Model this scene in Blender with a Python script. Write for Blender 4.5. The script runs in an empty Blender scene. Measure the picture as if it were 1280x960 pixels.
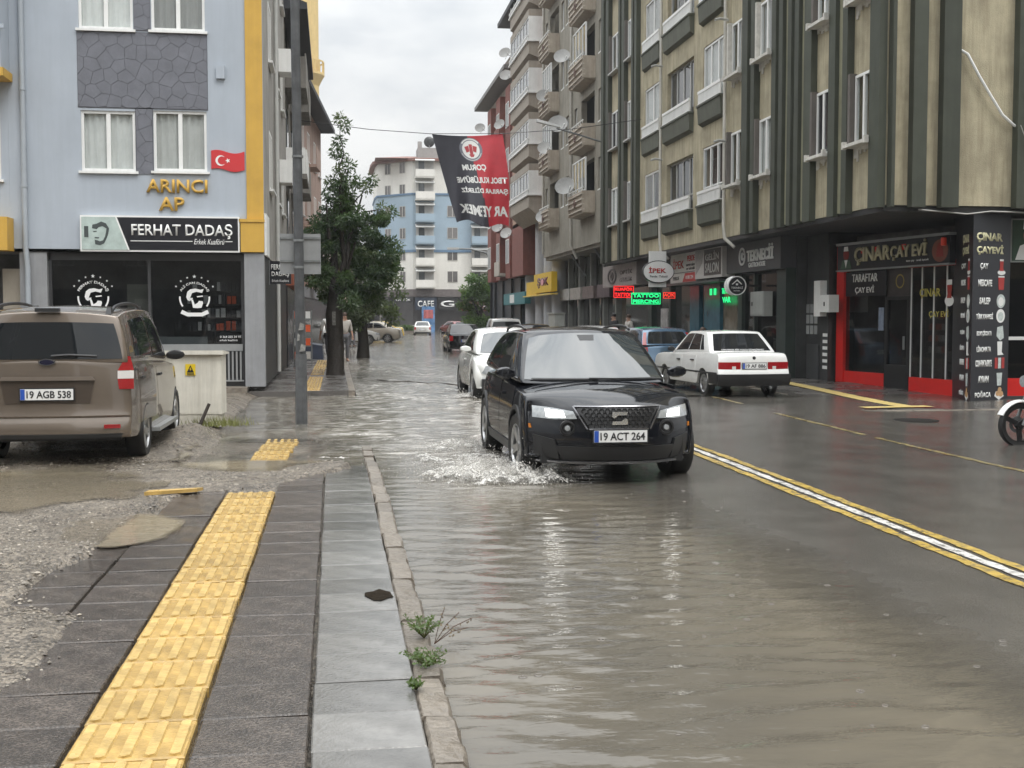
import bpy, bmesh, math, random
import numpy as np
from mathutils import Vector, Matrix
random.seed(7)
rng = np.random.default_rng(11)
SC = bpy.context.scene
COL = SC.collection
R = math.radians
# ------------------------------------------------------------------ camera
cam = bpy.data.cameras.new("camera")
cam.sensor_width = 36
cam.lens = 36 * 1500 / 1280
cam.clip_start = .05
cam.clip_end = 3000
camo = bpy.data.objects.new("camera", cam)
COL.objects.link(camo)
camo.location = (0, 0, 1.6)
camo.rotation_euler = (R(90) - math.atan(82 / 1500), 0, -R(8.42))
SC.camera = camo
# ------------------------------------------------------------------ sky
W = bpy.data.worlds.new("World")
SC.world = W
W.use_nodes = True
nt = W.node_tree
nt.nodes.clear()
def wn(t, **k):
    n = nt.nodes.new(t)
    for a, b in k.items(): setattr(n, a, b)
    return n
SUN_EL, SUN_AZ = R(58), R(150)
sky = wn('ShaderNodeTexSky', sky_type='NISHITA', sun_disc=False, sun_elevation=SUN_EL, sun_rotation=SUN_AZ)
sky.air_density = 1.0; sky.dust_density = 4.0
hsv = wn('ShaderNodeHueSaturation'); hsv.inputs['Saturation'].default_value = .10
nt.links.new(sky.outputs[0], hsv.inputs['Color'])
# overcast dome: brighter towards the zenith (CIE overcast law), with soft cloud bellies
tc = wn('ShaderNodeTexCoord')
sep = wn('ShaderNodeSeparateXYZ'); nt.links.new(tc.outputs['Generated'], sep.inputs[0])
mp = wn('ShaderNodeMapRange'); mp.inputs[1].default_value = 0; mp.inputs[2].default_value = 1
mp.inputs[3].default_value = 6.2; mp.inputs[4].default_value = 36
pw = wn('ShaderNodeMath', operation='POWER'); pw.inputs[1].default_value = 1.75; pw.use_clamp = True
mxz = wn('ShaderNodeMath', operation='MAXIMUM'); mxz.inputs[1].default_value = 0
nt.links.new(sep.outputs[2], mxz.inputs[0]); nt.links.new(mxz.outputs[0], pw.inputs[0]); nt.links.new(pw.outputs[0], mp.inputs[0])
mapg = wn('ShaderNodeMapping'); mapg.inputs['Scale'].default_value = (1.6, 1.6, 4.2)
nt.links.new(tc.outputs['Generated'], mapg.inputs[0])
noi = wn('ShaderNodeTexNoise'); noi.inputs['Scale'].default_value = 2.3; noi.inputs['Detail'].default_value = 5
noi.inputs['Roughness'].default_value = .56
nt.links.new(mapg.outputs[0], noi.inputs['Vector'])
cr = wn('ShaderNodeValToRGB')
cr.color_ramp.elements[0].position = .36; cr.color_ramp.elements[0].color = (.72, .765, .81, 1)
cr.color_ramp.elements[1].position = .62; cr.color_ramp.elements[1].color = (1.10, 1.11, 1.105, 1)
nt.links.new(noi.outputs[0], cr.inputs[0])
mul = wn('ShaderNodeMixRGB', blend_type='MULTIPLY'); mul.inputs[0].default_value = 1
nt.links.new(cr.outputs[0], mul.inputs[1]); nt.links.new(mp.outputs[0], mul.inputs[2])
mixs = wn('ShaderNodeMixRGB'); mixs.inputs[0].default_value = .9
nt.links.new(hsv.outputs[0], mixs.inputs[1]); nt.links.new(mul.outputs[0], mixs.inputs[2])
bg = wn('ShaderNodeBackground'); bg.inputs['Strength'].default_value = .10
nt.links.new(mixs.outputs[0], bg.inputs['Color'])
wo = wn('ShaderNodeOutputWorld'); nt.links.new(bg.outputs[0], wo.inputs['Surface'])
# ------------------------------------------------------------------ sun behind the cloud
sl = bpy.data.lights.new("sun", 'SUN'); sl.energy = 1.1; sl.angle = R(25); sl.color = (1, .97, .93)
so = bpy.data.objects.new("sun", sl); COL.objects.link(so)
sd = Vector((math.sin(SUN_AZ) * math.cos(SUN_EL), math.cos(SUN_AZ) * math.cos(SUN_EL), math.sin(SUN_EL)))
so.rotation_euler = sd.to_track_quat('Z', 'Y').to_euler()
SC.view_settings.view_transform = 'Standard'
SC.view_settings.look = 'None'
SC.view_settings.exposure = .35
SC.view_settings.gamma = 1
SC.view_settings.use_curve_mapping = False
SC.cycles.max_bounces = 6
SC.cycles.transparent_max_bounces = 12
SC.cycles.caustics_reflective = False
SC.cycles.caustics_refractive = False
SC.cycles.sample_clamp_indirect = 4
SC.cycles.use_denoising = True

# ------------------------------------------------------------------ materials
MATS = {}
def lin(c):
    return tuple(((x / 255) / 12.92 if x / 255 <= .04045 else ((x / 255 + .055) / 1.055) ** 2.4) for x in c)
def mat(name, col=(.5, .5, .5), rough=.6, metal=0, var=.12, vs=3.0, bump=0, bs=40, stain=0, coat=0, spec=.5, emit=0, alpha=1, rand=0, wet=0, trans=0, streak=None):
    """painted / rendered / cast surface: colour with soft mottling, optional rain streaks, relief and patchy gloss"""
    if name in MATS: return MATS[name]
    m = bpy.data.materials.new(name); m.use_nodes = True
    t = m.node_tree; b = t.nodes['Principled BSDF']
    def N(ty, **k):
        n = t.nodes.new(ty)
        for a_, b_ in k.items(): setattr(n, a_, b_)
        return n
    L = t.links.new
    b.inputs['Roughness'].default_value = rough
    b.inputs['Metallic'].default_value = metal
    b.inputs['Specular IOR Level'].default_value = spec
    if coat:
        b.inputs['Coat Weight'].default_value = coat; b.inputs['Coat Roughness'].default_value = .03
    if trans: b.inputs['Transmission Weight'].default_value = trans
    b.inputs['Alpha'].default_value = alpha
    c4 = (*col, 1)
    co = N('ShaderNodeTexCoord').outputs['Object']
    cur = None
    if var:
        n = N('ShaderNodeTexNoise'); n.inputs['Scale'].default_value = vs; n.inputs['Detail'].default_value = 6; n.inputs['Roughness'].default_value = .62
        L(co, n.inputs['Vector'])
        r = N('ShaderNodeMapRange'); r.inputs[1].default_value = .3; r.inputs[2].default_value = .7
        r.inputs[3].default_value = 1 - var; r.inputs[4].default_value = 1 + var * .7
        L(n.outputs[0], r.inputs[0])
        x = N('ShaderNodeMixRGB', blend_type='MULTIPLY'); x.inputs[0].default_value = 1; x.inputs[1].default_value = c4
        L(r.outputs[0], x.inputs[2]); cur = x.outputs[0]
    if stain:
        mpn = N('ShaderNodeMapping'); mpn.inputs['Scale'].default_value = streak or (5, 5, .35)
        L(co, mpn.inputs[0])
        n2 = N('ShaderNodeTexNoise'); n2.inputs['Scale'].default_value = 1.6; n2.inputs['Detail'].default_value = 7; n2.inputs['Roughness'].default_value = .65
        L(mpn.outputs[0], n2.inputs['Vector'])
        r2 = N('ShaderNodeMapRange'); r2.inputs[1].default_value = .42; r2.inputs[2].default_value = .72; r2.inputs[3].default_value = 0; r2.inputs[4].default_value = stain
        L(n2.outputs[0], r2.inputs[0])
        x = N('ShaderNodeMixRGB'); x.inputs[2].default_value = (col[0] * .38, col[1] * .36, col[2] * .33, 1)
        L(r2.outputs[0], x.inputs[0])
        if cur: L(cur, x.inputs[1])
        else: x.inputs[1].default_value = c4
        cur = x.outputs[0]
    if rand:
        oi = N('ShaderNodeObjectInfo')
        r3 = N('ShaderNodeMapRange'); r3.inputs[3].default_value = 1 - rand; r3.inputs[4].default_value = 1 + rand
        L(oi.outputs['Random'], r3.inputs[0])
        x = N('ShaderNodeMixRGB', blend_type='MULTIPLY'); x.inputs[0].default_value = 1
        L(r3.outputs[0], x.inputs[2])
        if cur: L(cur, x.inputs[1])
        else: x.inputs[1].default_value = c4
        cur = x.outputs[0]
    if cur: L(cur, b.inputs['Base Color'])
    else: b.inputs['Base Color'].default_value = c4
    if wet:   # wet film: gloss comes in patches
        n4 = N('ShaderNodeTexNoise'); n4.inputs['Scale'].default_value = 1.1; n4.inputs['Detail'].default_value = 5
        L(co, n4.inputs['Vector'])
        r4 = N('ShaderNodeMapRange'); r4.inputs[1].default_value = .38; r4.inputs[2].default_value = .62
        r4.inputs[3].default_value = max(.03, rough - wet); r4.inputs[4].default_value = rough
        L(n4.outputs[0], r4.inputs[0]); L(r4.outputs[0], b.inputs['Roughness'])
    if bump:
        n3 = N('ShaderNodeTexNoise'); n3.inputs['Scale'].default_value = bs; n3.inputs['Detail'].default_value = 5
        L(co, n3.inputs['Vector'])
        bp = N('ShaderNodeBump'); bp.inputs['Strength'].default_value = bump; bp.inputs['Distance'].default_value = .02
        L(n3.outputs[0], bp.inputs['Height']); L(bp.outputs[0], b.inputs['Normal'])
    if emit:
        b.inputs['Emission Color'].default_value = c4; b.inputs['Emission Strength'].default_value = emit
    MATS[name] = m
    return m
def clear_glass(name='clear_glass', tint=(.95, .965, .965), refl=1.0, ior=1.5):
    if name in MATS: return MATS[name]
    m = bpy.data.materials.new(name); m.use_nodes = True; t = m.node_tree; t.nodes.clear()
    tr = t.nodes.new('ShaderNodeBsdfTransparent'); tr.inputs[0].default_value = (*tint, 1)
    gl = t.nodes.new('ShaderNodeBsdfGlossy'); gl.inputs['Roughness'].default_value = .02
    fr = t.nodes.new('ShaderNodeFresnel'); fr.inputs['IOR'].default_value = ior
    mx = t.nodes.new('ShaderNodeMixShader'); o = t.nodes.new('ShaderNodeOutputMaterial')
    ge = t.nodes.new('ShaderNodeNewGeometry'); iv = t.nodes.new('ShaderNodeMath'); iv.operation = 'SUBTRACT'; iv.inputs[0].default_value = 1; t.links.new(ge.outputs['Backfacing'], iv.inputs[1])
    mu = t.nodes.new('ShaderNodeMath'); mu.operation = 'MULTIPLY'; t.links.new(fr.outputs[0], mu.inputs[0]); t.links.new(iv.outputs[0], mu.inputs[1])   # the inner face of a pane does not mirror
    t.links.new(mu.outputs[0], mx.inputs[0]); t.links.new(tr.outputs[0], mx.inputs[1]); t.links.new(gl.outputs[0], mx.inputs[2])
    t.links.new(mx.outputs[0], o.inputs[0]); MATS[name] = m
    return m

# ------------------------------------------------------------------ mesh builder
class MB:
    def __init__(s): s.v = []; s.f = []; s.m = []
    def add(s, vs, fs, mi=0):
        o = len(s.v); s.v += [tuple(map(float, p)) for p in vs]
        s.f += [tuple(i + o for i in f) for f in fs]; s.m += [mi] * len(fs)
        return s
    def box(s, x0, y0, z0, x1, y1, z1, mi=0):
        if x0 > x1: x0, x1 = x1, x0
        if y0 > y1: y0, y1 = y1, y0
        if z0 > z1: z0, z1 = z1, z0
        return s.add([(x0, y0, z0), (x1, y0, z0), (x1, y1, z0), (x0, y1, z0), (x0, y0, z1), (x1, y0, z1), (x1, y1, z1), (x0, y1, z1)],
              [(3, 2, 1, 0), (4, 5, 6, 7), (0, 1, 5, 4), (1, 2, 6, 5), (2, 3, 7, 6), (3, 0, 4, 7)], mi)
    def hexa(s, b, t, mi=0):     # bottom quad (ccw from above), top quad
        return s.add(list(b) + list(t), [(3, 2, 1, 0), (4, 5, 6, 7), (0, 1, 5, 4), (1, 2, 6, 5), (2, 3, 7, 6), (3, 0, 4, 7)], mi)
    def prism(s, poly, a, b, ax='z', mi=0):
        n = len(poly)
        def P(p, h):
            if ax == 'z': return (p[0], p[1], h)
            if ax == 'y': return (p[0], h, p[1])
            return (h, p[0], p[1])
        vs = [P(p, a) for p in poly] + [P(p, b) for p in poly]
        fs = [tuple(range(n))[::-1], tuple(range(n, 2 * n))] + [(i, (i + 1) % n, n + (i + 1) % n, n + i) for i in range(n)]
        return s.add(vs, fs, mi)
    def tube(s, p0, p1, r0, r1=None, n=8, mi=0, cap=True):
        r1 = r0 if r1 is None else r1
        p0, p1 = Vector(p0), Vector(p1); d = (p1 - p0).normalized()
        a = d.orthogonal().normalized(); b = d.cross(a)
        vs = []
        for p, r in ((p0, r0), (p1, r1)):
            vs += [p + (a * math.cos(i * 2 * math.pi / n) + b * math.sin(i * 2 * math.pi / n)) * r for i in range(n)]
        fs = [(i, (i + 1) % n, n + (i + 1) % n, n + i) for i in range(n)]
        if cap: fs += [tuple(range(n))[::-1], tuple(range(n, 2 * n))]
        return s.add(vs, fs, mi)
    def path(s, pts, r, n=6, mi=0):
        pts = [Vector(p) for p in pts]; rs = r if isinstance(r, (list, tuple)) else [r] * len(pts)
        vs = []; a = None
        for i, p in enumerate(pts):
            d = (pts[min(i + 1, len(pts) - 1)] - pts[max(i - 1, 0)]).normalized()
            a = d.orthogonal().normalized() if a is None else (a - d * a.dot(d)).normalized()
            b = d.cross(a)
            vs += [p + (a * math.cos(k * 2 * math.pi / n) + b * math.sin(k * 2 * math.pi / n)) * rs[i] for k in range(n)]
        fs = []
        for i in range(len(pts) - 1):
            fs += [(i * n + k, i * n + (k + 1) % n, (i + 1) * n + (k + 1) % n, (i + 1) * n + k) for k in range(n)]
        fs += [tuple(range(n))[::-1], tuple(range((len(pts) - 1) * n, len(pts) * n))]
        return s.add(vs, fs, mi)
    def lathe(s, prof, n=24, ax='z', c=(0, 0, 0), mi=0, close=False):
        vs = []
        for (r, h) in prof:
            for k in range(n):
                q = k * 2 * math.pi / n; u, v = r * math.cos(q), r * math.sin(q)
                p = (u, v, h) if ax == 'z' else ((u, h, v) if ax == 'y' else (h, u, v))
                vs.append((p[0] + c[0], p[1] + c[1], p[2] + c[2]))
        m = len(prof); fs = []
        for i in range(m - 1 + (1 if close else 0)):
            j = (i + 1) % m
            fs += [(i * n + k, i * n + (k + 1) % n, j * n + (k + 1) % n, j * n + k) for k in range(n)]
        if not close: fs += [tuple(range(n))[::-1], tuple(range((m - 1) * n, m * n))]
        return s.add(vs, fs, mi)
    def mesh(s, name, mats, smooth=None):
        me = bpy.data.meshes.new(name)
        me.from_pydata(s.v, [], s.f)
        for m in (mats if isinstance(mats, (list, tuple)) else [mats]): me.materials.append(m)
        if any(s.m): me.polygons.foreach_set('material_index', s.m)
        bm = bmesh.new(); bm.from_mesh(me)
        bmesh.ops.recalc_face_normals(bm, faces=bm.faces)
        if smooth is not None:
            th = R(smooth)
            for f in bm.faces: f.smooth = True
            for e in bm.edges:
                if len(e.link_faces) != 2 or e.calc_face_angle(0) > th: e.smooth = False
        bm.to_mesh(me); bm.free()
        return me
    def build(s, name, mats, parent=None, smooth=None, loc=None, rotz=None):
        o = bpy.data.objects.new(name, s.mesh(name, mats, smooth)); COL.objects.link(o)
        if parent: o.parent = parent
        if loc: o.location = loc
        if rotz: o.rotation_euler.z = rotz
        return o
def tag(o, label=None, cat=None, group=None, kind=None):
    if label: o['label'] = label
    if cat: o['category'] = cat
    if group: o['group'] = group
    if kind: o['kind'] = kind
    return o
def thing(name, label, cat, loc=(0, 0, 0), rotz=0, group=None):
    o = bpy.data.objects.new(name, None); o.empty_display_size = .2; COL.objects.link(o)
    o.location = loc; o.rotation_euler = (0, 0, rotz)
    return tag(o, label, cat, group)
def link(name, me, parent=None, loc=(0, 0, 0), rot=(0, 0, 0), sc=None):
    o = bpy.data.objects.new(name, me); COL.objects.link(o)
    if parent: o.parent = parent
    o.location = loc; o.rotation_euler = rot
    if sc: o.scale = sc
    return o
def copy_tree(o, loc=None, rotz=None, label=None):
    c = o.copy(); COL.objects.link(c)
    if loc is not None: c.location = loc
    if rotz is not None: c.rotation_euler.z = rotz
    if label: c['label'] = label
    for ch in o.children:
        k = ch.copy(); COL.objects.link(k); k.parent = c
        for g in ch.children:
            q = g.copy(); COL.objects.link(q); q.parent = k
    return c
def text_mesh(body, w=None, h=None, ext=.01, bold=0, name='lettering', spacing=1, shear=0):
    cu = bpy.data.curves.new(name, 'FONT'); cu.body = body; cu.align_x = 'CENTER'; cu.align_y = 'CENTER'
    cu.size = 1; cu.extrude = 0; cu.offset = bold; cu.space_character = spacing; cu.shear = shear; cu.resolution_u = 3
    o = bpy.data.objects.new(name, cu); COL.objects.link(o)
    dg = bpy.context.evaluated_depsgraph_get(); dg.update()
    me = bpy.data.meshes.new_from_object(o.evaluated_get(dg))
    bpy.data.objects.remove(o); bpy.data.curves.remove(cu)
    n = len(me.vertices); co = np.empty(n * 3, np.float32); me.vertices.foreach_get('co', co); co = co.reshape(-1, 3)
    mn, mx = co.min(0), co.max(0); co -= (mn + mx) / 2
    sx = w / (mx[0] - mn[0]) if w else None; sy = h / (mx[1] - mn[1]) if h else None
    co[:, 0] *= sx or sy; co[:, 1] *= sy or sx
    me.vertices.foreach_set('co', co.ravel())
    bm = bmesh.new(); bm.from_mesh(me)
    bmesh.ops.remove_doubles(bm, verts=bm.verts, dist=1e-5)
    if ext:
        r = bmesh.ops.extrude_face_region(bm, geom=bm.faces[:])
        bmesh.ops.translate(bm, verts=[v for v in r['geom'] if isinstance(v, bmesh.types.BMVert)], vec=(0, 0, ext))
        bmesh.ops.recalc_face_normals(bm, faces=bm.faces)
    bm.to_mesh(me); bm.free()
    return me
FRONT = (R(90), 0, 0)            # lettering that faces down the -Y axis
STREET = (R(90), 0, R(-90))      # lettering on the right-hand fronts, facing the street
def text(body, m, parent, loc, rot, w=None, h=None, ext=.01, bold=.012, name='lettering', **k):
    me = text_mesh(body, w, h, ext, bold, name, **k); me.materials.append(m)
    return link(name, me, parent, loc, rot)
def pchip(pts):
    xs = np.array([p[0] for p in pts], float); ys = np.array([p[1] for p in pts], float)
    h = np.diff(xs); d = np.diff(ys) / h; m = np.zeros(len(xs)); m[0] = d[0]; m[-1] = d[-1]
    for i in range(1, len(xs) - 1):
        if d[i - 1] * d[i] > 0:
            w1 = 2 * h[i] + h[i - 1]; w2 = h[i] + 2 * h[i - 1]; m[i] = (w1 + w2) / (w1 / d[i - 1] + w2 / d[i])
    def f(x):
        x = min(max(x, xs[0]), xs[-1]); i = min(int(np.searchsorted(xs, x, 'right')) - 1, len(h) - 1)
        t = (x - xs[i]) / h[i]
        return float((1 + 2 * t) * (1 - t) ** 2 * ys[i] + t * (1 - t) ** 2 * h[i] * m[i] + t * t * (3 - 2 * t) * ys[i + 1] + t * t * (t - 1) * h[i] * m[i + 1])
    return f
def sstep(a, b, x):
    t = np.clip((x - a) / (b - a), 0, 1); return t * t * (3 - 2 * t)
# cheap smooth value noise (numpy)
_G = rng.random((64, 64))
def vnoise(x, y):
    x = np.asarray(x, float); y = np.asarray(y, float)
    xi = np.floor(x).astype(int); yi = np.floor(y).astype(int); fx = x - xi; fy = y - yi
    fx = fx * fx * (3 - 2 * fx); fy = fy * fy * (3 - 2 * fy)
    g = lambda i, j: _G[i % 64, j % 64]
    return (g(xi, yi) * (1 - fx) + g(xi + 1, yi) * fx) * (1 - fy) + (g(xi, yi + 1) * (1 - fx) + g(xi + 1, yi + 1) * fx) * fy
def fbm(x, y, o=4):
    s = 0; a = .5
    for k in range(o): s = s + a * vnoise(x * 2 ** k + 17 * k, y * 2 ** k + 5 * k); a *= .5
    return s
def grid_obj(name, xs, ys, zf, m, kind='structure', keep=None, attr=None):
    X, Y = np.meshgrid(xs, ys); Z = zf(X, Y)
    n, k = len(ys), len(xs)
    v = np.stack([X, Y, Z], -1).reshape(-1, 3)
    idx = np.arange(n * k).reshape(n, k)
    q = np.stack([idx[:-1, :-1], idx[:-1, 1:], idx[1:, 1:], idx[1:, :-1]], -1).reshape(-1, 4)
    if keep is not None: q = q[keep(X, Y, Z).reshape(n, k)[:-1, :-1].ravel()]
    me = bpy.data.meshes.new(name); me.from_pydata(v.tolist(), [], q.tolist()); me.materials.append(m)
    me.polygons.foreach_set('use_smooth', [True] * len(me.polygons))
    if attr is not None:
        at = me.attributes.new('depth', 'FLOAT', 'POINT'); at.data.foreach_set('value', attr(X, Y).ravel().astype(np.float32))
    o = bpy.data.objects.new(name, me); COL.objects.link(o)
    if kind: o['kind'] = kind
    return o
# ================================================================== GROUND
def bend(Y): return np.maximum(0, np.asarray(Y, float) - 55) * .078          # the street swings right beyond the trees
def z_road(X, Y):
    X = X - bend(Y)
    z = -.095 + .115 * sstep(.45, 4.2, X) * (1 - .62 * sstep(17, 26, Y))
    z = z + .035 * sstep(5.5, 8.5, X) * sstep(17, 24, Y) * (1 - sstep(33, 50, Y))
    z = z - .10 * sstep(5.5, 10.5, X) * (1 - sstep(20, 26, Y))
    return z + .012 * (fbm(X * 1.3, Y * .9) - .5)
def z_walk(X, Y):
    a = .06 - .105 * sstep(11.8, 13.9, Y) + .045 * np.exp(-((Y - 15.1) / 1.3) ** 2) * (1 - sstep(-.4, .1, X))
    a = a + .15 * sstep(24.9, 25.3, Y + .0 * X)
    return a
_xb = pchip([(0, -1.35), (5.0, -1.36), (5.4, -1.26), (6.4, -1.34), (6.7, -1.72), (8.3, -1.57), (10.5, -1.4), (10.9, -.98), (11.4, -.5), (12, -.12), (12.6, .15), (14, .2), (40, .2)])
XB = np.vectorize(_xb)
def z_lot(X, Y):
    n = fbm(X * .8 + 3, Y * .8) - .47
    z = .085 + .12 * n + .05 * (fbm(X * 3, Y * 3) - .47)
    z = z - .09 * np.exp(-(((X + 2.9) / 1.5) ** 2 + ((Y - 11.2) / .75) ** 2)) - .09 * np.exp(-(((X + 1.35) / .5) ** 2 + ((Y - 8.9) / .7) ** 2))
    z = z - .10 * np.exp(-(((X + 1.15) / .75) ** 2 + ((Y - 12.9) / .8) ** 2))
    z = z + .12 * np.exp(-(((X + 1.75) / .5) ** 2 + ((Y - 16.2) / .9) ** 2))
    return z
def z_left(X, Y):
    e = XB(Y) + .16 * (fbm(X * 4, Y * 4) - .47) + .05 * (fbm(X * 14, Y * 14) - .5)
    k = sstep(-.02, .05, e - X)                    # 1 on the gravel side
    w = z_walk(X, Y)
    lo = z_lot(X, Y)
    deep = sstep(-1.9, -1.45, X) * sstep(12.6, 13.6, Y)
    lo = lo * (1 - deep) + (w + .02 * (fbm(X * 2, Y * 2) - .5)) * deep
    lo = np.maximum(lo, np.where(Y < 12.4, w + .006, -1))
    z = (w - .045) * (1 - k) + lo * k
    return np.where(Y > 25.05, w, z)

# --- road material: wet, coarse asphalt
def asphalt():
    m = mat('wet_asphalt', (.088, .081, .071), .20, var=.25, vs=1.7, wet=.09, spec=.5)
    t = m.node_tree; b = t.nodes['Principled BSDF']; L = t.links.new
    co = t.nodes.new('ShaderNodeTexCoord').outputs['Object']
    v = t.nodes.new('ShaderNodeTexVoronoi'); v.inputs['Scale'].default_value = 75
    n = t.nodes.new('ShaderNodeTexNoise'); n.inputs['Scale'].default_value = 9; n.inputs['Detail'].default_value = 6
    L(co, v.inputs['Vector']); L(co, n.inputs['Vector'])
    a = t.nodes.new('ShaderNodeMath'); a.operation = 'ADD'; L(v.outputs[0], a.inputs[0]); L(n.outputs[0], a.inputs[1])
    bp = t.nodes.new('ShaderNodeBump'); bp.inputs['Strength'].default_value = .25; bp.inputs['Distance'].default_value = .006
    L(a.outputs[0], bp.inputs['Height']); L(bp.outputs[0], b.inputs['Normal'])
    return m
M_ASPH = asphalt()
def worn(name, col, lo=.50, hi=.60):
    """road paint worn through to the asphalt in scuffs"""
    m = mat(name, col, .38, var=.3, vs=9, bump=.3, bs=80, wet=.2); t = m.node_tree; b = t.nodes['Principled BSDF']
    old = b.inputs['Base Color'].links[0].from_socket
    co = t.nodes['Texture Coordinate'].outputs['Object']; n = t.nodes.new('ShaderNodeTexNoise'); n.inputs['Scale'].default_value = 16; n.inputs['Detail'].default_value = 8; n.inputs['Roughness'].default_value = .75
    r = t.nodes.new('ShaderNodeMapRange'); r.inputs[1].default_value = lo; r.inputs[2].default_value = hi; r.inputs[4].default_value = .85
    x = t.nodes.new('ShaderNodeMixRGB'); x.inputs[2].default_value = (.085, .08, .072, 1)
    t.links.new(co, n.inputs['Vector']); t.links.new(n.outputs[0], r.inputs[0]); t.links.new(r.outputs[0], x.inputs[0]); t.links.new(old, x.inputs[1]); t.links.new(x.outputs[0], b.inputs['Base Color'])
    return m
M_DIRT = mat('wet_dirt', (.155, .14, .12), .45, var=.3, vs=1.4, bump=.5, bs=30, wet=.25)
M_MUD = mat('gravel_mud', (.140, .118, .092), .5, var=.4, vs=4, bump=.9, bs=45, wet=.28)
def grit(m, sc, lo, hi, relief=.8):
    t = m.node_tree; b = t.nodes['Principled BSDF']; old = b.inputs['Base Color'].links[0].from_socket; co = t.nodes['Texture Coordinate'].outputs['Object']
    v = t.nodes.new('ShaderNodeTexVoronoi'); v.inputs['Scale'].default_value = sc; w = t.nodes.new('ShaderNodeRGBToBW'); r = t.nodes.new('ShaderNodeMapRange'); r.inputs[1].default_value = .2; r.inputs[2].default_value = .85; r.inputs[3].default_value = lo; r.inputs[4].default_value = hi
    x = t.nodes.new('ShaderNodeMixRGB'); x.blend_type = 'MULTIPLY'; x.inputs[0].default_value = 1; L = t.links.new
    L(co, v.inputs['Vector']); L(v.outputs['Color'], w.inputs[0]); L(w.outputs[0], r.inputs[0]); L(old, x.inputs[1]); L(r.outputs[0], x.inputs[2]); L(x.outputs[0], b.inputs['Base Color'])
    bp = t.nodes.new('ShaderNodeBump'); bp.inputs['Distance'].default_value = .012; bp.inputs['Strength'].default_value = relief; L(v.outputs['Distance'], bp.inputs['Height']); bp.invert = True
    if b.inputs['Normal'].links: L(b.inputs['Normal'].links[0].from_socket, bp.inputs['Normal'])
    L(bp.outputs[0], b.inputs['Normal'])
grit(M_MUD, 55, .42, 1.8)
M_SLAB = mat('dark_slab', (.066, .054, .045), .36, var=.55, vs=7, bump=.28, bs=70, rand=.3, wet=.29)
M_SLABG = mat('grey_slab', (.165, .16, .15), .30, var=.4, vs=4, bump=.10, bs=60, rand=.25, wet=.34, stain=.6, streak=(2.0, 2.0, 2.0))
M_KERB = mat('kerb_concrete', (.20, .172, .14), .5, var=.5, vs=7, bump=.8, bs=30, rand=.18, stain=.65, streak=(4, 4, 4), wet=.2)
M_TACTB = mat('yellow_tactile_bar', (.53, .365, .13), .42, var=.35, vs=9, bump=.2, bs=70, rand=.1, wet=.2, stain=.35, streak=(4, 4, 4))
M_TACT = mat('yellow_tactile', (.47, .31, .10), .42, var=.35, vs=7, bump=.2, bs=70, rand=.14, wet=.26, stain=.55, streak=(3, 3, 3))
M_YEL = worn('yellow_road_paint', (.46, .32, .075))
M_WHT = worn('white_road_paint', (.62, .60, .56))
M_PAV = mat('pavement_paving', (.10, .092, .085), .4, var=.3, vs=3, bump=.2, bs=60, wet=.28)
grit(M_SLAB, 120, .62, 1.5, .12)
b = MB(); b.add([(-1500, -400, -.6), (1500, -400, -.6), (1500, 1800, -.6), (-1500, 1800, -.6)], [(0, 1, 2, 3)])
b.build('ground', M_DIRT)['kind'] = 'structure'
ys = np.concatenate([np.arange(-4, 30, .4), np.arange(30, 190, 1.5)])
xs = np.concatenate([np.arange(.40, 11, .3), np.arange(11, 60, 1.5)])
grid_obj('road', xs, ys, lambda X, Y: z_road(X, Y), M_ASPH)
# bank of the far street on the left
grid_obj('far_road', np.arange(-30, .41, 1.2), np.arange(75, 190, 2.0), lambda X, Y: z_road(X + 9, Y) - .03, M_ASPH)
grid_obj('gravel_lot', np.arange(-7.5, .34, .07), np.concatenate([np.arange(1.5, 18, .07), np.arange(18, 25.3, .2)]), z_left, M_MUD)
grid_obj('lot_ground', np.concatenate([np.arange(-60, -7.4, 1.5), [-7.4]]), np.arange(-4, 30, .8), lambda X, Y: .07 + .06 * (fbm(X, Y) - .5), M_MUD)
b = MB()
b.prism([(-1.75, 25.0), (.28, 25.0), (.28, 60), (.28 + float(bend(75)), 75), (-3, 75)], -.3, .105)
far_walk = b.build('left_pavement', M_PAV); far_walk['kind'] = 'structure'
b = MB()
b.box(.285, 25.0, -.3, .42, 75, .11)
b.build('kerb', M_KERB, far_walk)
b = MB(); b.box(-14, 24.75, -.3, -1.76, 25.6, .2); b.build('shop_step', M_KERB, far_walk)

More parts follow.
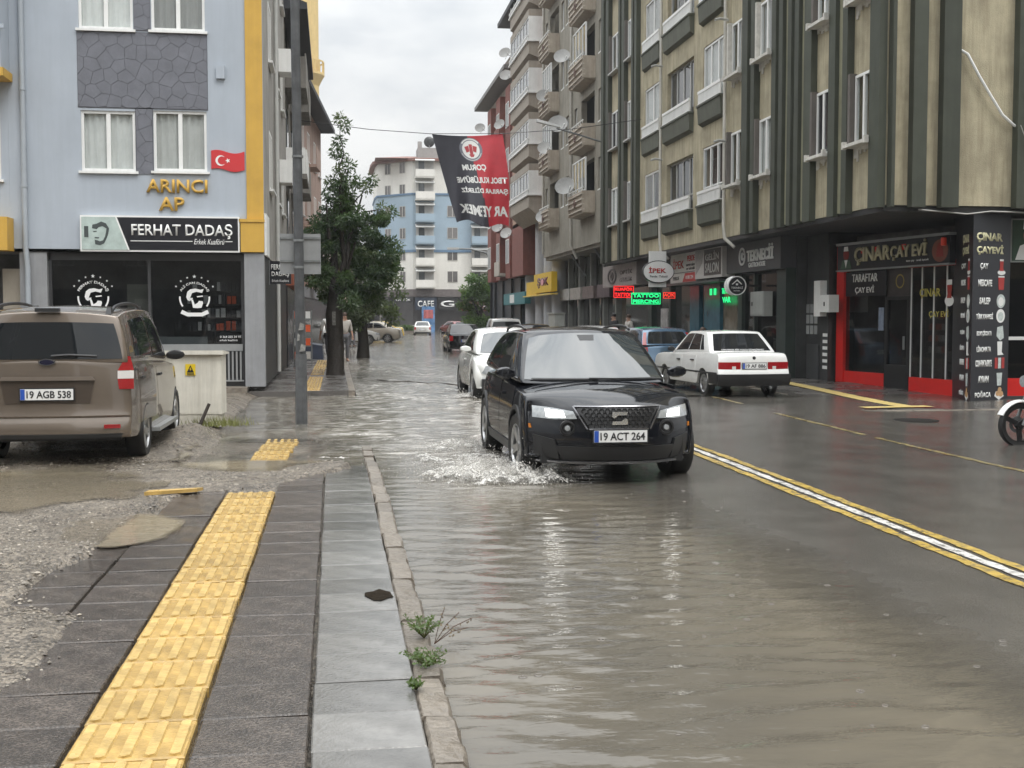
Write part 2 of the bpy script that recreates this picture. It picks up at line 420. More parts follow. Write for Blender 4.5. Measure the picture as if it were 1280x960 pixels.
# --- the near pavement: slabs, tactile tiles and kerb stones, every piece its own
walk = MB().prism([(-2.4, 1.2), (.42, 1.2), (.42, 14.9), (-2.4, 14.9)], -.4, -.12).build('pavement', M_DIRT); walk['kind'] = 'structure'
def slab_mesh(w, l, m, name, bars=False, ch=.006):
    b = MB(); g = .0065
    x0, x1, y0, y1 = g, w - g, g, l - g
    b.hexa([(x0, y0, -.06), (x1, y0, -.06), (x1, y1, -.06), (x0, y1, -.06)], [(x0, y0, -ch), (x1, y0, -ch), (x1, y1, -ch), (x0, y1, -ch)])
    b.hexa([(x0, y0, -ch), (x1, y0, -ch), (x1, y1, -ch), (x0, y1, -ch)], [(x0 + ch, y0 + ch, 0), (x1 - ch, y0 + ch, 0), (x1 - ch, y1 - ch, 0), (x0 + ch, y1 - ch, 0)])
    if bars:
        for i in range(5):
            c = w * (i + .5) / 5; h = .024; y0b, y1b = .018, l - .018
            q = lambda k, z: [(c - h + k, y0b + .012, z), (c, y0b, z), (c + h - k, y0b + .012, z), (c + h - k, y1b - .012, z), (c, y1b, z), (c - h + k, y1b - .012, z)]
            lo, hi = q(0, -.001), q(.006, .0085)
            b.add(lo + hi, [(6, 7, 8, 9, 10, 11)] + [(j, (j + 1) % 6, 6 + (j + 1) % 6, 6 + j) for j in range(6)], 1)
    return b.mesh(name, [m, M_TACTB] if bars else m)
PIT = .408
me_l = slab_mesh(.43, PIT, M_SLAB, 'paving_slab'); me_t = slab_mesh(.43, PIT, M_TACT, 'tactile_tile', True)
me_d = slab_mesh(.42, PIT, M_SLAB, 'paving_slab'); me_g = slab_mesh(.43, PIT, M_SLABG, 'paving_slab')
for k in range(28):
    Y = 2.62 + k * PIT
    z = float(z_walk(-.5, Y + .2)) if Y < 12 else float(min(z_walk(-1, Y + .2), .06))
    for X, me, n in ((-1.82, me_l, 'paving_slab'), (-1.388, me_l, 'paving_slab'), (-.955, me_t, 'tactile_tile'), (-.523, me_d, 'paving_slab'), (-.101, me_g, 'paving_slab')):
        if n == 'paving_slab' and X < -1 and Y > 11.2: continue
        if X < -1.5 and Y > 8.7: continue
        if n == 'tactile_tile' and Y > 10.6 and Y < 13.6: continue
        zz = z + random.uniform(-.003, .003) + (.0 if n != 'tactile_tile' else .002)
        if n == 'tactile_tile' and Y > 13.6: zz = .012
        o = link(n, me, walk, (X + random.uniform(-.003, .003), Y, zz), (R(random.gauss(0, .35)), R(random.gauss(0, .3)), R(random.gauss(0, .25))))
for k, Y in enumerate((14.05, 14.46, 14.87, 15.28, 15.69)):
    link('tactile_tile', me_t, walk, (-.95 + .02 * (k % 2) + .012 * k, Y, .016 - .004 * k * (k > 2)), (R(.3), R(random.gauss(0, .6)), R(random.gauss(0, .8))))
def kerb_mesh(seed):
    r = random.Random(seed); b = MB(); n = 7; w = .135; l = .5; vs = []
    prof = [(0, -.3), (0, -.012), (.012, 0), (w - .02, 0), (w - .004, -.014), (w, -.05), (w + .004, -.3)]
    for i in range(n):
        y = .006 + (l - .012) * i / (n - 1)
        for j, (x, z) in enumerate(prof):
            chip = -abs(r.gauss(0, .010)) if j in (3, 4) and r.random() < .45 else 0
            if i in (0, n - 1) and 1 <= j <= 4: chip -= .006
            vs.append((x + (chip * .8 if j >= 3 else r.gauss(0, .002)), y, z + chip + (r.gauss(0, .002) if 1 <= j <= 5 else 0)))
    m = len(prof)
    fs = [(i * m + j, i * m + j + 1, (i + 1) * m + j + 1, (i + 1) * m + j) for i in range(n - 1) for j in range(m - 1)]
    fs += [tuple(range(m)), tuple(range((n - 1) * m, n * m))[::-1]]
    return b.add(vs, fs).mesh('kerb_stone', M_KERB, 40)
kms = [kerb_mesh(s) for s in range(5)]
for k in range(25):
    Y = 2.6 + k * .5
    z = min(.062, float(z_walk(-1.5 if Y < 15 else 0, Y)) + (.02 if Y > 12 else 0))
    link('kerb_stone', kms[k % 5], walk, (.325 + random.uniform(-.006, .006), Y, z + random.uniform(-.006, .003)), (R(random.gauss(0, .5)), R(random.gauss(0, 1.0)), R(random.gauss(0, .6))))
# far tactile strip on the shop pavement
for k in range(48):
    Y = 25.2 + k * .42
    if 17 > k > 13 or k > 42: continue
    link('tactile_tile', me_t, far_walk, (-.66 + .0012 * k, Y, .112), (0, 0, 0), (.85 if k < 30 else 1, 1.0, 1))
# hole where a slab corner has broken out beside the kerb
b = MB(); r0 = random.Random(3)
b.add([(.24 + .075 * math.cos(a) * r0.uniform(.7, 1.25), 6.62 + .13 * math.sin(a) * r0.uniform(.7, 1.2), .0705) for a in np.linspace(0, 2 * math.pi, 13)[:-1]], [tuple(range(12))])
b.build('broken_hole', mat('hole_dirt', (.022, .017, .012), .95, var=.4, vs=20, bump=1, bs=40, spec=.05), walk)

# --- gravel: loose chippings, stuff
def gravel():
    N = 44000
    Yg = 4.6 + (rng.random(N) ** 1.35) * 13.0; Xg = -6.5 + rng.random(N) * 6.5
    e = XB(Yg) + .18 * (fbm(Xg * 4, Yg * 4) - .47)
    k = (Xg < e + rng.exponential(.035, N) * (rng.random(N) < .35)) & ((Yg < 12.9) | (Xg < -1.35)) & (rng.random(N) < .25 + 1.4 * (fbm(Xg * 1.7, Yg * 1.7) - .2))
    Xg, Yg = Xg[k], Yg[k]; n = len(Xg)
    Zg = z_left(Xg, Yg); Zg = np.maximum(Zg, np.where(Yg < 12.5, z_walk(Xg, Yg), -1))
    s = np.clip(rng.lognormal(-4.88, .42, n), .0038, .020)
    base = np.array([(1, 0, 0), (0, 1, 0), (-1, 0, 0), (0, -1, 0), (0, 0, 1), (0, 0, -1)], float)
    a = rng.random(n) * 6.283
    V = base[None] * (1 + .45 * (rng.random((n, 6, 1)) - .5)) * np.stack([s * (.8 + .6 * rng.random(n)), s, s * (.5 + .3 * rng.random(n))], -1)[:, None]
    c, d = np.cos(a)[:, None], np.sin(a)[:, None]
    x = V[..., 0] * c - V[..., 1] * d; y = V[..., 0] * d + V[..., 1] * c
    P = np.stack([x + Xg[:, None], y + Yg[:, None], V[..., 2] + (Zg + s * .15)[:, None]], -1).reshape(-1, 3)
    f = np.array([(0, 1, 4), (1, 2, 4), (2, 3, 4), (3, 0, 4), (1, 0, 5), (2, 1, 5), (3, 2, 5), (0, 3, 5)])
    F = (f[None] + 6 * np.arange(n)[:, None, None]).reshape(-1, 3)
    me = bpy.data.meshes.new('gravel'); me.from_pydata(P.tolist(), [], F.tolist())
    for m in (mat('chipping_grey', (.20, .175, .14), .4, var=.3), mat('chipping_pale', (.33, .29, .235), .45, var=.2), mat('chipping_dark', (.10, .082, .064), .4, var=.3)): me.materials.append(m)
    mi = np.repeat(rng.choice([0, 1, 2], n, p=[.52, .14, .34]), 8)
    me.polygons.foreach_set('material_index', mi.astype(np.int32))
    o = bpy.data.objects.new('gravel', me); COL.objects.link(o)
    tag(o, 'loose grey chippings spread over the muddy lot', 'gravel', kind='stuff')
gravel()

# --- flood water: one sheet with real ripples, its finer relief in the material
def water_mat(name, deep, shore=True):
    m = bpy.data.materials.new(name); m.use_nodes = True; t = m.node_tree; b = t.nodes['Principled BSDF']; L = t.links.new
    def N(ty, **k):
        n = t.nodes.new(ty)
        for a_, b_ in k.items(): setattr(n, a_, b_)
        return n
    co = N('ShaderNodeTexCoord').outputs['Object']
    b.inputs['Roughness'].default_value = .045; b.inputs['IOR'].default_value = 1.36
    b.inputs['Specular IOR Level'].default_value = .56
    n = N('ShaderNodeTexNoise'); n.inputs['Scale'].default_value = .55; n.inputs['Detail'].default_value = 5; L(co, n.inputs['Vector'])
    cr = N('ShaderNodeValToRGB'); cr.color_ramp.elements[0].position = .35; cr.color_ramp.elements[1].position = .68
    cr.color_ramp.elements[0].color = (*deep, 1); cr.color_ramp.elements[1].color = (deep[0] * 1.45, deep[1] * 1.4, deep[2] * 1.3, 1)
    L(n.outputs[0], cr.inputs[0])
    at = N('ShaderNodeAttribute'); at.attribute_name = 'turb'
    # churned, aerated water is paler
    fo = N('ShaderNodeTexNoise'); fo.inputs['Scale'].default_value = 5; fo.inputs['Detail'].default_value = 7; fo.inputs['Roughness'].default_value = .7; fo.inputs['Distortion'].default_value = .8
    mpf = N('ShaderNodeMapping'); mpf.inputs['Scale'].default_value = (.55, 1.1, 1); L(co, mpf.inputs[0]); L(mpf.outputs[0], fo.inputs['Vector'])
    rf = N('ShaderNodeMapRange'); rf.inputs[1].default_value = .44; rf.inputs[2].default_value = .63; rf.inputs[3].default_value = 0; rf.inputs[4].default_value = .62
    L(fo.outputs[0], rf.inputs[0])
    mf = N('ShaderNodeMath', operation='MULTIPLY'); L(rf.outputs[0], mf.inputs[0]); L(at.outputs['Fac'], mf.inputs[1])
    mx = N('ShaderNodeMixRGB'); mx.inputs[2].default_value = (.60, .575, .53, 1); L(mf.outputs[0], mx.inputs[0]); L(cr.outputs[0], mx.inputs[1]); L(mx.outputs[0], b.inputs['Base Color'])
    rr = N('ShaderNodeMapRange'); rr.inputs[3].default_value = .045; rr.inputs[4].default_value = .5; L(mf.outputs[0], rr.inputs[0]); L(rr.outputs[0], b.inputs['Roughness'])
    h = None
    for sc, (sx, sy), amp in ((1, (2.4, 8, ), .42), (1, (7, 20), .30), (1, (17, 30), .12), (1, (42, 60), .022)):
        mp_ = N('ShaderNodeMapping'); mp_.inputs['Scale'].default_value = (sx, sy, 1); mp_.inputs['Rotation'].default_value = (0, 0, R(9)); L(co, mp_.inputs[0])
        q = N('ShaderNodeTexNoise'); q.inputs['Scale'].default_value = sc; q.inputs['Detail'].default_value = 3; q.inputs['Distortion'].default_value = .4; L(mp_.outputs[0], q.inputs['Vector'])
        w = N('ShaderNodeMath', operation='MULTIPLY'); w.inputs[1].default_value = amp; L(q.outputs[0], w.inputs[0])
        if h is None: h = w.outputs[0]
        else:
            s_ = N('ShaderNodeMath', operation='ADD'); L(h, s_.inputs[0]); L(w.outputs[0], s_.inputs[1]); h = s_.outputs[0]
    st = N('ShaderNodeMapRange'); st.inputs[3].default_value = .30; st.inputs[4].default_value = 1.0; L(at.outputs['Fac'], st.inputs[0])
    bp = N('ShaderNodeBump'); bp.inputs['Distance'].default_value = .03; L(st.outputs[0], bp.inputs['Strength']); L(h, bp.inputs['Height']); L(bp.outputs[0], b.inputs['Normal'])
    if shore:
        ad = N('ShaderNodeAttribute'); ad.attribute_name = 'depth'
        al = N('ShaderNodeMapRange'); al.inputs[1].default_value = 0; al.inputs[2].default_value = .03; al.inputs[3].default_value = .12; al.inputs[4].default_value = 1
        L(ad.outputs['Fac'], al.inputs[0]); L(al.outputs[0], b.inputs['Alpha'])
    MATS[name] = m
    return m
M_WATER = water_mat('muddy_water', (.090, .081, .066))
def bed(X, Y):
    return np.where(X > .395, z_road(np.maximum(X, .46), Y), np.where(X > .30, np.where(Y < 14.6, .05, np.where(Y > 25, .11, -.05)), z_left(np.minimum(X, .33), Y)))
def turb(X, Y):
    x = X - bend(Y)
    t = sstep(11.5, 15, Y) * (1 - .25 * sstep(34, 60, Y)) * (.45 + .55 * sstep(-.6, .8, x)) * (1 - .6 * sstep(3.2, 6, x))
    t = t * (.42 + 1.0 * fbm(X * .8, Y * .45))
    wake = np.exp(-(((X - 1.55) / .55) ** 2 + ((Y - 11.9) / 1.1) ** 2)) + .9 * np.exp(-(((X - 1.5) / .5) ** 2 + ((Y - 14.6) / 1.5) ** 2)) + .6 * np.exp(-(((X - 2.4) / .5) ** 2 + ((Y - 24.4) / .9) ** 2))
    return np.clip(np.maximum(t, wake), 0, 1)
def wave(X, Y):
    d = np.hypot(X - 2.2, Y - 12)
    near = 1 - sstep(10, 14, Y)
    calm = 1 - .72 * sstep(2.0, 3.6, X); h = 0 * X
    for i, (ang, wl, am) in enumerate(((8, .34, .0030), (-14, .27, .0024), (22, .21, .0020), (-27, .17, .0014), (4, .135, .0012), (36, .24, .0013), (-6, .10, .0006))):
        c, s = math.cos(R(ang)), math.sin(R(ang)); u = Y * c + X * s
        am_ = 1.45 * am * np.clip(2.6 * fbm(X * (1.1 + .2 * i) + 9 * i, Y * (1.5 + .2 * i) + 4 * i, 3) - .62, 0, 1.6)
        q = np.sin(2 * np.pi * u / wl + 6.5 * fbm(X * .9 + i, Y * .8 - i, 3)); h = h + am_ * (q + .25 * q * q) * near * calm
    h = h + .085 * turb(X, Y) * (fbm(X * 1.9, Y * 2.9, 5) - .47) * (.4 + .6 * sstep(8, 13, Y))
    return h
ysw = [3.4]
while ysw[-1] < 185: ysw.append(ysw[-1] + max(.035, .0045 * ysw[-1] if ysw[-1] < 30 else .02 * ysw[-1]))
ysw = np.array(ysw)
xsw = np.concatenate([np.arange(-1.75, 5.2, .055), np.arange(5.2, 24, .5)])
def keepw(X, Y, Z):
    x = X - bend(Y)
    return (bed(X, Y) < .012) & (x < np.where(Y < 24, 5.2, 9.4)) & ~((x > 8.6) & (Y < 30))  & ((X > .3) | (Y > 12.5)) & ((X > -1.75 + .1) | (Y > 60))
fw = grid_obj('flood_water', xsw, ysw, lambda X, Y: wave(X, Y), M_WATER, keep=keepw, attr=lambda X, Y: np.maximum(0, -bed(X, Y)))
def add_attr(o, name, f):
    me = o.data; n = len(me.vertices); co = np.empty(n * 3, np.float32); me.vertices.foreach_get('co', co); co = co.reshape(-1, 3)
    at = me.attributes.new(name, 'FLOAT', 'POINT'); at.data.foreach_set('value', f(co[:, 0].astype(float), co[:, 1].astype(float)).astype(np.float32))
add_attr(fw, 'turb', turb)
# puddles standing on the lot
M_PUD = water_mat('puddle_water', (.175, .15, .108))
def puddle(x0, x1, y0, y1, z):
    xs_, ys_ = np.arange(x0, x1, .04), np.arange(y0, y1, .04)
    edge = lambda X, Y: .95 - (((X - (x0 + x1) / 2) / (x1 - x0) * 2) ** 2 + ((Y - (y0 + y1) / 2) / (y1 - y0) * 2) ** 2 + 1.1 * (fbm(X * 2.3 + 4, Y * 2.3) - .47))
    o = grid_obj('puddle', xs_, ys_, lambda X, Y: z + .0002 * np.sin(2 * np.pi * (Y + .3 * X) / .2 + 5 * fbm(X, Y)), M_PUD, attr=lambda X, Y: np.maximum(0, np.minimum(z - z_left(X, Y), .12 * edge(X, Y))), keep=lambda X, Y, Z: (z_left(X, Y) < z + .01) & (edge(X, Y) > 0))
    add_attr(o, 'turb', lambda X, Y: .0 + 0 * X)
puddle(-7.0, -1.5, 9.3, 13.4, .082)
puddle(-2.0, -1.1, 8.2, 9.7, .072)
puddle(-4.6, -1.5, 12.6, 16.0, .06)
puddle(-2.2, .2, 11.6, 13.6, .03)

# --- markings
def zr(x, y): return float(z_road(np.float64(x), np.float64(y)))
def stripe(name, pts, w, m, dz=.006, parent=None, n=30, zf=zr, wob=.012):
    """paint laid on the road: follows the surface, edges slightly worn"""
    b = MB(); P = []
    (xa, ya), (xb, yb) = pts; L = math.hypot(xb - xa, yb - ya); nx, ny = (yb - ya) / L, -(xb - xa) / L
    for i in range(n + 1):
        t = i / n; x, y = xa + (xb - xa) * t, ya + (yb - ya) * t
        for s in (-1, 1):
            q = s * (w / 2 + random.uniform(-wob, wob)); P.append((x + nx * q, y + ny * q, zf(x + nx * q, y + ny * q) + dz))
    b.add(P, [(2 * i, 2 * i + 1, 2 * i + 3, 2 * i + 2) for i in range(n)])
    return b.build(name, m, parent)
def cx(y): return 4.16 + (y - 6.6) * .019
for off, m, w, nm in ((-.125, M_YEL, .085, 'yellow_line'), (0, M_WHT, .08, 'white_line'), (.125, M_YEL, .085, 'yellow_line')):
    o = stripe(nm, [(cx(3.5) + off, 3.5), (cx(17) + off, 17)], w, m, n=90)
    o['kind'] = 'structure'
M_YELW = worn('worn_yellow_paint', (.30, .23, .085), .44, .58)
for a_, b_ in (((7.13, 11.2), (7.2, 15.2)), ((7.22, 15.6), (7.45, 19.6)), ((7.7, 22), (7.75, 24))):
    stripe('parking_line', [a_, b_], .09, M_YELW, wob=.02)['kind'] = 'structure'
b = MB(); b.lathe([(.36, 0), (.36, .008), (.33, .012), (.31, .008), (0.05, .008)], 24)
mh = b.build('manhole_cover', mat('cast_iron', (.03, .028, .026), .45, .6, bump=.4, bs=60), loc=(9.38, 18.35, zr(9.38, 18.35) + .003))
tag(mh, 'round dark iron manhole cover set in the wet road', 'manhole cover')
# --- right-hand pavement
def z_rw(X, Y): return .065 - .145 * (1 - sstep(21.5, 28.5, Y)) + 0 * X
grid_obj('right_pavement', np.concatenate([np.arange(9.6, 13, .25), np.arange(13, 40, 2)]), np.concatenate([np.arange(20.6, 30, .3), np.arange(30, 64, 1)]), z_rw, M_PAV)
b = MB()
pts = [(9.56, 20.5), (9.56, 64)]
for i in range(44):
    y = 20.5 + i
    z = float(z_rw(0, y))
    b.hexa([(9.45, y, -.3), (9.6, y, -.3), (9.6, y + .97, -.3), (9.45, y + .97, -.3)], [(9.45, y, z - .01), (9.6, y, z + .006), (9.6, y + .97, z + .006), (9.45, y + .97, z - .01)])
for i in range(20):
    x = 9.45 + i; z = float(z_rw(0, 20.6))
    b.hexa([(x, 20.4, -.3), (x + .97, 20.4, -.3), (x + .97, 20.6, -.3), (x, 20.6, -.3)], [(x, 20.4, z - .01), (x + .97, 20.4, z - .01), (x + .97, 20.6, z + .006), (x, 20.6, z + .006)])
b.build('right_kerb', M_KERB)['kind'] = 'structure'
def zrw(x, y): return float(z_rw(x, y))
M_TACT2 = mat('pale_tactile_paint', (.55, .42, .16), .4, var=.25, vs=6)
stripe('tactile_strip', [(10.72, 21.4), (10.66, 29.5)], .36, M_TACT2, dz=.018, n=80, zf=zrw)['kind'] = 'structure'
stripe('tactile_strip', [(9.75, 21.15), (11.15, 21.3)], .34, M_TACT2, dz=.022, zf=zrw)['kind'] = 'structure'
# ================================================================== BUILDING KIT
M_PVC = mat('white_pvc', (.78, .78, .76), .35, var=.06, stain=.15)
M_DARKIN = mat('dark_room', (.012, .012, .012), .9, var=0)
M_CURT = mat('net_curtain', (.66, .66, .64), .9, var=.1, rand=.25)
M_CURTG = mat('grey_curtain', (.42, .415, .40), .9, var=.1, rand=.3)
M_GLASS = clear_glass()
M_GLASSD = clear_glass('smoked_glass', (.62, .64, .65))
M_BLACK = mat('black_metal', (.016, .016, .017), .4, var=.15)
M_ALU = mat('grey_aluminium', (.36, .37, .37), .4, .5, var=.1)
M_STEEL = mat('galvanised_steel', (.22, .23, .23), .5, .4, var=.25, vs=8, stain=.4)
M_GWHITE = mat('sign_white', (.80, .80, .78), .45, var=.05)
M_BLKSIGN = mat('sign_black', (.012, .012, .016), .3, var=.1)
def wall_mesh(b, u0, u1, z0, z1, ops, d0, d1, plane='y', mi=0):
    """solid wall with real openings; ops = (u0,u1,z0,z1)"""
    us = sorted({u0, u1, *[o[0] for o in ops], *[o[1] for o in ops]}); us = [u for u in us if u0 <= u <= u1]
    zs = sorted({z0, z1, *[o[2] for o in ops], *[o[3] for o in ops]}); zs = [z for z in zs if z0 <= z <= z1]
    for j in range(len(zs) - 1):
        run = None
        for i in range(len(us)):
            solid = False
            if i < len(us) - 1:
                cu, cz = (us[i] + us[i + 1]) / 2, (zs[j] + zs[j + 1]) / 2
                solid = not any(o[0] < cu < o[1] and o[2] < cz < o[3] for o in ops)
            if solid and run is None: run = us[i]
            if not solid and run is not None:
                if plane == 'y': b.box(run, d0, zs[j], us[i], d1, zs[j + 1], mi)
                else: b.box(d0, run, zs[j], d1, us[i], zs[j + 1], mi)
                run = None
    return b
_WC = {}
def window(parent, loc, rotz, w, h, n=2, curtain=None, frame=None, sill=None, rail=None, glass=None, sub=0, slant=0):
    """casement window: frame (part) > panes, curtain, sill (sub-parts). Local front is -Y, origin bottom centre."""
    frame = frame or M_PVC; glass = glass or M_GLASS
    key = (round(w, 3), round(h, 3), n, curtain.name if curtain else 0, frame.name, sill.name if sill else 0, glass.name, sub)
    if key not in _WC:
        f = MB(); t = .055
        f.box(-w / 2, 0, 0, -w / 2 + t, .07, h); f.box(w / 2 - t, 0, 0, w / 2, .07, h)
        f.box(-w / 2 + t, 0, 0, w / 2 - t, .07, t); f.box(-w / 2 + t, 0, h - t, w / 2 - t, .07, h)
        for i in range(1, n):
            x = -w / 2 + w * i / n; f.box(x - .04, .002, t, x + .04, .068, h - t)
        if sub: f.box(-w / 2 + t, .004, h * .3 - .02, w / 2 - t, .06, h * .3 + .02)
        g = MB().box(-w / 2 + t, .03, t, w / 2 - t, .036, h - t)
        c = None
        if curtain:
            c = MB(); k = max(10, int(w / .045)); vs = []
            for i in range(k + 1):
                x = -w / 2 + t + (w - 2 * t) * i / k; y = .085 + .022 * math.sin(i * 1.9) + .012 * math.sin(i * .7)
                vs += [(x, y, t * .6), (x, y, h - t * .6)]
            c.add(vs, [(2 * i, 2 * i + 2, 2 * i + 3, 2 * i + 1) for i in range(k)])
        s = MB().box(-w / 2 - .05, -.09, -.05, w / 2 + .05, .05, -.002) if sill else None
        _WC[key] = (f.mesh('window', frame), g.mesh('pane', glass), c.mesh('curtain', curtain, 80) if c else None, s.mesh('sill', sill) if s else None)
    a, g, c, s = _WC[key]
    o = link('window', a, parent, loc, (0, 0, rotz))
    link('pane', g, o)
    if c: link('curtain', c, o)
    if s: link('sill', s, o)
    return o
def cells(x0, x1, y0, y1, step, jit, seed):
    """irregular stone outlines: jittered points, each cell clipped by its neighbours"""
    r = random.Random(seed); P = []
    ny = max(1, round((y1 - y0) / (step * .86))); nx = max(1, round((x1 - x0) / step))
    for j in range(-1, ny + 1):
        for i in range(-1, nx + 1):
            P.append((x0 + (x1 - x0) * (i + .5 + (.5 if j % 2 else 0) * 1 + r.uniform(-jit, jit)) / nx, y0 + (y1 - y0) * (j + .5 + r.uniform(-jit, jit)) / ny))
    out = []
    def clip(poly, a, b_, c):
        q = []
        for i in range(len(poly)):
            p, s = poly[i], poly[(i + 1) % len(poly)]; dp, ds = a * p[0] + b_ * p[1] - c, a * s[0] + b_ * s[1] - c
            if dp <= 0: q.append(p)
            if dp * ds < 0:
                t = dp / (dp - ds); q.append((p[0] + (s[0] - p[0]) * t, p[1] + (s[1] - p[1]) * t))
        return q
    for p in P:
        poly = [(x0, y0), (x1, y0), (x1, y1), (x0, y1)]
        for q in P:
            if q is p: continue
            dx, dy = q[0] - p[0], q[1] - p[1]
            if dx * dx + dy * dy > 9 * step * step: continue
            poly = clip(poly, dx, dy, (dx * (p[0] + q[0]) + dy * (p[1] + q[1])) / 2 - .004 * math.hypot(dx, dy))
            if len(poly) < 3: break
        if len(poly) >= 3:
            A = abs(sum(poly[i][0] * poly[(i + 1) % len(poly)][1] - poly[(i + 1) % len(poly)][0] * poly[i][1] for i in range(len(poly)))) / 2
            if A > .002: out.append(poly)
    return out
def arc_text(body, m, parent, c, rot, r, h, a0, a1, flip=False, name='lettering'):
    """lettering bent round an arc"""
    me = text_mesh(body, abs(a1 - a0) * r, h, .004, .03, name)
    for v in me.vertices:
        a = (a0 + a1) / 2 - v.co.x / r * (1 if not flip else -1); rr = r + (v.co.y if not flip else -v.co.y)
        v.co.x, v.co.y = rr * math.cos(a), rr * math.sin(a)
    me.materials.append(m)
    return link(name, me, parent, c, rot)
def flat(b, polys, y, th=.006, mi=0):
    for p in polys: b.prism(p, y, y - th, 'y', mi)
    return b
def disc(cx_, cz_, r, n=28, r2=None): return [(cx_ + (r) * math.cos(a), cz_ + (r2 or r) * math.sin(a)) for a in np.linspace(0, 2 * math.pi, n + 1)[:-1]]
def ring(b, cx_, cz_, r0, r1, y, th=.006, n=40, a0=0, a1=2 * math.pi, mi=0, sz=1.0):
    A = np.linspace(a0, a1, n + 1)
    for i in range(n):
        p = [(cx_ + r * math.cos(a), cz_ + sz * r * math.sin(a)) for r, a in ((r0, A[i]), (r1, A[i]), (r1, A[i + 1]), (r0, A[i + 1]))]
        b.prism(p, y, y - th, 'y', mi)
def star(cx_, cz_, r, rot=math.pi / 2):
    return [(cx_ + (r if i % 2 == 0 else r * .4) * math.cos(rot + i * math.pi / 5), cz_ + (r if i % 2 == 0 else r * .4) * math.sin(rot + i * math.pi / 5)) for i in range(10)]
def star_tris(cx_, cz_, r, rot=math.pi / 2):
    p = star(cx_, cz_, r, rot); out = [[p[i] for i in (1, 3, 5, 7, 9)]]
    for i in range(0, 10, 2): out.append([p[i - 1], p[i], p[i + 1]])
    return out

# ================================================================== LEFT: PALE BLUE CORNER BUILDING
M_BLUE = mat('pale_blue_render', (.385, .425, .475), .8, var=.06, vs=1.2, bump=.15, bs=90, stain=.10)
M_PANEL = mat('slate_panel', (.150, .155, .178), .7, var=.15, vs=4, bump=.25, bs=60, rand=.03)
M_OCHRE = mat('ochre_paint', (.56, .335, .055), .6, var=.1, vs=2, stain=.15)
M_GREYP = mat('grey_pillar', (.27, .275, .285), .6, var=.12, bump=.1, stain=.25)
M_SIDE = mat('aged_render', (.30, .285, .26), .85, var=.2, vs=1.5, bump=.2, stain=.5)
YF = 25.2
bl = thing('apartment_building', 'pale blue corner apartment block with ochre edge stripe and a barber shop below', 'building', (-6, 25.2, 0))
def P2(b, n, m, smooth=None, par=None):
    o = b.build(n, m, None, smooth); p = par or bl
    o.parent = p; o.matrix_parent_inverse = Matrix.Translation(-(p.location if p.parent is None else p.parent.location + p.location)) if True else None
    return o
def at_(p, par=None):
    q = (par or bl).location; return (p[0] - q[0], p[1] - q[1], p[2] - q[2])
WIN = [(-4.97, -3.92, 4.55, 5.75), (-3.57, -2.52, 4.57, 5.78), (-4.98, -3.93, 7.36, 8.57), (-3.58, -2.53, 7.37, 8.58), (-4.98, -3.93, 10.3, 11.5), (-3.58, -2.53, 10.3, 11.5)]
b = MB(); wall_mesh(b, -6.35, -1.41, 2.93, 14, WIN, YF, YF + .25)
b.box(-1.66, YF + .25, 2.93, -1.41, 37, 14, 1)
b.box(-14, YF + .25, 13.9, -1.41, 37, 14.15)
P2(b, 'wall', [M_BLUE, M_SIDE])
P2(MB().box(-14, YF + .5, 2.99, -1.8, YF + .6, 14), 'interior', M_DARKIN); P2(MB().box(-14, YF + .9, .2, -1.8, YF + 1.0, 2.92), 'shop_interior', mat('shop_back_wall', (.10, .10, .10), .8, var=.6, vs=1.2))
for x_ in (-4.9, -4.3, -3.3, -2.9): P2(MB().box(x_, YF + .6, .95, x_ + .4, YF + .85, 1.5 + .3 * (x_ < -4)), 'barber_chair', mat('chair_leather', (.035, .033, .032), .4))
for i, (x0, x1, z0, z1) in enumerate(WIN):
    window(bl, at_(((x0 + x1) / 2, YF + .03, z0)), 0, x1 - x0, z1 - z0, 2, M_CURT if i % 2 == 0 else M_CURTG, sill=M_PVC)
for (x0, x1, z0, z1, s) in ((-5.01, -2.5, 5.82, 7.30, 4), (-3.90, -3.59, 4.5, 5.80, 5), (-3.91, -3.6, 7.36, 8.6, 6)):
    for p in cells(x0, x1, z0, z1, .27, .33, s):
        if (max(q[1] for q in p) - min(q[1] for q in p)) < .03: continue
        P2(MB().prism(p, YF - .001, YF - .013 - random.uniform(0, .003), 'y'), 'facing_stone', M_PANEL)
b = MB(); b.box(-5.02, YF - .006, 5.8, -2.49, YF + .0, 7.32); b.box(-3.92, YF - .006, 4.5, -3.57, YF, 5.82); b.box(-3.92, YF - .006, 7.34, -3.59, YF, 8.6)
P2(b, 'panel_joint', mat('slate_joint', (.105, .107, .12), .8))
b = MB(); b.box(-1.745, YF - .03, 3.6, -1.405, YF, 14); b.box(-1.87, YF - .10, 2.95, -1.40, YF - .031, 3.56); b.box(-1.9, YF - .12, 3.56, -1.39, YF - .001, 3.62)
P2(b, 'corner_stripe', M_OCHRE)
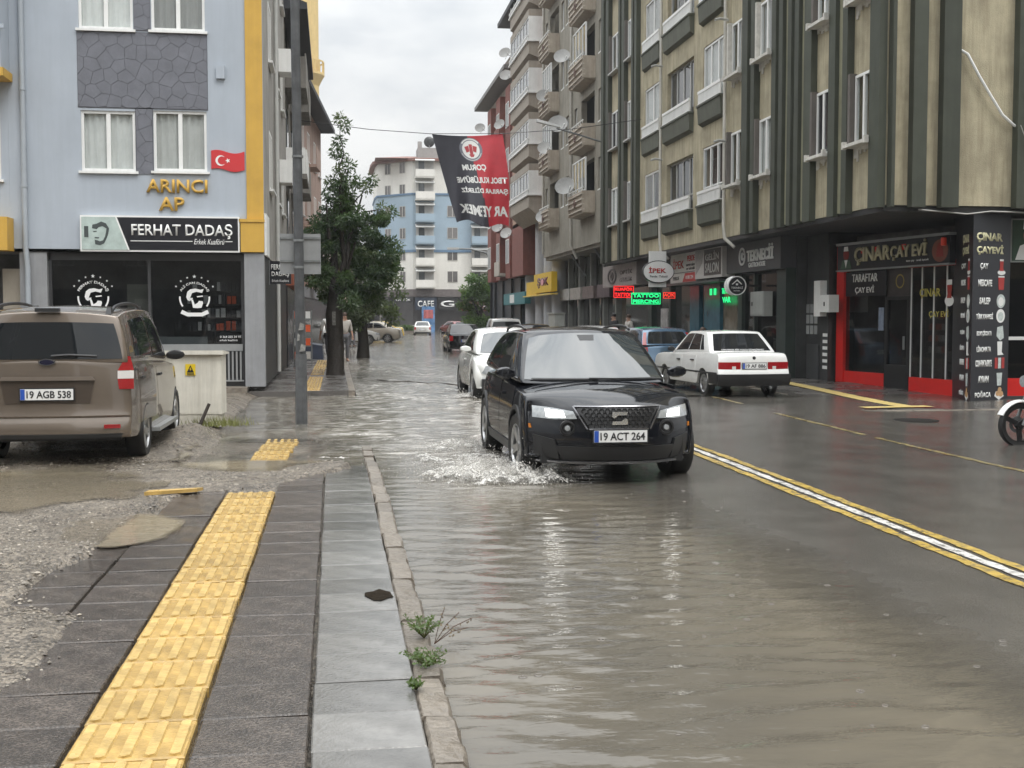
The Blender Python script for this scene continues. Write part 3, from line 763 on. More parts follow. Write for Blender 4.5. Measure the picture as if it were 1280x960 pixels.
# bay on the left edge
b = MB(); wall_mesh(b, -14, -6.30, 6.42, 14, [(-8.3, -6.55, 7.3, 8.9), (-8.3, -6.55, 10.2, 11.8)], 24.55, 24.75); b.box(-6.45, 24.75, 6.42, -6.30, YF - .001, 14); b.box(-14, 24.75, 6.42, -6.45, YF, 6.5)
wall_mesh(b, -14, -6.352, 2.93, 6.41, [(-8.3, -6.5, 4.35, 6.15)], YF, YF + .25)
b.box(-14, 24.5, 7.16, -6.22, 24.549, 7.24)
P2(b, 'bay_wall', M_BLUE)
P2(MB().box(-14, 24.5, 6.26, -6.25, YF - .002, 6.418), 'bay_trim', M_OCHRE)
P2(MB().box(-14, 24.7, 2.93, -6.29, YF - .002, 3.58), 'canopy_box', M_OCHRE)
window(bl, at_((-7.4, YF + .03, 4.35)), 0, 1.8, 1.8, 3, M_CURTG, sill=M_PVC); window(bl, at_((-7.42, 24.57, 7.3)), 0, 1.74, 1.6, 3, M_CURTG, sill=M_PVC)
window(bl, at_((-7.42, 24.57, 10.2)), 0, 1.74, 1.6, 3, M_CURTG, sill=M_PVC)
b = MB(); b.path([(-6.06, YF - .06, 14), (-6.06, YF - .06, 3.0), (-6.03, YF - .06, 2.6), (-6.03, YF - .06, .25)], .055, 8)
for z in (4.2, 6.1, 8.0): b.tube((-6.06, YF - .06, z), (-6.06, YF - .06, z + .05), .066)
P2(b, 'downpipe', mat('pipe_grey', (.34, .37, .40), .45, var=.1), 50)
P2(MB().box(-2.32, YF - .07, 6.44, -2.15, YF - .001, 6.70), 'vent_box', M_BLUE)
# barber shop front
b = MB()
for x in (-5.65, -3.72, -1.86): P2(MB().box(x - .03, YF + .16, .2, x + .03, YF + .24, 2.779), 'mullion', mat('shop_dark_frame', (.05, .05, .053), .4))
b.box(-5.65, YF + .17, 2.78, -1.83, YF + .23, 2.93); b.box(-5.65, YF + .15, .95, -1.83, YF + .25, 1.06); b.box(-5.62, YF + .17, .2, -1.86, YF + .23, .36)
P2(b, 'shop_frame', mat('shop_dark_frame', (.05, .05, .053), .4))
P2(MB().box(-3.63, YF + .13, .93, -1.87, YF + .149, 1.07), 'shop_rail', M_ALU)
sg = P2(MB().box(-5.62, YF + .195, 1.06, -1.86, YF + .205, 2.78), 'shop_glass', M_GLASSD)
P2(MB().box(-5.62, YF + .20, .36, -1.86, YF + .21, .95), 'shop_kickplate', mat('dark_kick', (.03, .03, .032), .5))
for i in range(21):
    x = -3.55 + i * .081
    P2(MB().box(x, YF + .1, .33, x + .035, YF + .12, .92), 'railing_bar', M_ALU)
P2(MB().box(-3.6, YF + .09, .30, -1.85, YF + .125, .33), 'railing_bar', M_ALU)
P2(MB().box(-1.81, YF - .05, .2, -1.41, YF + .3, 2.93), 'pillar', M_GREYP); P2(MB().box(-6.2, YF + .02, .2, -5.68, YF + .3, 2.93), 'pillar', M_GREYP)
P2(MB().box(-6.6, YF + .3, .2, -6.22, YF + .34, 2.6), 'door', mat('beige_door', (.36, .32, .26), .5, var=.1))
b = MB(); b.box(-14, YF - .0, 2.93, -1.42, 26.6, 2.99); P2(b, 'soffit', M_SIDE)
# inside the shop: shelves with red and pale goods, chairs backs, counter
b = MB(); sh = MB()
r0 = random.Random(5)
for z in (1.35, 1.62, 1.9, 2.17): sh.box(-3.05, YF + .40, z - .02, -1.9, YF + .49, z)
P2(sh, 'shelf', mat('shelf_dark', (.05, .045, .04), .5))
gm = [mat('goods_red', (.75, .12, .04), .5), mat('goods_pale', (.6, .58, .55), .5), mat('goods_dark', (.05, .05, .055), .5)]
for z in (1.35, 1.62, 1.9, 2.17):
    x = -3.0
    while x < -1.95:
        w = r0.uniform(.05, .09); k = 0 if (-2.45 < x < -2.05 and r0.random() < .75 and z in (1.35, 1.9)) else r0.choice((1, 2, 2))
        P2(MB().box(x, YF + .41, z + .001, x + w, YF + .47, z + r0.uniform(.13, .2)), 'bottle', gm[k]); x += w + r0.uniform(.01, .05)
P2(MB().box(-3.6, YF + .38, .9, -2.6, YF + .49, 1.22), 'counter', mat('counter_grey', (.30, .31, .30), .5))
P2(MB().box(-4.2, YF + .40, 1.3, -3.75, YF + .44, 2.3), 'mirror', mat('mirror_panel', (.25, .24, .20), .3))
# window emblems, flat white film on the glass
M_FILM = mat('white_film', (.80, .80, .79), .5, var=.03)
def emblem(cx_, cz_, word):
    y = YF + .192; k = .84
    def put(polys, nm):
        b = MB(); flat(b, [[(cx_ + u * k, cz_ + v * k) for u, v in p] for p in polys], y, .003); return P2(b, nm, M_FILM)
    for i, a in enumerate(np.linspace(math.pi * .82, math.pi * .18, 7)):
        put(star_tris(.52 * math.cos(a), .52 * math.sin(a), .05 if i == 3 else .03), 'star')
    put([[(-.20, .02), (-.17, .15), (-.10, .21), (-.06, .12), (-.10, .02)], [(-.10, .21), (.02, .23), (.05, .15), (-.06, .12)], [(.02, .23), (.14, .20), (.22, .22), (.18, .12), (.05, .15)], [(-.20, .02), (-.10, .02), (-.12, -.08), (-.17, -.05)], [(-.13, .0), (-.04, .0), (-.06, -.05), (-.12, -.07)]], 'quiff')
    put([[(-.08, -.06), (-.04, -.04), (.0, -.16), (.06, -.25), (-.04, -.24)], [(.0, -.16), (.07, -.12), (.20, -.13), (.16, -.24), (.06, -.25)], [(.07, -.12), (.10, -.07), (.19, -.08), (.20, -.13)]], 'beard')
    put([[(.05, .04), (.19, .06), (.20, .03), (.06, .015)]], 'brow')
    for a0, a1 in ((math.pi * .97, math.pi * 1.2), (-math.pi * .2, math.pi * .03)):
        b = MB(); ring(b, cx_, cz_, .33 * k, .37 * k, y, .003, 8, a0, a1); P2(b, 'scroll', M_FILM)
    put([[(-.30, -.29), (-.16, -.36), (-.18, -.45), (-.34, -.38)], [(-.16, -.36), (.16, -.36), (.18, -.45), (-.18, -.45)], [(.16, -.36), (.30, -.29), (.34, -.38), (.18, -.45)]], 'ribbon')
    arc_text(word, M_FILM, bl, at_((cx_, y - .001, cz_)), FRONT, .37 * k, .085 * k, math.pi * .86, math.pi * .14)
emblem(-2.83, 2.02, 'ALİ CAN DADAŞ'); emblem(-4.83, 2.02, 'FERHAT DADAŞ')
P2(MB().box(-4.05, YF + .36, 1.5, -3.7, YF + .39, 2.0), 'poster', mat('poster_beige', (.34, .32, .27), .6))
text('0 364 225 34 18', M_FILM, bl, at_((-2.12, YF + .19, 1.22)), FRONT, w=.42, h=.045, ext=.003); text('erkek kuaförü', M_FILM, bl, at_((-2.16, YF + .19, 1.15)), FRONT, w=.36, h=.04, ext=.003)
# fascia sign
s = thing('shop_sign', 'long black FERHAT DADAŞ barber sign with bearded face, white frame', 'sign', (-3.44, YF - .12, 2.94))
P = lambda b, n, m, sm=None: P2(b, n, m, sm, s)
P(MB().box(-5.0, YF - .12, 2.94, -1.89, YF - .002, 3.66), 'frame', M_GWHITE)
P(MB().box(-4.97, YF - .128, 2.975, -1.92, YF - .119, 3.625), 'panel', M_BLKSIGN)
P(MB().prism([(-4.97, 2.975), (-4.08, 2.975), (-4.32, 3.625), (-4.97, 3.625)], YF - .134, YF - .127, 'y'), 'portrait_panel', mat('pale_teal', (.42, .50, .47), .5, var=.25, vs=4))
P(MB().prism([(-4.08, 2.975), (-4.05, 2.975), (-4.29, 3.625), (-4.32, 3.625)], YF - .136, YF - .127, 'y'), 'panel_edge', M_GWHITE)
b = MB(); q = lambda L_: [[(-4.62 + u, 3.30 + v) for u, v in p] for p in L_]
flat(b, q([[(-.15, .10), (-.14, .17), (-.06, .19), (-.02, .12), (-.06, .08)], [(-.06, .19), (.03, .235), (.05, .14), (-.02, .12)], [(.03, .235), (.12, .20), (.13, .10), (.05, .14)], [(.12, .20), (.18, .10), (.165, .0), (.12, .03), (.13, .10)], [(.12, .03), (.165, 0), (.14, -.08), (.10, -.06)], [(.10, -.06), (.14, -.08), (.08, -.20), (.0, -.24), (.0, -.16), (.06, -.14)], [(.0, -.16), (.0, -.24), (-.09, -.22), (-.10, -.13), (-.05, -.14)], [(-.13, .04), (-.06, .05), (-.06, .03), (-.12, .025)], [(-.10, -.075), (-.01, -.08), (-.02, -.105), (-.10, -.10)], [(-.30, -.08), (-.22, -.08), (-.22, .14), (-.30, .14)]]), YF - .134, .004)
P(b, 'portrait', mat('ink_dark', (.05, .06, .06), .6))
text('FERHAT DADAŞ', M_GWHITE, s, at_((-3.02, YF - .128, 3.355), s), FRONT, w=1.98, h=.30, bold=.015)
P(MB().box(-4.03, YF - .133, 3.148, -2.82, YF - .127, 3.163).box(-2.17, YF - .133, 3.148, -2.03, YF - .127, 3.163), 'rule', M_GWHITE)
text('Erkek Kuaförü', M_GWHITE, s, at_((-2.49, YF - .128, 3.15), s), FRONT, w=.60, h=.11, bold=.0, shear=.3)
# apartment name and flag
s = thing('wall_lettering', 'ochre raised letters ARINCI AP fixed on the pale blue wall', 'lettering', (-3.1, YF - .05, 3.75))
text('ARINCI', M_OCHRE, s, at_((-3.12, YF - .002, 4.27), s), FRONT, w=1.20, h=.27, ext=.05, bold=.02); text('AP', M_OCHRE, s, at_((-3.23, YF - .002, 3.91), s), FRONT, w=.50, h=.27, ext=.05, bold=.02)
s = thing('flag', 'small red Turkish flag plaque with white crescent and star on the blue wall', 'flag', (-2.1, YF - .03, 4.6))
N_ = 20; b = MB(); top = [(-2.44 + .66 * i / N_, 4.98 + .035 * math.sin(i / N_ * 6.0 + .5)) for i in range(N_ + 1)]; bot = [(x, z - .37) for x, z in top]
b.prism(top + bot[::-1], YF - .025, YF - .002, 'y'); P2(b, 'cloth', mat('flag_red', (.55, .03, .035), .5, var=.05), None, s)
b = MB()
A = np.linspace(R(48), R(312), 24); out = [(-2.25 + .105 * math.cos(a), 4.80 + .105 * math.sin(a)) for a in A]
A2 = np.linspace(R(55), R(305), 24); inn = [(-2.225 + .084 * math.cos(a), 4.80 + .084 * math.sin(a)) for a in A2]
for i in range(23): b.prism([out[i], out[i + 1], inn[i + 1], inn[i]], YF - .03, YF - .024, 'y')
flat(b, star_tris(-2.11, 4.80, .055, math.pi), YF - .024, .006)
P2(b, 'crescent_and_star', M_GWHITE, None, s)
# blade sign on the flank
s = thing('blade_sign', 'small black FERHAT DADAŞ sign jutting from the flank of the pale blue block', 'sign', (-1.2, 27, 2.6))
P2(MB().box(-1.40, 27, 2.36, -.93, 27.08, 2.86), 'panel', M_BLKSIGN, None, s)
P2(MB().box(-1.41, 26.98, 2.34, -1.395, 27.1, 2.88), 'bracket', M_STEEL, None, s)
text('FERHAT', M_GWHITE, s, at_((-1.165, 26.999, 2.73), s), FRONT, w=.40, h=.11, ext=.004); text('DADAŞ', M_GWHITE, s, at_((-1.165, 26.999, 2.57), s), FRONT, w=.38, h=.13, ext=.004); text('Erkek Kuaförü', M_GWHITE, s, at_((-1.165, 26.999, 2.43), s), FRONT, w=.36, h=.05, ext=.004, bold=0)
# flank of the corner block: windows, pipe, side shop
b = MB(); b.box(-1.50, YF + .3, .2, -1.43, 37, 2.93); P2(b, 'side_shopfront', mat('dark_shutter', (.035, .035, .036), .5, var=.2))
P2(MB().box(-1.405, YF + .1, 2.9, -1.36, 26.4, 3.75), 'side_sign', M_GWHITE)
for z in (4.5, 7.35, 10.2):
    for y in (28.2, 31.5, 34.6):
        window(bl, at_((-1.40, y, z)), R(90), 1.1, 1.3, 2, None, sill=M_PVC, glass=mat('pane_dark', (.05, .055, .06), .08, var=.2, rand=.4))
P2(MB().path([(-1.34, 29.9, 14), (-1.34, 29.9, .3)], .05, 8), 'side_pipe', mat('pipe_pale', (.45, .45, .43), .5), 50)
for z in (5.2, 8.1, 10.9):
    P2(MB().box(-1.40, 32.6, z, -1.08, 33.4, z + .6), 'air_conditioner', M_PVC)

# ================================================================== LEFT: ROW BEYOND
M_OLD = mat('old_grey_render', (.23, .215, .195), .9, var=.25, vs=1.2, stain=.6, bump=.2)
M_PINK = mat('pink_render', (.40, .285, .235), .85, var=.15, vs=1.3, stain=.4)
M_EAVE = mat('dark_eave', (.035, .038, .045), .7, var=.2)
M_PANE = mat('pane_far', (.07, .08, .085), .07, var=.2, rand=.5)
M_SHOP = mat('shop_dark', (.03, .03, .032), .25, var=.4, vs=2)
def far_windows(par, pts, rot, w, h, n=2, sub=0):
    for p in pts: window(par, p, rot, w, h, n, None, sill=M_PVC, glass=M_PANE, sub=sub)
g = thing('old_apartments', 'narrow grey apartments with stacked balconies under a dark eave', 'building', (-1.5, 37, 0))
def PG(b, n, m, sm=None): return P2(b, n, m, sm, g)
PG(MB().box(-9, 37.02, .1, -1.45, 47, 10.9), 'wall', M_OLD)
b = MB(); b.hexa([(-9, 36.6, 10.75), (-.72, 36.6, 10.75), (-.72, 47.3, 10.75), (-9, 47.3, 10.75)], [(-9, 36.6, 10.95), (-.72, 36.6, 10.95), (-.72, 47.3, 10.95), (-9, 47.3, 10.95)])
b.prism([(-9, 10.951), (-.75, 10.951), (-5, 12.6)], 36.6, 47.3, 'y'); PG(b, 'roof', M_EAVE)
for k, z in enumerate((3.3, 6.1, 8.9)):
    for y0 in (38.2, 42.6):
        bb = PG(MB().box(-1.449, y0, z - .16, -.80, y0 + 3, z), 'balcony', M_OLD)
        r = MB(); r.box(-.84, y0, z + .001, -.80, y0 + 3, z + .75 if k % 2 else z + .9); r.box(-1.44, y0, z + .001, -.845, y0 + .05, z + .8)
        PG(r, 'parapet', M_PVC if (k + int(y0)) % 3 == 0 else M_OLD)
        PG(MB().box(-1.448, y0 + .8, z + .01, -1.42, y0 + 1.8, z + 2.1), 'balcony_door', M_PANE)
PG(MB().box(-1.449, 37.3, .11, -1.40, 46.8, 2.6), 'shopfront', M_SHOP)
PG(MB().box(-1.449, 37.3, 2.61, -1.2, 46.8, 3.05), 'fascia', mat('fascia_red', (.30, .09, .05), .6, var=.2))
g = thing('pink_apartments', 'faded pink apartments with a deep dark eave behind the street tree', 'building', (-1.5, 49, 0), R(-4.3))
# built in its own axes: front faces +x
def lp(b, n, m, sm=None): return b.build(n, m, g, sm)
lp(MB().box(-8, -1.6, .1, -.75, 21, 12.2), 'wall', M_PINK)
b = MB(); b.box(-9, -2.0, 12.2, .02, 21.5, 12.42); b.prism([(-9, 12.421), (.0, 12.421), (-4.5, 14.4)], -2, 21.5, 'y'); lp(b, 'roof', M_EAVE)
for z in (3.7, 6.6, 9.5):
    far_windows(g, [(-.73, y, z) for y in (1, 4, 7, 10.5, 13.5, 17, 19.7)], R(90), 1.2, 1.5)
    for y in (2.6, 12):
        lp(MB().box(-.749, y - 1, z - .5, -.1, y + 1.2, z - .36).box(-.14, y - 1, z - .359, -.1, y + 1.2, z + .5), 'balcony', M_PINK)
lp(MB().box(-.749, -1.5, .11, -.70, 20.8, 2.6), 'shopfront', M_SHOP)
lp(MB().box(-.749, -1.5, 2.61, -.5, 20.8, 3.1), 'fascia', mat('fascia_grey', (.25, .25, .27), .5, var=.3))
g = thing('shop_row', 'low dark shops under awnings behind the parked cars on the left', 'building', (0, 72, 0), R(-4.5))
lp(MB().box(-9, .2, .05, -.8, 40, 7.5), 'wall', M_PINK); lp(MB().box(-9, 0, 7.5, -.2, 40.3, 7.75), 'roof', M_EAVE)
lp(MB().box(-.799, .3, .06, -.74, 39, 2.5), 'shopfront', M_SHOP); lp(MB().box(-.799, .3, 2.51, -.1, 39, 2.7), 'awning', mat('awning_green', (.05, .12, .09), .7, var=.3))
far_windows(g, [(-.78, 2.5 + 3.6 * i, 4.2) for i in range(10)], R(90), 1.3, 1.5)
t = thing('tower', 'yellow tower with a small railed balcony rising behind the dark eaves', 'tower', (-2.62, 110, 0))
M_TOW = mat('tower_yellow', (.62, .46, .20), .8, var=.08, stain=.15)
MB().lathe([(1.45, 0), (1.45, 34)], 20).build('shaft', M_TOW, t, 40)
MB().lathe([(1.46, 22.3), (1.75, 22.9), (1.95, 23.2), (1.95, 23.4), (1.46, 23.4)], 20).build('balcony', M_TOW, t, 30)
b = MB(); b.lathe([(1.85, 24.35), (1.93, 24.35), (1.93, 24.47), (1.85, 24.47)], 20, close=True)
for i in range(20): a = i * math.pi / 10; b.box(1.88 * math.cos(a) - .06, 1.88 * math.sin(a) - .06, 23.4, 1.88 * math.cos(a) + .06, 1.88 * math.sin(a) + .06, 24.4)
b.build('railing', M_TOW, t)
MB().lathe([(1.2, 34), (1.3, 34.2), (.05, 42)], 20).build('cone', M_EAVE, t, 40)

# ================================================================== STREET POLE, SIGN BACK, CABINET
t = thing('street_pole', 'tall dark steel pole standing in the brown water beside the pavement', 'pole', (-.5, 18.4, -.1))
M_POLE = mat('pole_paint', (.085, .088, .092), .5, .2, var=.35, vs=6, stain=.5, streak=(9, 9, .8))
MB().tube((0, 0, 0), (-.06, 0, 9.5), .078, .062, 10).build('shaft', M_POLE, t, 40)
MB().tube((0, 0, 0), (0, 0, 1.16), .092, .088, 10).build('sleeve', mat('pole_sleeve', (.13, .135, .14), .45, .3, var=.4, vs=9, stain=.5), t, 40)
for z in (2.45, 2.85, 4.1): MB().tube((-.02, 0, z), (-.02, 0, z + .035), .084, .084, 10).build('clamp', M_STEEL, t, 40)
b = MB(); r0 = random.Random(2)
for i in range(3):
    z = 1.2 + i * .16; w = r0.uniform(.02, .05); q = r0.uniform(-.04, .03)
    MB().prism([(q - w, z), (q + w * .7, z + .01), (q + w, z + .09), (q - w * .4, z + .12)], -.094, -.082, 'y').build('torn_poster', mat('torn_paper', (.24, .235, .22), .8, var=.5, vs=24), t)
t = thing('traffic_sign', 'grey blank back of a square traffic sign clamped to the dark pole', 'sign', (-.5, 18.55, 2.28))
MB().box(-.30, 0, 0, .30, .02, .60).build('plate', mat('sign_back_grey', (.28, .285, .285), .5, .3, var=.12, vs=5), t)
MB().box(-.30, -.022, .17, .30, -.001, .20).box(-.30, -.022, .52, .30, -.001, .55).build('rib', M_STEEL, t)
MB().box(-.305, -.006, -.006, .305, .03, .0).box(-.306, -.006, 0, -.3, .03, .6).box(.3, -.006, 0, .306, .03, .6).build('rim', M_ALU, t)
t = thing('utility_cabinet', 'cream ribbed electric cabinet with a yellow warning sticker beside the brown van', 'cabinet', (-2.12, 17.6, .05), R(-4))
M_CAB = mat('cream_metal', (.66, .63, .55), .5, var=.1, vs=5, stain=.3)
b = MB(); b.box(-.52, 0, .18, .52, .42, 1.03)
for i in range(17): x = -.49 + i * .058; b.box(x, -.005, .2, x + .034, -.001, 1.0)
b.build('body', M_CAB, t)
MB().prism([(-.06, 1.035), (.46, 1.035), (.46, 1.06), (-.06, 1.095)], -.56, .56, 'x').build('lid', M_CAB, t)
MB().box(-.5, .02, 0, .5, .4, .179).box(-.5, -.008, .02, .47, .015, .165).build('plinth', mat('cream_plinth', (.52, .49, .42), .6, var=.2, stain=.4), t)
s = MB().box(.02, -.02, .74, .16, -.0125, .90).build('warning_sticker', mat('sticker_yellow', (.70, .50, .02), .4, var=.05), t)
b = MB(); b.prism([(.04, .78), (.14, .78), (.09, .885)], -.0235, -.0195, 'y', 0); b.prism([(.088, .80), (.105, .83), (.093, .835), (.10, .86), (.078, .828), (.09, .824)], -.0262, -.0232, 'y', 1); b.box(.04, -.0235, .75, .14, -.0195, .768)
b.build('warning_mark', [M_BLKSIGN, mat('sticker_yellow')], s)
st = MB().tube((-1.86, 16.9, .08), (-1.72, 17.0, .42), .028, .024, 6).build('wooden_stake', mat('dark_wood', (.03, .022, .016), .8, var=.3), None)
tag(st, 'short dark stake leaning from the gravel before the cream cabinet', 'stake')
bo = MB().hexa([(-1.62, 10.55, .085), (-1.20, 10.72, .085), (-1.16, 10.86, .08), (-1.60, 10.68, .085)], [(-1.62, 10.55, .115), (-1.20, 10.72, .115), (-1.16, 10.86, .105), (-1.60, 10.68, .115)]).build('loose_tile', M_TACT)
tag(bo, 'broken yellow tactile tile lying loose on the gravel', 'tile')
# ================================================================== RIGHT: STRIPED CORNER BUILDING
M_STUC = mat('beige_stucco', (.44, .39, .27), .9, var=.3, vs=1.3, bump=.9, bs=45, stain=.6)
M_FIN = mat('olive_fin', (.048, .054, .038), .7, var=.2, vs=2, bump=.15, stain=.35, rand=.12)
M_FINL = mat('olive_fin_pale', (.22, .215, .14), .75, var=.2, vs=2, bump=.15, stain=.4)
M_PARA = mat('parapet_green', (.095, .10, .075), .75, var=.2, vs=2, bump=.15, stain=.4, rand=.1)
M_SILL = mat('rough_white_sill', (.60, .58, .53), .7, var=.2, vs=8, stain=.35)
M_SOFF = mat('black_soffit', (.03, .03, .031), .5, var=.4)
M_REVEAL = mat('grey_brown_reveal', (.125, .11, .098), .8, var=.15, stain=.3)
XF = 10.7; Z0 = 3.83; FH = 2.9
rb = thing('striped_apartments', 'beige corner apartments with dark olive vertical fins above the tea house', 'building', (10.7, 22.4, 0))
def PR(b, n, m, sm=None, par=None): return P2(b, n, m, sm, par or rb)
def rloc(p, par=None): return at_(p, par or rb)
cols = []   # (y0, y1, z above floor base, height, kind)
ops = []
ZT = 17.5
narrow = [(22.88, 23.72, 'G'), (24.95, 25.72, 'F'), (28.36, 29.36, 'E'), (30.55, 31.55, 'D'), (42.35, 43.2, 'n'), (44.35, 45.7, 'n')]
wide = [(32.2, 34.2, 'C'), (35.15, 38.05, 'B'), (38.75, 40.85, 'A')]
for y0, y1, k in narrow:
    for f in range(5):
        ops.append((y0, y1, Z0 + 1.35 + f * FH, Z0 + 2.75 + f * FH))
for y0, y1, k in wide:
    for f in range(5):
        ops.append((y0, y1, Z0 + 1.05 + f * FH, Z0 + 2.72 + f * FH))
b = MB(); wall_mesh(b, 22.4, 47.2, Z0, ZT, ops, XF, XF + .28, 'x')
b.box(XF + .28, 22.4, Z0, 24, 22.7, ZT); b.box(XF, 22.4, ZT, 24, 47.2, ZT + .2)
PR(b, 'wall', M_STUC)
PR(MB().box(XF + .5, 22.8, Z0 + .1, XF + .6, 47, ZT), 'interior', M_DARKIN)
PR(MB().box(XF + .02, 22.45, Z0 - .12, 24, 47.1, Z0 - .004), 'soffit', M_SOFF)
# fins
def fin(y0, y1, d=.24, m=None, z0=Z0 - .05): PR(MB().box(XF - d * .62, y0, z0, XF - .002, y1, ZT), 'fin', m or M_FIN)
for y0, y1, d in ((22.36, 22.80, .26), (23.86, 24.1, .26), (24.5, 24.84, .24), (25.8, 26.22, .24), (26.55, 26.80, .24), (27.0, 27.22, .24), (27.55, 27.80, .24), (28.0, 28.28, .24), (29.46, 29.72, .26), (29.98, 30.4, .26), (41.5, 41.8, .26), (42.0, 42.25, .26), (43.3, 43.7, .26), (43.95, 44.22, .26), (45.85, 46.3, .26), (46.7, 47.15, .26)):
    fin(y0, y1, d)
for y0, y1 in ((24.11, 24.49), (26.24, 26.54), (26.81, 26.99), (27.23, 27.54), (29.73, 29.97), (43.71, 43.94), (46.31, 46.69)):
    PR(MB().box(XF - .06, y0, Z0, XF - .002, y1, ZT), 'rib', M_FINL)
# reveals and windows
M_PANER = mat('pane_right', (.035, .038, .042), .05, var=.25, rand=.5)
M_PVCG = mat('grey_window_frame', (.42, .42, .40), .4, var=.1)
r0 = random.Random(8)
for y0, y1, k in narrow:
    for f in range(5):
        z = Z0 + 1.35 + f * FH; w = y1 - y0; white = (k in 'DE' and f >= 1)
        window(rb, rloc((XF - .045, (y0 + y1) / 2, z)), R(-90), w - .03, 1.4, 2, None if r0.random() < .45 else (M_CURT if r0.random() < .5 else M_CURTG), glass=M_PANER if r0.random() < .4 else M_GLASS)
        PR(MB().box(XF - .15, y1 + .005, z - .05, XF + .1, y1 + .12, z + 1.45), 'reveal', M_SILL if white else M_REVEAL); PR(MB().box(XF - .06, y0 - .06, z - .05, XF + .1, y0 - .005, z + 1.45), 'reveal', M_SILL if white else M_REVEAL)
        if k in 'FGED':   # roughly plastered sill with drips of white render
            s = MB(); s.box(XF - .26, y0 - .1, z - .07, XF + .09, y1 + .1, z - .004); s.box(XF - .27, y0 - .13, z - .09, XF - .18, y0 - .05, z + .06); s.box(XF - .27, y1 + .05, z - .09, XF - .18, y1 + .13, z + .06)
            y = y0 - .05
            while y < y1 + .02:
                q = r0.uniform(.05, .12); s.box(XF - .03, y, z - .07 - r0.uniform(.05, .22) * (1.3 if abs(y - (y0 + y1) / 2) > w * .3 else .7), XF - .001, y + q * .9, z - .071); y += q
            PR(s, 'sill', M_SILL)
        else: PR(MB().box(XF - .2, y0 - .05, z - .06, XF + .09, y1 + .05, z - .004), 'sill', M_PVCG)
bal = None
for y0, y1, k in wide:
    w = y1 - y0; yc = (y0 + y1) / 2
    if k == 'C': w0, d0 = w, .30
    for f in range(5):
        zb = Z0 + f * FH; d = .17 if k != 'A' else .13
        window(rb, rloc((XF + (.02 if k != 'B' else .12), yc, zb + 1.07)), R(-90), w - .04, 1.64, {'A': 2, 'B': 4, 'C': 3}[k], M_CURTG if r0.random() < .5 else None, frame=M_PVC if k != 'B' else M_PVCG, glass=M_GLASS if r0.random() < .6 else M_PANER, sub=1 if (k == 'C' and f == 0) or (k == 'B' and f == 0) else 0)
        b = MB(); yb0, yb1 = y0 - .02, y1 + .06
        b.prism([(XF - .003, zb + .44), (XF - d * .8, zb + .52), (XF - d, zb + 1.0), (XF - .003, zb + 1.0)], yb0, yb1, 'y')
        b.box(XF - d - .03, yb0 - .03, zb + 1.0, XF - .003, yb1 + .03, zb + 1.055)
        p = PR(b, 'parapet', M_PARA)
        r = MB(); q = XF - d + .03; h = .40
        r.box(q - .02, yb0, zb + 1.056, q + .03, yb1, zb + 1.10); r.box(q - .02, yb0, zb + 1.06 + h - .08, q + .04, yb1, zb + 1.06 + h)
        n = int(w / .115)
        for i in range(n + 1):
            y = yb0 + .05 + (yb1 - yb0 - .1) * i / n; r.box(q - .008, y - .028, zb + 1.111, q + .028, y + .028, zb + 1.06 + h - .081)
        ra = PR(r, 'railing', M_PVC); ra['kind'] = 'stuff'
for y in (38.4, 31.88): PR(MB().path([(XF - .12, y, ZT), (XF - .12, y, Z0 + .3), (XF - .12, y - .12, Z0 - .05), (XF + .1, y - .3, Z0 - .3)], .05, 8), 'downpipe', mat('pipe_cream', (.50, .48, .43), .5, var=.15, stain=.3), 50)
for y, z in ((38.25, 9.75), (38.25, 6.75), (31.7, 9.65), (31.7, 6.4)): PR(MB().path([(XF - .1, y, z), (XF - .35, y - .05, z + .02), (XF - .5, y - .1, z - .03)], .035, 6), 'waste_pipe', M_PVCG, 50)
# flank on the side street
for x0, x1 in ((10.75, 10.82), (11.18, 11.47), (11.80, 12.16), (13.38, 14.0), (15.0, 15.5), (17, 17.5)):
    PR(MB().box(x0, 22.4 - .2, Z0 - .05, x1, 22.398, ZT), 'fin', M_FIN)
PR(MB().path([(12.24, 22.36, 6.86), (12.34, 22.3, 6.78), (12.6, 22.3, 6.35), (12.85, 22.3, 5.98), (13.1, 22.3, 5.62), (13.35, 22.3, 5.42), (13.7, 22.3, 5.3), (14.5, 22.3, 5.5)], .028, 6), 'white_conduit', M_PVC, 50)
PR(MB().path([(13.6, 22.14, 8.6), (13.55, 22.14, 7.0), (13.5, 22.14, 5.5), (13.6, 22.14, 5.3)], .012, 5).path([(13.4, 22.14, 5.4), (13.7, 22.14, 4.7), (14.1, 22.14, 4.2)], .010, 5).path([(11.4, 22.35, 3.74), (12.4, 22.3, 3.66), (12.9, 22.3, 3.72), (13.8, 22.3, 3.70), (15, 22.3, 3.75)], .016, 5), 'cable', mat('cable_grey', (.34, .33, .31), .5))
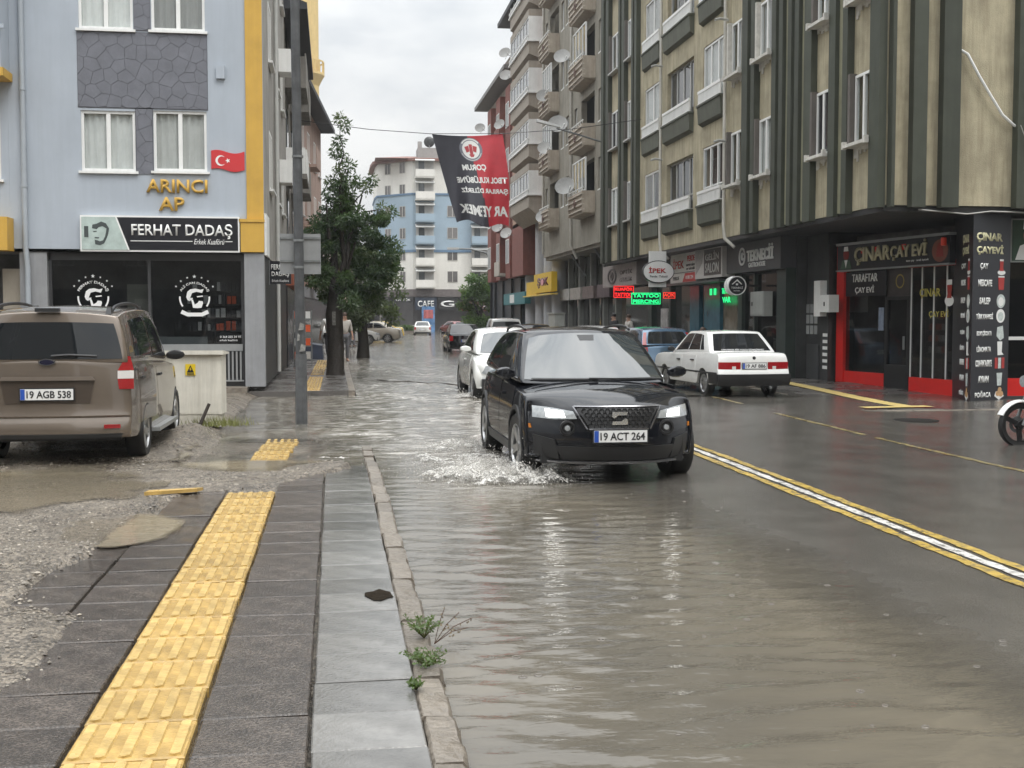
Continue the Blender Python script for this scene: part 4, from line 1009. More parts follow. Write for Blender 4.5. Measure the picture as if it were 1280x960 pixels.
# --- ground floor behind the arcade
M_DGRN = mat('dark_green_frame', (.024, .036, .032), .4, var=.2)
b = MB(); b.box(12.0, 28.05, -.1, 12.1, 29.4, Z0 - .13); b.box(11.72, 29.41, -.1, 11.8, 33.7, Z0 - .13); b.box(11.85, 33.71, -.1, 11.95, 47.2, Z0 - .13); b.box(12.97, 22.9, -.2, 24, 23.0, 0.0)
b.box(16, 22.75, -.2, 24, 23.5, Z0 - .13); b.box(11.72, 29.402, -.1, 14.5, 29.409, Z0 - .13); b.box(14.5, 23.4, -.1, 14.6, 29.4, Z0 - .13); b.box(12.101, 28.2, -.1, 14.5, 28.25, Z0 - .13)
PR(b, 'shop_wall', mat('shop_wall_dark', (.04, .041, .041), .5, var=.3))
PR(MB().box(11.3, 22.8, Z0 - 1.0, 11.38, 28.6, Z0 - .125).box(11.3, 28.2, Z0 - .5, 11.38, 29.4, Z0 - .125) if False else MB().box(12.0, 28.05, 3.42, 14.2, 28.15, Z0 - .13), 'header', M_SOFF)
# kitchen shop front: pillars, glass, door with posters
for q_ in ((11.5, 32.95, 0, 11.72, 33.3, 2.85), (11.45, 29.45, 0, 11.72, 30.1, 2.9), (11.5, 31.9, 0, 11.7, 32.02, 2.85)): PR(MB().box(*q_), 'shop_pillar', M_DGRN)
PR(MB().box(11.6, 30.1, .5, 11.61, 33, 2.8), 'shop_glass', M_GLASSD)
PR(MB().box(11.55, 30.1, 0, 11.66, 33, .5), 'shop_kickplate', M_DGRN)
for i in range(3):
    for j in range(3):
        PR(MB().box(11.985, 28.70 + i * .26, 1.2 + j * .27, 11.998, 28.70 + i * .26 + .19, 1.2 + j * .27 + .22), 'notice', mat('paper_grey', (.30, .31, .31), .7, rand=.2))
PR(MB().box(11.96, 28.55, .02, 11.999, 29.3, .95), 'door_panel', mat('door_grey', (.06, .062, .063), .4))
t = thing('meter_box', 'pale grey meter box on the dark pillar left of the tea house door', 'meter box', (11.4, 31.0, 1.66))
MB().box(-.16, -.5, 0, .09, .5, .66).box(-.175, -.47, .03, -.161, .47, .63).build('case', mat('meter_grey', (.33, .34, .32), .5, var=.1, stain=.2), t)
MB().box(-.19, .30, .28, -.176, .36, .38).build('latch', M_BLACK, t)
t = thing('meter_box', 'white twin meter box beside the red upright of the tea house', 'meter box', (12.05, 28.1, 1.75))
MB().box(-.25, -.55, 0, .0, .05, .42).build('case', M_PVC, t); MB().box(-.22, .06, -.1, 0, .45, .78).build('tall_case', M_PVC, t); MB().box(-.26, -.3, .15, -.251, -.24, .25).build('latch', M_BLACK, t)
for i in range(6):
    PR(MB().box(11.99, 28.08, .35 + i * .16, 12.02, 28.35, .43 + i * .16), 'hours_strip', M_GWHITE)
# fascia signs along the arcade
t = thing('shop_sign', 'charcoal box fascia reading TEKNECİİ in white with a round mark', 'sign', (11.4, 31.6, 2.9))
def PT(b, n, m, sm=None): return P2(b, n, m, sm, t)
PT(MB().box(11.3, 29.46, 2.88, 11.9, 33.72, 3.70), 'box', mat('sign_charcoal', (.055, .056, .060), .45, var=.1))
def rtext(body, m, y, z, w, h, x, par, **k): return text(body, m, par, rloc((x, y, z), par), STREET, w=w, h=h, **k)
rtext('TEKNECİİ', M_GWHITE, 30.95, 3.36, 2.0, .42, 11.3, t, bold=.03, ext=.03); rtext('GASTROHOUSE', M_GWHITE, 31.2, 3.06, 1.3, .13, 11.3, t)
o = MB(); ring(o, 0, 0, .20, .25, 0, .03, 30); ring(o, .03, 0, .07, .11, 0, .03, 20, R(30), R(330)); o.box(-.02, -.03, -.1, .02, 0, .1)
o.build('round_mark', M_GWHITE, t, None, rloc((11.298, 32.35, 3.32), t)).rotation_euler.z = R(-90)
t = thing('shop_sign', 'white curtain shop fascia with red İPEK PERDE lettering and red corner flash', 'sign', (11.4, 38, 2.8))
PT(MB().box(11.25, 36.55, 2.76, 11.6, 39.45, 3.72), 'panel', mat('sign_pale', (.58, .55, .52), .5, var=.08))
PT(MB().box(11.235, 36.56, 3.08, 11.249, 39.4, 3.10), 'rule', M_BLKSIGN)
M_RED = mat('sign_red', (.50, .035, .03), .45, var=.08)
rtext('İPEK', M_RED, 38.5, 3.40, 1.25, .34, 11.25, t, bold=.01); rtext('PERDE', M_RED, 37.1, 3.52, .8, .18, 11.25, t); rtext('nevresim', M_BLKSIGN, 37.15, 3.32, .9, .10, 11.25, t, bold=0); rtext('ev tekstili', M_BLKSIGN, 37.15, 3.2, .9, .09, 11.25, t, bold=0)
PT(MB().prism([(36.57, 2.78), (38.0, 2.78), (37.7, 3.06), (36.57, 3.06)], 11.238, 11.249, 'x'), 'flash', M_RED)
rtext('0 505 224', M_GWHITE, 37.2, 2.92, .8, .11, 11.237, t, bold=0); rtext('PERDE', M_BLKSIGN, 38.75, 2.92, .7, .12, 11.25, t, bold=0)
t = thing('shop_sign', 'brown fascia with pale SALON lettering and a pale drape, under the stucco', 'sign', (11.4, 35, 2.8))
PT(MB().box(11.2, 33.85, 2.82, 11.6, 36.5, 3.74), 'frame', mat('sign_pale')); PT(MB().box(11.188, 33.95, 2.90, 11.199, 35.55, 3.68), 'panel', mat('sign_brown', (.085, .068, .062), .5, var=.2))
PT(MB().prism([(35.6, 3.70), (36.45, 3.70), (36.4, 2.95), (35.75, 3.3)], 11.19, 11.199, 'x'), 'drape', mat('drape_grey', (.40, .37, .36), .6, var=.25, vs=5))
M_OFFW = mat('letter_offwhite', (.55, .53, .50), .5)
rtext('GELİN', M_OFFW, 34.75, 3.48, 1.3, .27, 11.188, t); rtext('SALON', M_OFFW, 34.75, 3.12, 1.3, .30, 11.188, t)
t = thing('oval_sign', 'white oval İPEK blade sign with red letters hanging from a white board', 'sign', (10.4, 38.0, 3.1))
PT(MB().box(10.13, 38.02, 2.62, 10.70, 38.1, 3.78), 'board', M_GWHITE); PT(MB().prism(disc(10.42, 3.11, .50, 32, .34), 37.92, 38.08, 'y', 0), 'oval', M_GWHITE)
ob = MB(); ring(ob, 10.42, 3.11, .49, .53, 38.06, .12, 32, sz=.69); PT(ob, 'rim', M_BLACK)
text('İPEK✦'[:4], M_RED, t, at_((10.38, 37.919, 3.17), t), FRONT, w=.58, h=.20, bold=.02); text('Perde  Tekstil', M_BLKSIGN, t, at_((10.42, 37.919, 2.96), t), FRONT, w=.58, h=.07, bold=0)
t = thing('shop_sign', 'grey fascia with a dark ring emblem beside the first dark fin', 'sign', (11.1, 46, 2.9))
PT(MB().box(11.05, 43.3, 2.86, 11.5, 48.9, 3.72), 'panel', mat('sign_greyrose', (.30, .265, .255), .5, var=.15))
o = MB(); ring(o, 0, 0, .27, .34, 0, .03, 30, sz=.9); ring(o, 0, 0, .05, .11, 0, .03, 20, sz=1.6); o.build('ring_emblem', M_BLKSIGN, t, None, rloc((11.048, 47.2, 3.28), t)).rotation_euler = (0, 0, R(-90)); t.children[-1].scale = (2.2, 1, 1)
rtext('OPTİK', mat('letter_brown', (.12, .09, .085), .5), 44.9, 3.40, 2.0, .2, 11.048, t); rtext('GÖZLÜK', mat('letter_brown'), 44.9, 3.1, 2.0, .17, 11.048, t)
t = thing('round_sign', 'round black TEKNECİ blade sign with a white roof mark and white rim', 'sign', (10.85, 31.5, 2.5))
ob = MB(); ob.prism(disc(10.85, 2.49, .235, 32), 31.5, 31.62, 'y'); PT(ob, 'disc', M_BLKSIGN)
ob = MB(); ring(ob, 10.85, 2.49, .235, .262, 31.63, .15, 32); ring(ob, 10.80, 2.49, .22, .262, 31.66, .03, 20, R(95), R(265)); PT(ob, 'rim', M_GWHITE)
ob = MB(); ob.prism([(10.70, 2.53), (10.73, 2.52), (10.85, 2.62), (10.97, 2.52), (11.0, 2.53), (10.86, 2.665)], 31.499, 31.492, 'y'); ob.box(10.82, 31.492, 2.50, 10.88, 31.499, 2.55); PT(ob, 'roof_mark', M_GWHITE)
text('TEKNECİ', M_GWHITE, t, at_((10.85, 31.499, 2.44), t), FRONT, w=.33, h=.07, ext=.005); text('MUTFAK', M_GWHITE, t, at_((10.85, 31.499, 2.35), t), FRONT, w=.18, h=.03, ext=.005, bold=0)
PT(MB().box(11.1, 31.53, 2.46, 11.5, 31.57, 2.52), 'bracket', M_BLACK)
def led(lab, x0, x1, z0, z1, y, col, lines, e=1.0):
    t = thing('led_sign', lab, 'sign', (x0, y, z0)); m = mat('led_' + lab.split()[1], col, .4, emit=e, var=0)
    P2(MB().box(x0, y, z0, x1, y + .08, z1), 'case', M_BLKSIGN, None, t)
    h = (z1 - z0) / len(lines)
    for i, s in enumerate(lines): text(s, m, t, at_(((x0 + x1) / 2, y - .001, z1 - h * (i + .5)), t), FRONT, w=(x1 - x0) * .9, h=h * .66, ext=.006, bold=.03)
    bb = MB(); bb.box(x0, y - .008, z0, x1, y - .001, z0 + .02); bb.box(x0, y - .008, z1 - .02, x1, y - .001, z1); bb.box(x0, y - .008, z0 + .02, x0 + .02, y - .001, z1 - .02); bb.box(x1 - .02, y - .008, z0 + .02, x1, y - .001, z1 - .02)
    P2(bb, 'lit_border', m, None, t)
led('glowing red LED board with two lines beside the grey ring fascia', 9.89, 10.62, 2.34, 2.76, 42, (1.0, .02, .02), ['KUAFÖR', 'TATTOO'], 1.1)
led('glowing green LED board with two lines under the oval sign', 9.79, 10.78, 2.07, 2.45, 39, (.02, .95, .28), ['TATTOO', 'PIERCING'], 1.0)
led('small scarlet LED board right of the green one', 10.6, 11.0, 2.25, 2.45, 38, (.9, .05, .03), ['AÇIK'], .9)
t = thing('led_sign', 'small emerald LED lettering on the blue shop glass under the white fascia', 'sign', (11.5, 35.2, 2.2)); text('AT', mat('led_glowing'), t, (-.1, -.25, .33), STREET, w=.6, h=.2, ext=.01) if False else None
m_ = mat('led_emerald', (.02, .95, .28), .4, emit=1.0, var=0)
for s_, y_, z_ in (('TATTOO', 34.65, 2.42), ('VAR', 34.6, 2.16)): rtext(s_, m_, y_, z_, .75, .17, 11.60, t, ext=.01)
rtext('II II', m_, 35.9, 2.42, .6, .2, 11.60, t, ext=.01)
# curtain shop front and neighbours
M_TEALG = mat('blue_shop_panel', (.028, .115, .165), .25, var=.25)
b = MB(); b.box(11.62, 35.3, 0, 11.75, 36.9, 2.66); PR(b, 'blue_panel', M_TEALG)
PR(MB().box(11.62, 37.4, 0, 11.75, 38.4, 2.66), 'blue_panel', M_TEALG)
PR(MB().box(11.1, 33.8, 2.68, 11.84, 39.5, 2.755), 'canopy', mat('canopy_dark', (.05, .055, .055), .4))
PR(MB().box(11.7, 33.8, 0, 11.74, 35.2, 2.6), 'shop_glass', mat('lit_shop_glass', (.16, .14, .10), .1, var=.5, vs=2))
PR(MB().box(11.7, 38.5, 0, 11.74, 42.8, 2.7), 'shop_glass', mat('shop_glass_dark', (.06, .062, .06), .08, var=.6, vs=1.2))
PR(MB().box(11.5, 40.3, 0, 11.72, 40.5, 2.8).box(11.5, 42.8, 0, 11.8, 43.2, 2.85), 'shop_pillar', M_DGRN)
PR(MB().box(11.6, 41.0, .1, 11.69, 41.9, 1.95), 'display_board', mat('board_pale', (.42, .41, .40), .5, var=.5, vs=5))
PR(MB().box(11.6, 43.3, 0, 11.74, 47.1, 2.8), 'shop_glass', mat('shop_glass_dark'))
# ---------------------------------------------------------------- the tea house, set back and slightly askew
A_ = (12.26, 28.0); TR = math.atan2(23.7 - 28.0, 12.9 - 12.26)
th = thing('tea_house', 'red framed tea house front with ÇINAR ÇAY EVİ fascia and dark glass', 'shopfront', (A_[0], A_[1], 0), TR)
def L_(b, n, m, sm=None): return b.build(n, m, th, sm)
M_TRED = mat('tea_red', (.64, .022, .018), .35, var=.08, stain=.12)
L_(MB().box(-.03, -.06, -.1, .28, .12, 3.34), 'upright', M_TRED)
L_(MB().box(.28, -.02, 0, 1.93, .10, .33), 'base_panel', M_TRED); L_(MB().box(2.88, -.02, -.12, 4.5, .10, .30), 'base_panel', M_TRED)
L_(MB().box(2.86, -.07, 2.72, 4.5, .05, 2.84), 'header', M_TRED)
L_(MB().box(.28, .02, .33, 1.93, .03, 2.75), 'window_glass', M_GLASSD); L_(MB().box(2.9, .02, .30, 4.5, .03, 2.72), 'window_glass', M_GLASSD)
L_(MB().box(-.03, .45, -.1, 4.6, .5, 3.6), 'interior', mat('tea_interior', (.12, .105, .10), .8, var=.6, vs=1.5))
for x in (2.90, 3.28, 3.70, 4.14): L_(MB().box(x - .009, -.012, .30, x + .009, .015, 2.72), 'mullion', M_GWHITE)
d_ = L_(MB().box(1.95, -.03, -.05, 2.04, .06, 2.1).box(2.78, -.03, -.05, 2.87, .06, 2.1).box(2.04, -.03, 2.02, 2.78, .06, 2.1).box(2.04, -.03, -.05, 2.78, .06, .55), 'door', M_BLACK)
MB().box(2.04, .0, .55, 2.78, .01, 2.02).build('pane', M_GLASSD, d_); MB().box(2.70, -.07, .9, 2.73, -.031, 1.2).build('handle', M_ALU, d_)
L_(MB().box(.30, -.015, 2.13, 1.95, .0, 2.70), 'club_board', M_BLKSIGN); L_(MB().box(1.95, .05, 2.11, 2.87, .06, 2.75), 'transom', mat('transom_brown', (.055, .045, .042), .4, var=.4))
o = MB(); ring(o, 2.4, 2.44, .13, .16, .049, .005, 24); L_(o, 'round_badge', mat('badge_gold', (.35, .26, .06), .5))
text('TARAFTAR', M_GWHITE, th, (1.1, -.016, 2.56), FRONT, w=1.05, h=.19, ext=.01); text('ÇAY EVİ', M_GWHITE, th, (1.1, -.016, 2.28), FRONT, w=.78, h=.21, ext=.01)
M_YLET = mat('letter_yellow', (.58, .50, .10), .45); M_GLET = mat('letter_cream', (.50, .46, .30), .45, var=.1)
text('ÇINAR', M_YLET, th, (3.62, -.040, 2.14), FRONT, w=.72, h=.22, ext=.006); text('ÇAY EVİ', M_YLET, th, (3.93, -.040, 1.70), FRONT, w=.66, h=.19, ext=.006, bold=0)
L_(MB().box(1.66, .0, 1.32, 1.86, .012, 1.85), 'notice', mat('notice_blue', (.22, .26, .34), .5, var=.4, vs=8))
def glass_icon(b, x, z, s=1, k=0):      # tulip tea glass on its saucer, flat print
    y = -.0365
    b.prism([(x - .07 * s, z + .16 * s), (x + .07 * s, z + .16 * s), (x + .06 * s, z + .06 * s), (x + .05 * s, z), (x + .07 * s, z - .08 * s), (x - .07 * s, z - .08 * s), (x - .05 * s, z), (x - .06 * s, z + .06 * s)], y - .003, y, 'y', 0)
    b.prism(disc(x, z - .13 * s, .13 * s, 18, .10 * s), y - .002, y, 'y', 1); b.prism([(x - .07 * s, z + .26 * s), (x + .07 * s, z + .26 * s), (x + .07 * s, z + .165 * s), (x - .07 * s, z + .165 * s)], y - .003, y, 'y', 1)
o = MB(); glass_icon(o, 4.27, 2.12, 1.15); L_(o, 'tea_glass_print', [mat('tea_print', (.35, .03, .02), .4), M_GWHITE])
fs = thing('shop_sign', 'long black ÇINAR ÇAY EVİ fascia with cream letters over the red shopfront', 'sign', (A_[0], A_[1], 0), TR)
MB().box(.24, -.22, 2.76, 4.5, -.065, 3.34).build('panel', M_BLKSIGN, fs); MB().box(.2, -.24, 3.345, 4.5, -.05, 3.40).box(.2, -.24, 2.725, 4.5, -.05, 2.757).build('rail', M_ALU, fs)
text('ÇINAR', M_GLET, fs, (1.72, -.221, 3.055), FRONT, w=1.42, h=.42, ext=.04, bold=.02); text('ÇAY EVİ', M_GLET, fs, (3.10, -.221, 3.10), FRONT, w=1.30, h=.42, ext=.04, bold=.02)
o = MB()
for x in (1.28, 1.85, 2.88): o.prism([(x - .05, 3.24), (x + .1, 3.24), (x + .12, 3.1), (x - .03, 3.12)], -.227, -.221, 'y')
o.build('red_accent', M_TRED, fs)
text('taze çay · sıcak içecek', M_GWHITE, fs, (3.4, -.221, 2.86), FRONT, w=.8, h=.06, ext=.004, bold=0)
o = MB(); o.prism(disc(.62, 3.12, .12, 16, .14), -.226, -.221, 'y', 0); o.prism([(.38, 2.78), (.86, 2.78), (.78, 2.98), (.62, 3.02), (.46, 2.98)], -.226, -.221, 'y', 1); o.prism([(.52, 3.2), (.72, 3.2), (.70, 3.31), (.54, 3.31)], -.229, -.2265, 'y', 2); o.prism([(.55, 2.99), (.69, 2.99), (.62, 2.80)], -.229, -.2265, 'y', 2)
o.build('waiter_print', [mat('print_red', (.25, .03, .025), .5), mat('print_green', (.06, .11, .07), .5), M_GWHITE], fs)
o = MB(); o.prism(disc(4.18, 3.03, .27, 20, .24), -.226, -.221, 'y', 0); o.prism([(4.05, 2.9), (4.3, 2.9), (4.26, 3.15), (4.2, 3.22), (4.1, 3.15)], -.229, -.2265, 'y', 1); o.build('food_print', [mat('print_brown', (.20, .065, .04), .5), mat('print_red')], fs)
MB().lathe([(.05, 0), (.06, .02), (.06, .15), (.045, .17)], 12, 'z', (4.40, -.30, 3.12)).build('alarm_lamp', mat('lamp_red', (.75, .06, .03), .35, var=.05), fs)
# menu pillar
mp_ = thing('menu_pillar', 'black corner pillar lettered with a drinks menu from ÇAY to POĞACA', 'pillar', (12.6, 22.4, 0))
P0, P1, P2_, P3 = (0.30, 1.3), (0, 0), (1.1, .5), (1.35, 1.6)
MB().prism([P1, P2_, P3, P0], -.2, Z0 - .13, 'z').build('shaft', M_BLKSIGN, mp_)
aF = math.atan2(.5, 1.1); aL = math.atan2(-1.3, -.3)
items = ['ÇAY', 'NESCAFE', 'SALEP', 'TÜRK KAHVESİ', 'SICAK ÇİKOLATA', 'LİMONATA', 'COLA·FANTA·SPRITE', 'AYRAN', 'POĞACA']
zs_ = [2.64, 2.31, 1.95, 1.65, 1.30, .99, .69, .37, .07]; ws_ = [.26, .44, .35, .54, .48, .46, .52, .34, .52]
def on_face(u, z, face):   # point on a pillar face, slightly proud
    a, o_ = (aF, P1) if face == 'F' else (aL, P0)
    return (o_[0] + u * math.cos(a) + .002 * math.sin(a), o_[1] + u * math.sin(a) - .002 * math.cos(a), z)
def ptext(s, m, u, z, w, h, face): return text(s, m, mp_, on_face(u, z, face), (R(90), 0, aF if face == 'F' else aL), w=w, h=h, ext=.004, bold=.045)
M_CREAM = mat('letter_bright_cream', (.70, .66, .42), .45)  # plain cream paint for the shop name on the pillar
ptext('ÇINAR', M_CREAM, .52, 3.22, .84, .20, 'F'); ptext('ÇAYEVİ', M_CREAM, .54, 2.98, .86, .22, 'F')
ptext('ÇINAR', M_CREAM, .85, 3.20, .42, .20, 'L'); ptext('ÇAYEVİ', M_CREAM, .85, 2.98, .42, .22, 'L')
M_ICO = [mat('icon_pale', (.55, .60, .58), .5, var=.3, vs=12), mat('print_red2', (.40, .04, .035), .5), M_GWHITE, mat('icon_tan', (.55, .33, .16), .6, var=.3, vs=14)]
def icon(k, u, face, z, s=1.0):
    o = MB()
    if k == 0: o.prism([(-.06, .12), (.06, .12), (.05, .0), (.07, -.08), (-.07, -.08), (-.05, 0)], -.004, 0, 'y', 1); o.prism(disc(.0, -.11, .13, 16, .05), -.003, 0, 'y', 2); o.prism([(-.06, .16), (.06, .16), (.06, .121), (-.06, .121)], -.004, 0, 'y', 2)
    elif k == 1: o.prism([(-.1, .12), (.1, .12), (.08, -.13), (-.08, -.13)], -.004, 0, 'y', 1); o.prism([(-.1, .15), (.1, .15), (.1, .121), (-.1, .121)], -.004, 0, 'y', 2)
    elif k in (2, 3): o.prism(disc(0, 0, .14, 22), -.003, 0, 'y', 2 if k == 3 else 0); o.prism(disc(0, -.01, .09, 16), -.005, -.0035, 'y', 0 if k == 3 else 2)
    elif k == 4: o.prism([(-.1, .12), (.08, .15), (.12, -.1), (0, -.15), (-.12, -.06)], -.004, 0, 'y', 0)
    elif k == 5: o.prism([(-.09, .14), (.07, .14), (.06, -.08), (.13, -.13), (-.07, -.14)], -.004, 0, 'y', 2)
    elif k == 6:
        for i, c in ((-.11, 1), (.0, 0), (.11, 1)): o.prism([(i - .045, .11), (i + .045, .11), (i + .045, -.11), (i - .045, -.11)], -.004, 0, 'y', c)
    elif k == 7: o.prism([(-.09, .12), (.09, .12), (.065, -.14), (-.065, -.14)], -.004, 0, 'y', 0)
    else:
        o.prism([(-.15, -.05), (0, -.13), (.16, -.06), (.1, .04), (-.1, .04)], -.003, 0, 'y', 2)
        for x, y, r in ((-.04, .0, .07), (.06, -.01, .075), (.02, .08, .06)): o.prism(disc(x, y, r, 14, r * .8), -.006, -.0035, 'y', 3)
    q = o.build('menu_picture', M_ICO, mp_); q.location = on_face(u, z, face); q.rotation_euler.z = aF if face == 'F' else aL
    q.scale = (s * (.75 if face == 'L' else 1), 1, 1)
for k, (s_, z_, w_) in enumerate(zip(items, zs_, ws_)):
    ptext(s_, M_GWHITE, .40 if k else .36, z_, w_, .14, 'F'); icon(k, .92, 'F', z_)
    ptext(s_, M_GWHITE, .72, z_ + .02, .30, .12, 'L'); icon(k, 1.08, 'L', z_)
# side street shop beyond the pillar
b = MB(); b.box(13.75, 23.3, .35, 24, 23.32, 3.6); PR(b, 'side_glass', M_GLASSD)
PR(MB().box(13.75, 23.5, -.1, 24, 23.55, 3.6), 'side_room', M_DARKIN)
PR(MB().box(13.75, 23.2, -.1, 24, 23.31, .35), 'side_base', M_TRED)
PR(MB().box(13.8, 23.25, 1.15, 15, 23.29, 1.22), 'side_rail', M_GWHITE)
t = thing('poster', 'framed green poster of a waiter in a white cap beside the menu pillar', 'poster', (13.85, 23.15, 2.76))
MB().box(0, 0, 0, .8, .04, .9).build('frame', M_ALU, t); MB().box(.03, -.008, .03, .77, -.001, .87).build('print', mat('poster_green', (.03, .075, .045), .4, var=.3), t)
o = MB(); o.prism(disc(.40, .55, .13, 16, .16), -.013, -.009, 'y', 0); o.prism([(.26, .68), (.54, .68), (.52, .86), (.28, .86)], -.014, -.009, 'y', 1); o.prism([(.1, .05), (.74, .05), (.6, .36), (.4, .42), (.2, .34)], -.012, -.009, 'y', 1); o.build('waiter_print', [mat('print_skin', (.40, .20, .13), .6), M_GWHITE], t)

# ================================================================== RIGHT: ROW BEYOND
M_R2 = mat('grey_beige_render', (.27, .25, .205), .9, var=.2, vs=1.4, stain=.35, bump=.2)
M_BRK = mat('ornate_parapet', (.42, .36, .29), .8, var=.15, stain=.3)
g2 = thing('balcony_apartments', 'grey beige apartments with ornate striped balcony parapets and many satellite dishes', 'building', (10.7, 47.3, 0))
def P_(b, n, m, sm=None): return P2(b, n, m, sm, g2)
ops = []
ops2 = [(49.0, 51.7, 'b'), (57.0, 59.4, 'b')]
wins2 = [(47.7, 48.3), (52.6, 53.2), (54.5, 55.2), (55.7, 56.4), (60.0, 60.6)]
for f in range(5):
    zf = 5.95 + 2.75 * f
    for a_, b_ in wins2: ops.append((a_, b_, zf + .9, zf + 2.2))
    for a_, b_, k in ops2: ops.append((a_, b_, zf + .05, zf + 2.3))
b = MB(); wall_mesh(b, 47.3, 61.1, 4.7, 19.5, ops, 10.7, 10.95, 'x'); b.box(10.95, 60.8, 4.7, 20, 61.1, 19.5); b.box(10.8, 47.3, 4.55, 20, 61.1, 4.699); b.box(11.9, 47.3, -.1, 12.0, 61.1, 4.55); P_(b, 'wall', M_R2)
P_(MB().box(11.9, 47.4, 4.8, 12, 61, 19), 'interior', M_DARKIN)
for f in range(5):
    zf = 5.95 + 2.75 * f
    for a_, b_ in wins2: window(g2, at_((10.78, (a_ + b_) / 2, zf + .92), g2), R(-90), b_ - a_ - .02, 1.26, 1, None, sill=M_PVC, glass=M_PANE)
    for k, (a_, b_, _) in enumerate(ops2):
        glazed = (f + k) % 3 != 1
        p = P_(MB().prism([(10.698, zf - .05), (10.25, zf + .02), (10.15, zf + .9), (10.22, zf + .9), (10.30, zf + .08), (10.698, zf + .04)], a_ - .1, b_ + .1, 'y').box(10.15, a_ - .15, zf + .02, 10.698, a_ - .1, zf + .92).box(10.15, b_ + .1, zf + .02, 10.698, b_ + .15, zf + .92), 'parapet', M_BRK)
        o = MB()
        for j in range(4): o.box(10.13 + .02 * (3 - j) - .02, a_ - .16, zf + .14 + j * .21, 10.20 + .02 * (3 - j), b_ + .16, zf + .19 + j * .21)
        P_(o, 'moulding', mat('moulding_pale', (.50, .45, .38), .7, var=.1))
        o = MB(); ring(o, 0, 0, .10, .17, 0, .05, 8); o.build('medallion', mat('medallion_brown', (.17, .11, .09), .7), g2, None, at_((10.155, (a_ + b_) / 2, zf + .5), g2)).rotation_euler.z = R(-90)
        r = MB(); r.box(10.17, a_ - .1, zf + 1.04, 10.21, b_ + .1, zf + 1.08)
        for i in range(8): y = a_ + (b_ - a_) * i / 7; r.box(10.18, y - .015, zf + .9, 10.20, y + .015, zf + 1.04)
        P_(r, 'rail', M_PVC)
        if glazed: window(g2, at_((10.30, (a_ + b_) / 2, zf + .95), g2), R(-90), b_ - a_ - .05, 1.38, 4, None, glass=M_PANE if f % 2 else M_GLASS)
        else: P_(MB().box(10.96, a_ + .3, zf + .06, 11.0, a_ + 1.2, zf + 2.1), 'balcony_door', M_PVC)
P_(MB().path([(10.62, 53.6, 19.4), (10.62, 53.6, 4.9), (10.9, 53.6, 4.3)], .06, 8), 'downpipe', mat('pipe_cream'), 50)
P_(MB().path([(10.62, 60.95, 19.4), (10.62, 60.95, 4.9)], .05, 8), 'downpipe', mat('pipe_cream'), 50)
for y in (48.5, 50.8, 53.4, 56.0, 58.6): P_(MB().box(11.5, y - .12, 0, 11.75, y + .12, 4.55), 'arcade_column', mat('column_grey', (.20, .205, .19), .6, var=.2, stain=.3))
for i in range(9): P_(MB().box(11.78, 47.6 + i * 1.48, 3.1, 11.85, 48.6 + i * 1.48, 4.5), 'upper_glazing', mat('green_glazing', (.09, .10, .085), .15, var=.3, rand=.3))
for y, lab in ((58.9, 1), (56.2, 2), (53.3, 3), (50.2, 4)):
    P_(MB().box(11.35, y - 1.2, 2.5, 11.6, y + 1.2, 3.05), 'fascia', mat('fascia_%d' % lab, [(.45, .44, .42), (.38, .35, .32), (.16, .12, .115), (.10, .07, .08)][lab - 1], .5, var=.3, vs=3))
    P_(MB().box(11.7, y - 1.2, 0, 11.78, y + 1.2, 2.5), 'shop_glass', mat('shop_glass_dark'))
P_(MB().tube((10.9, 50, 4.6), (11.7, 50.4, 3.6), .05).tube((10.9, 55, 4.6), (11.7, 55.4, 3.6), .05), 'strut', M_STEEL)
t = thing('utility_cabinet', 'grey green electric cabinet standing at the far kerb below the yellow sign', 'cabinet', (10.1, 55.5, .06)); MB().box(0, -.9, 0, .45, .9, 1.75).build('body', mat('cab_grey', (.45, .46, .42), .5, var=.1, stain=.2), t); MB().box(-.05, -.95, 1.751, .5, .95, 1.80).build('lid', mat('cab_grey'), t)
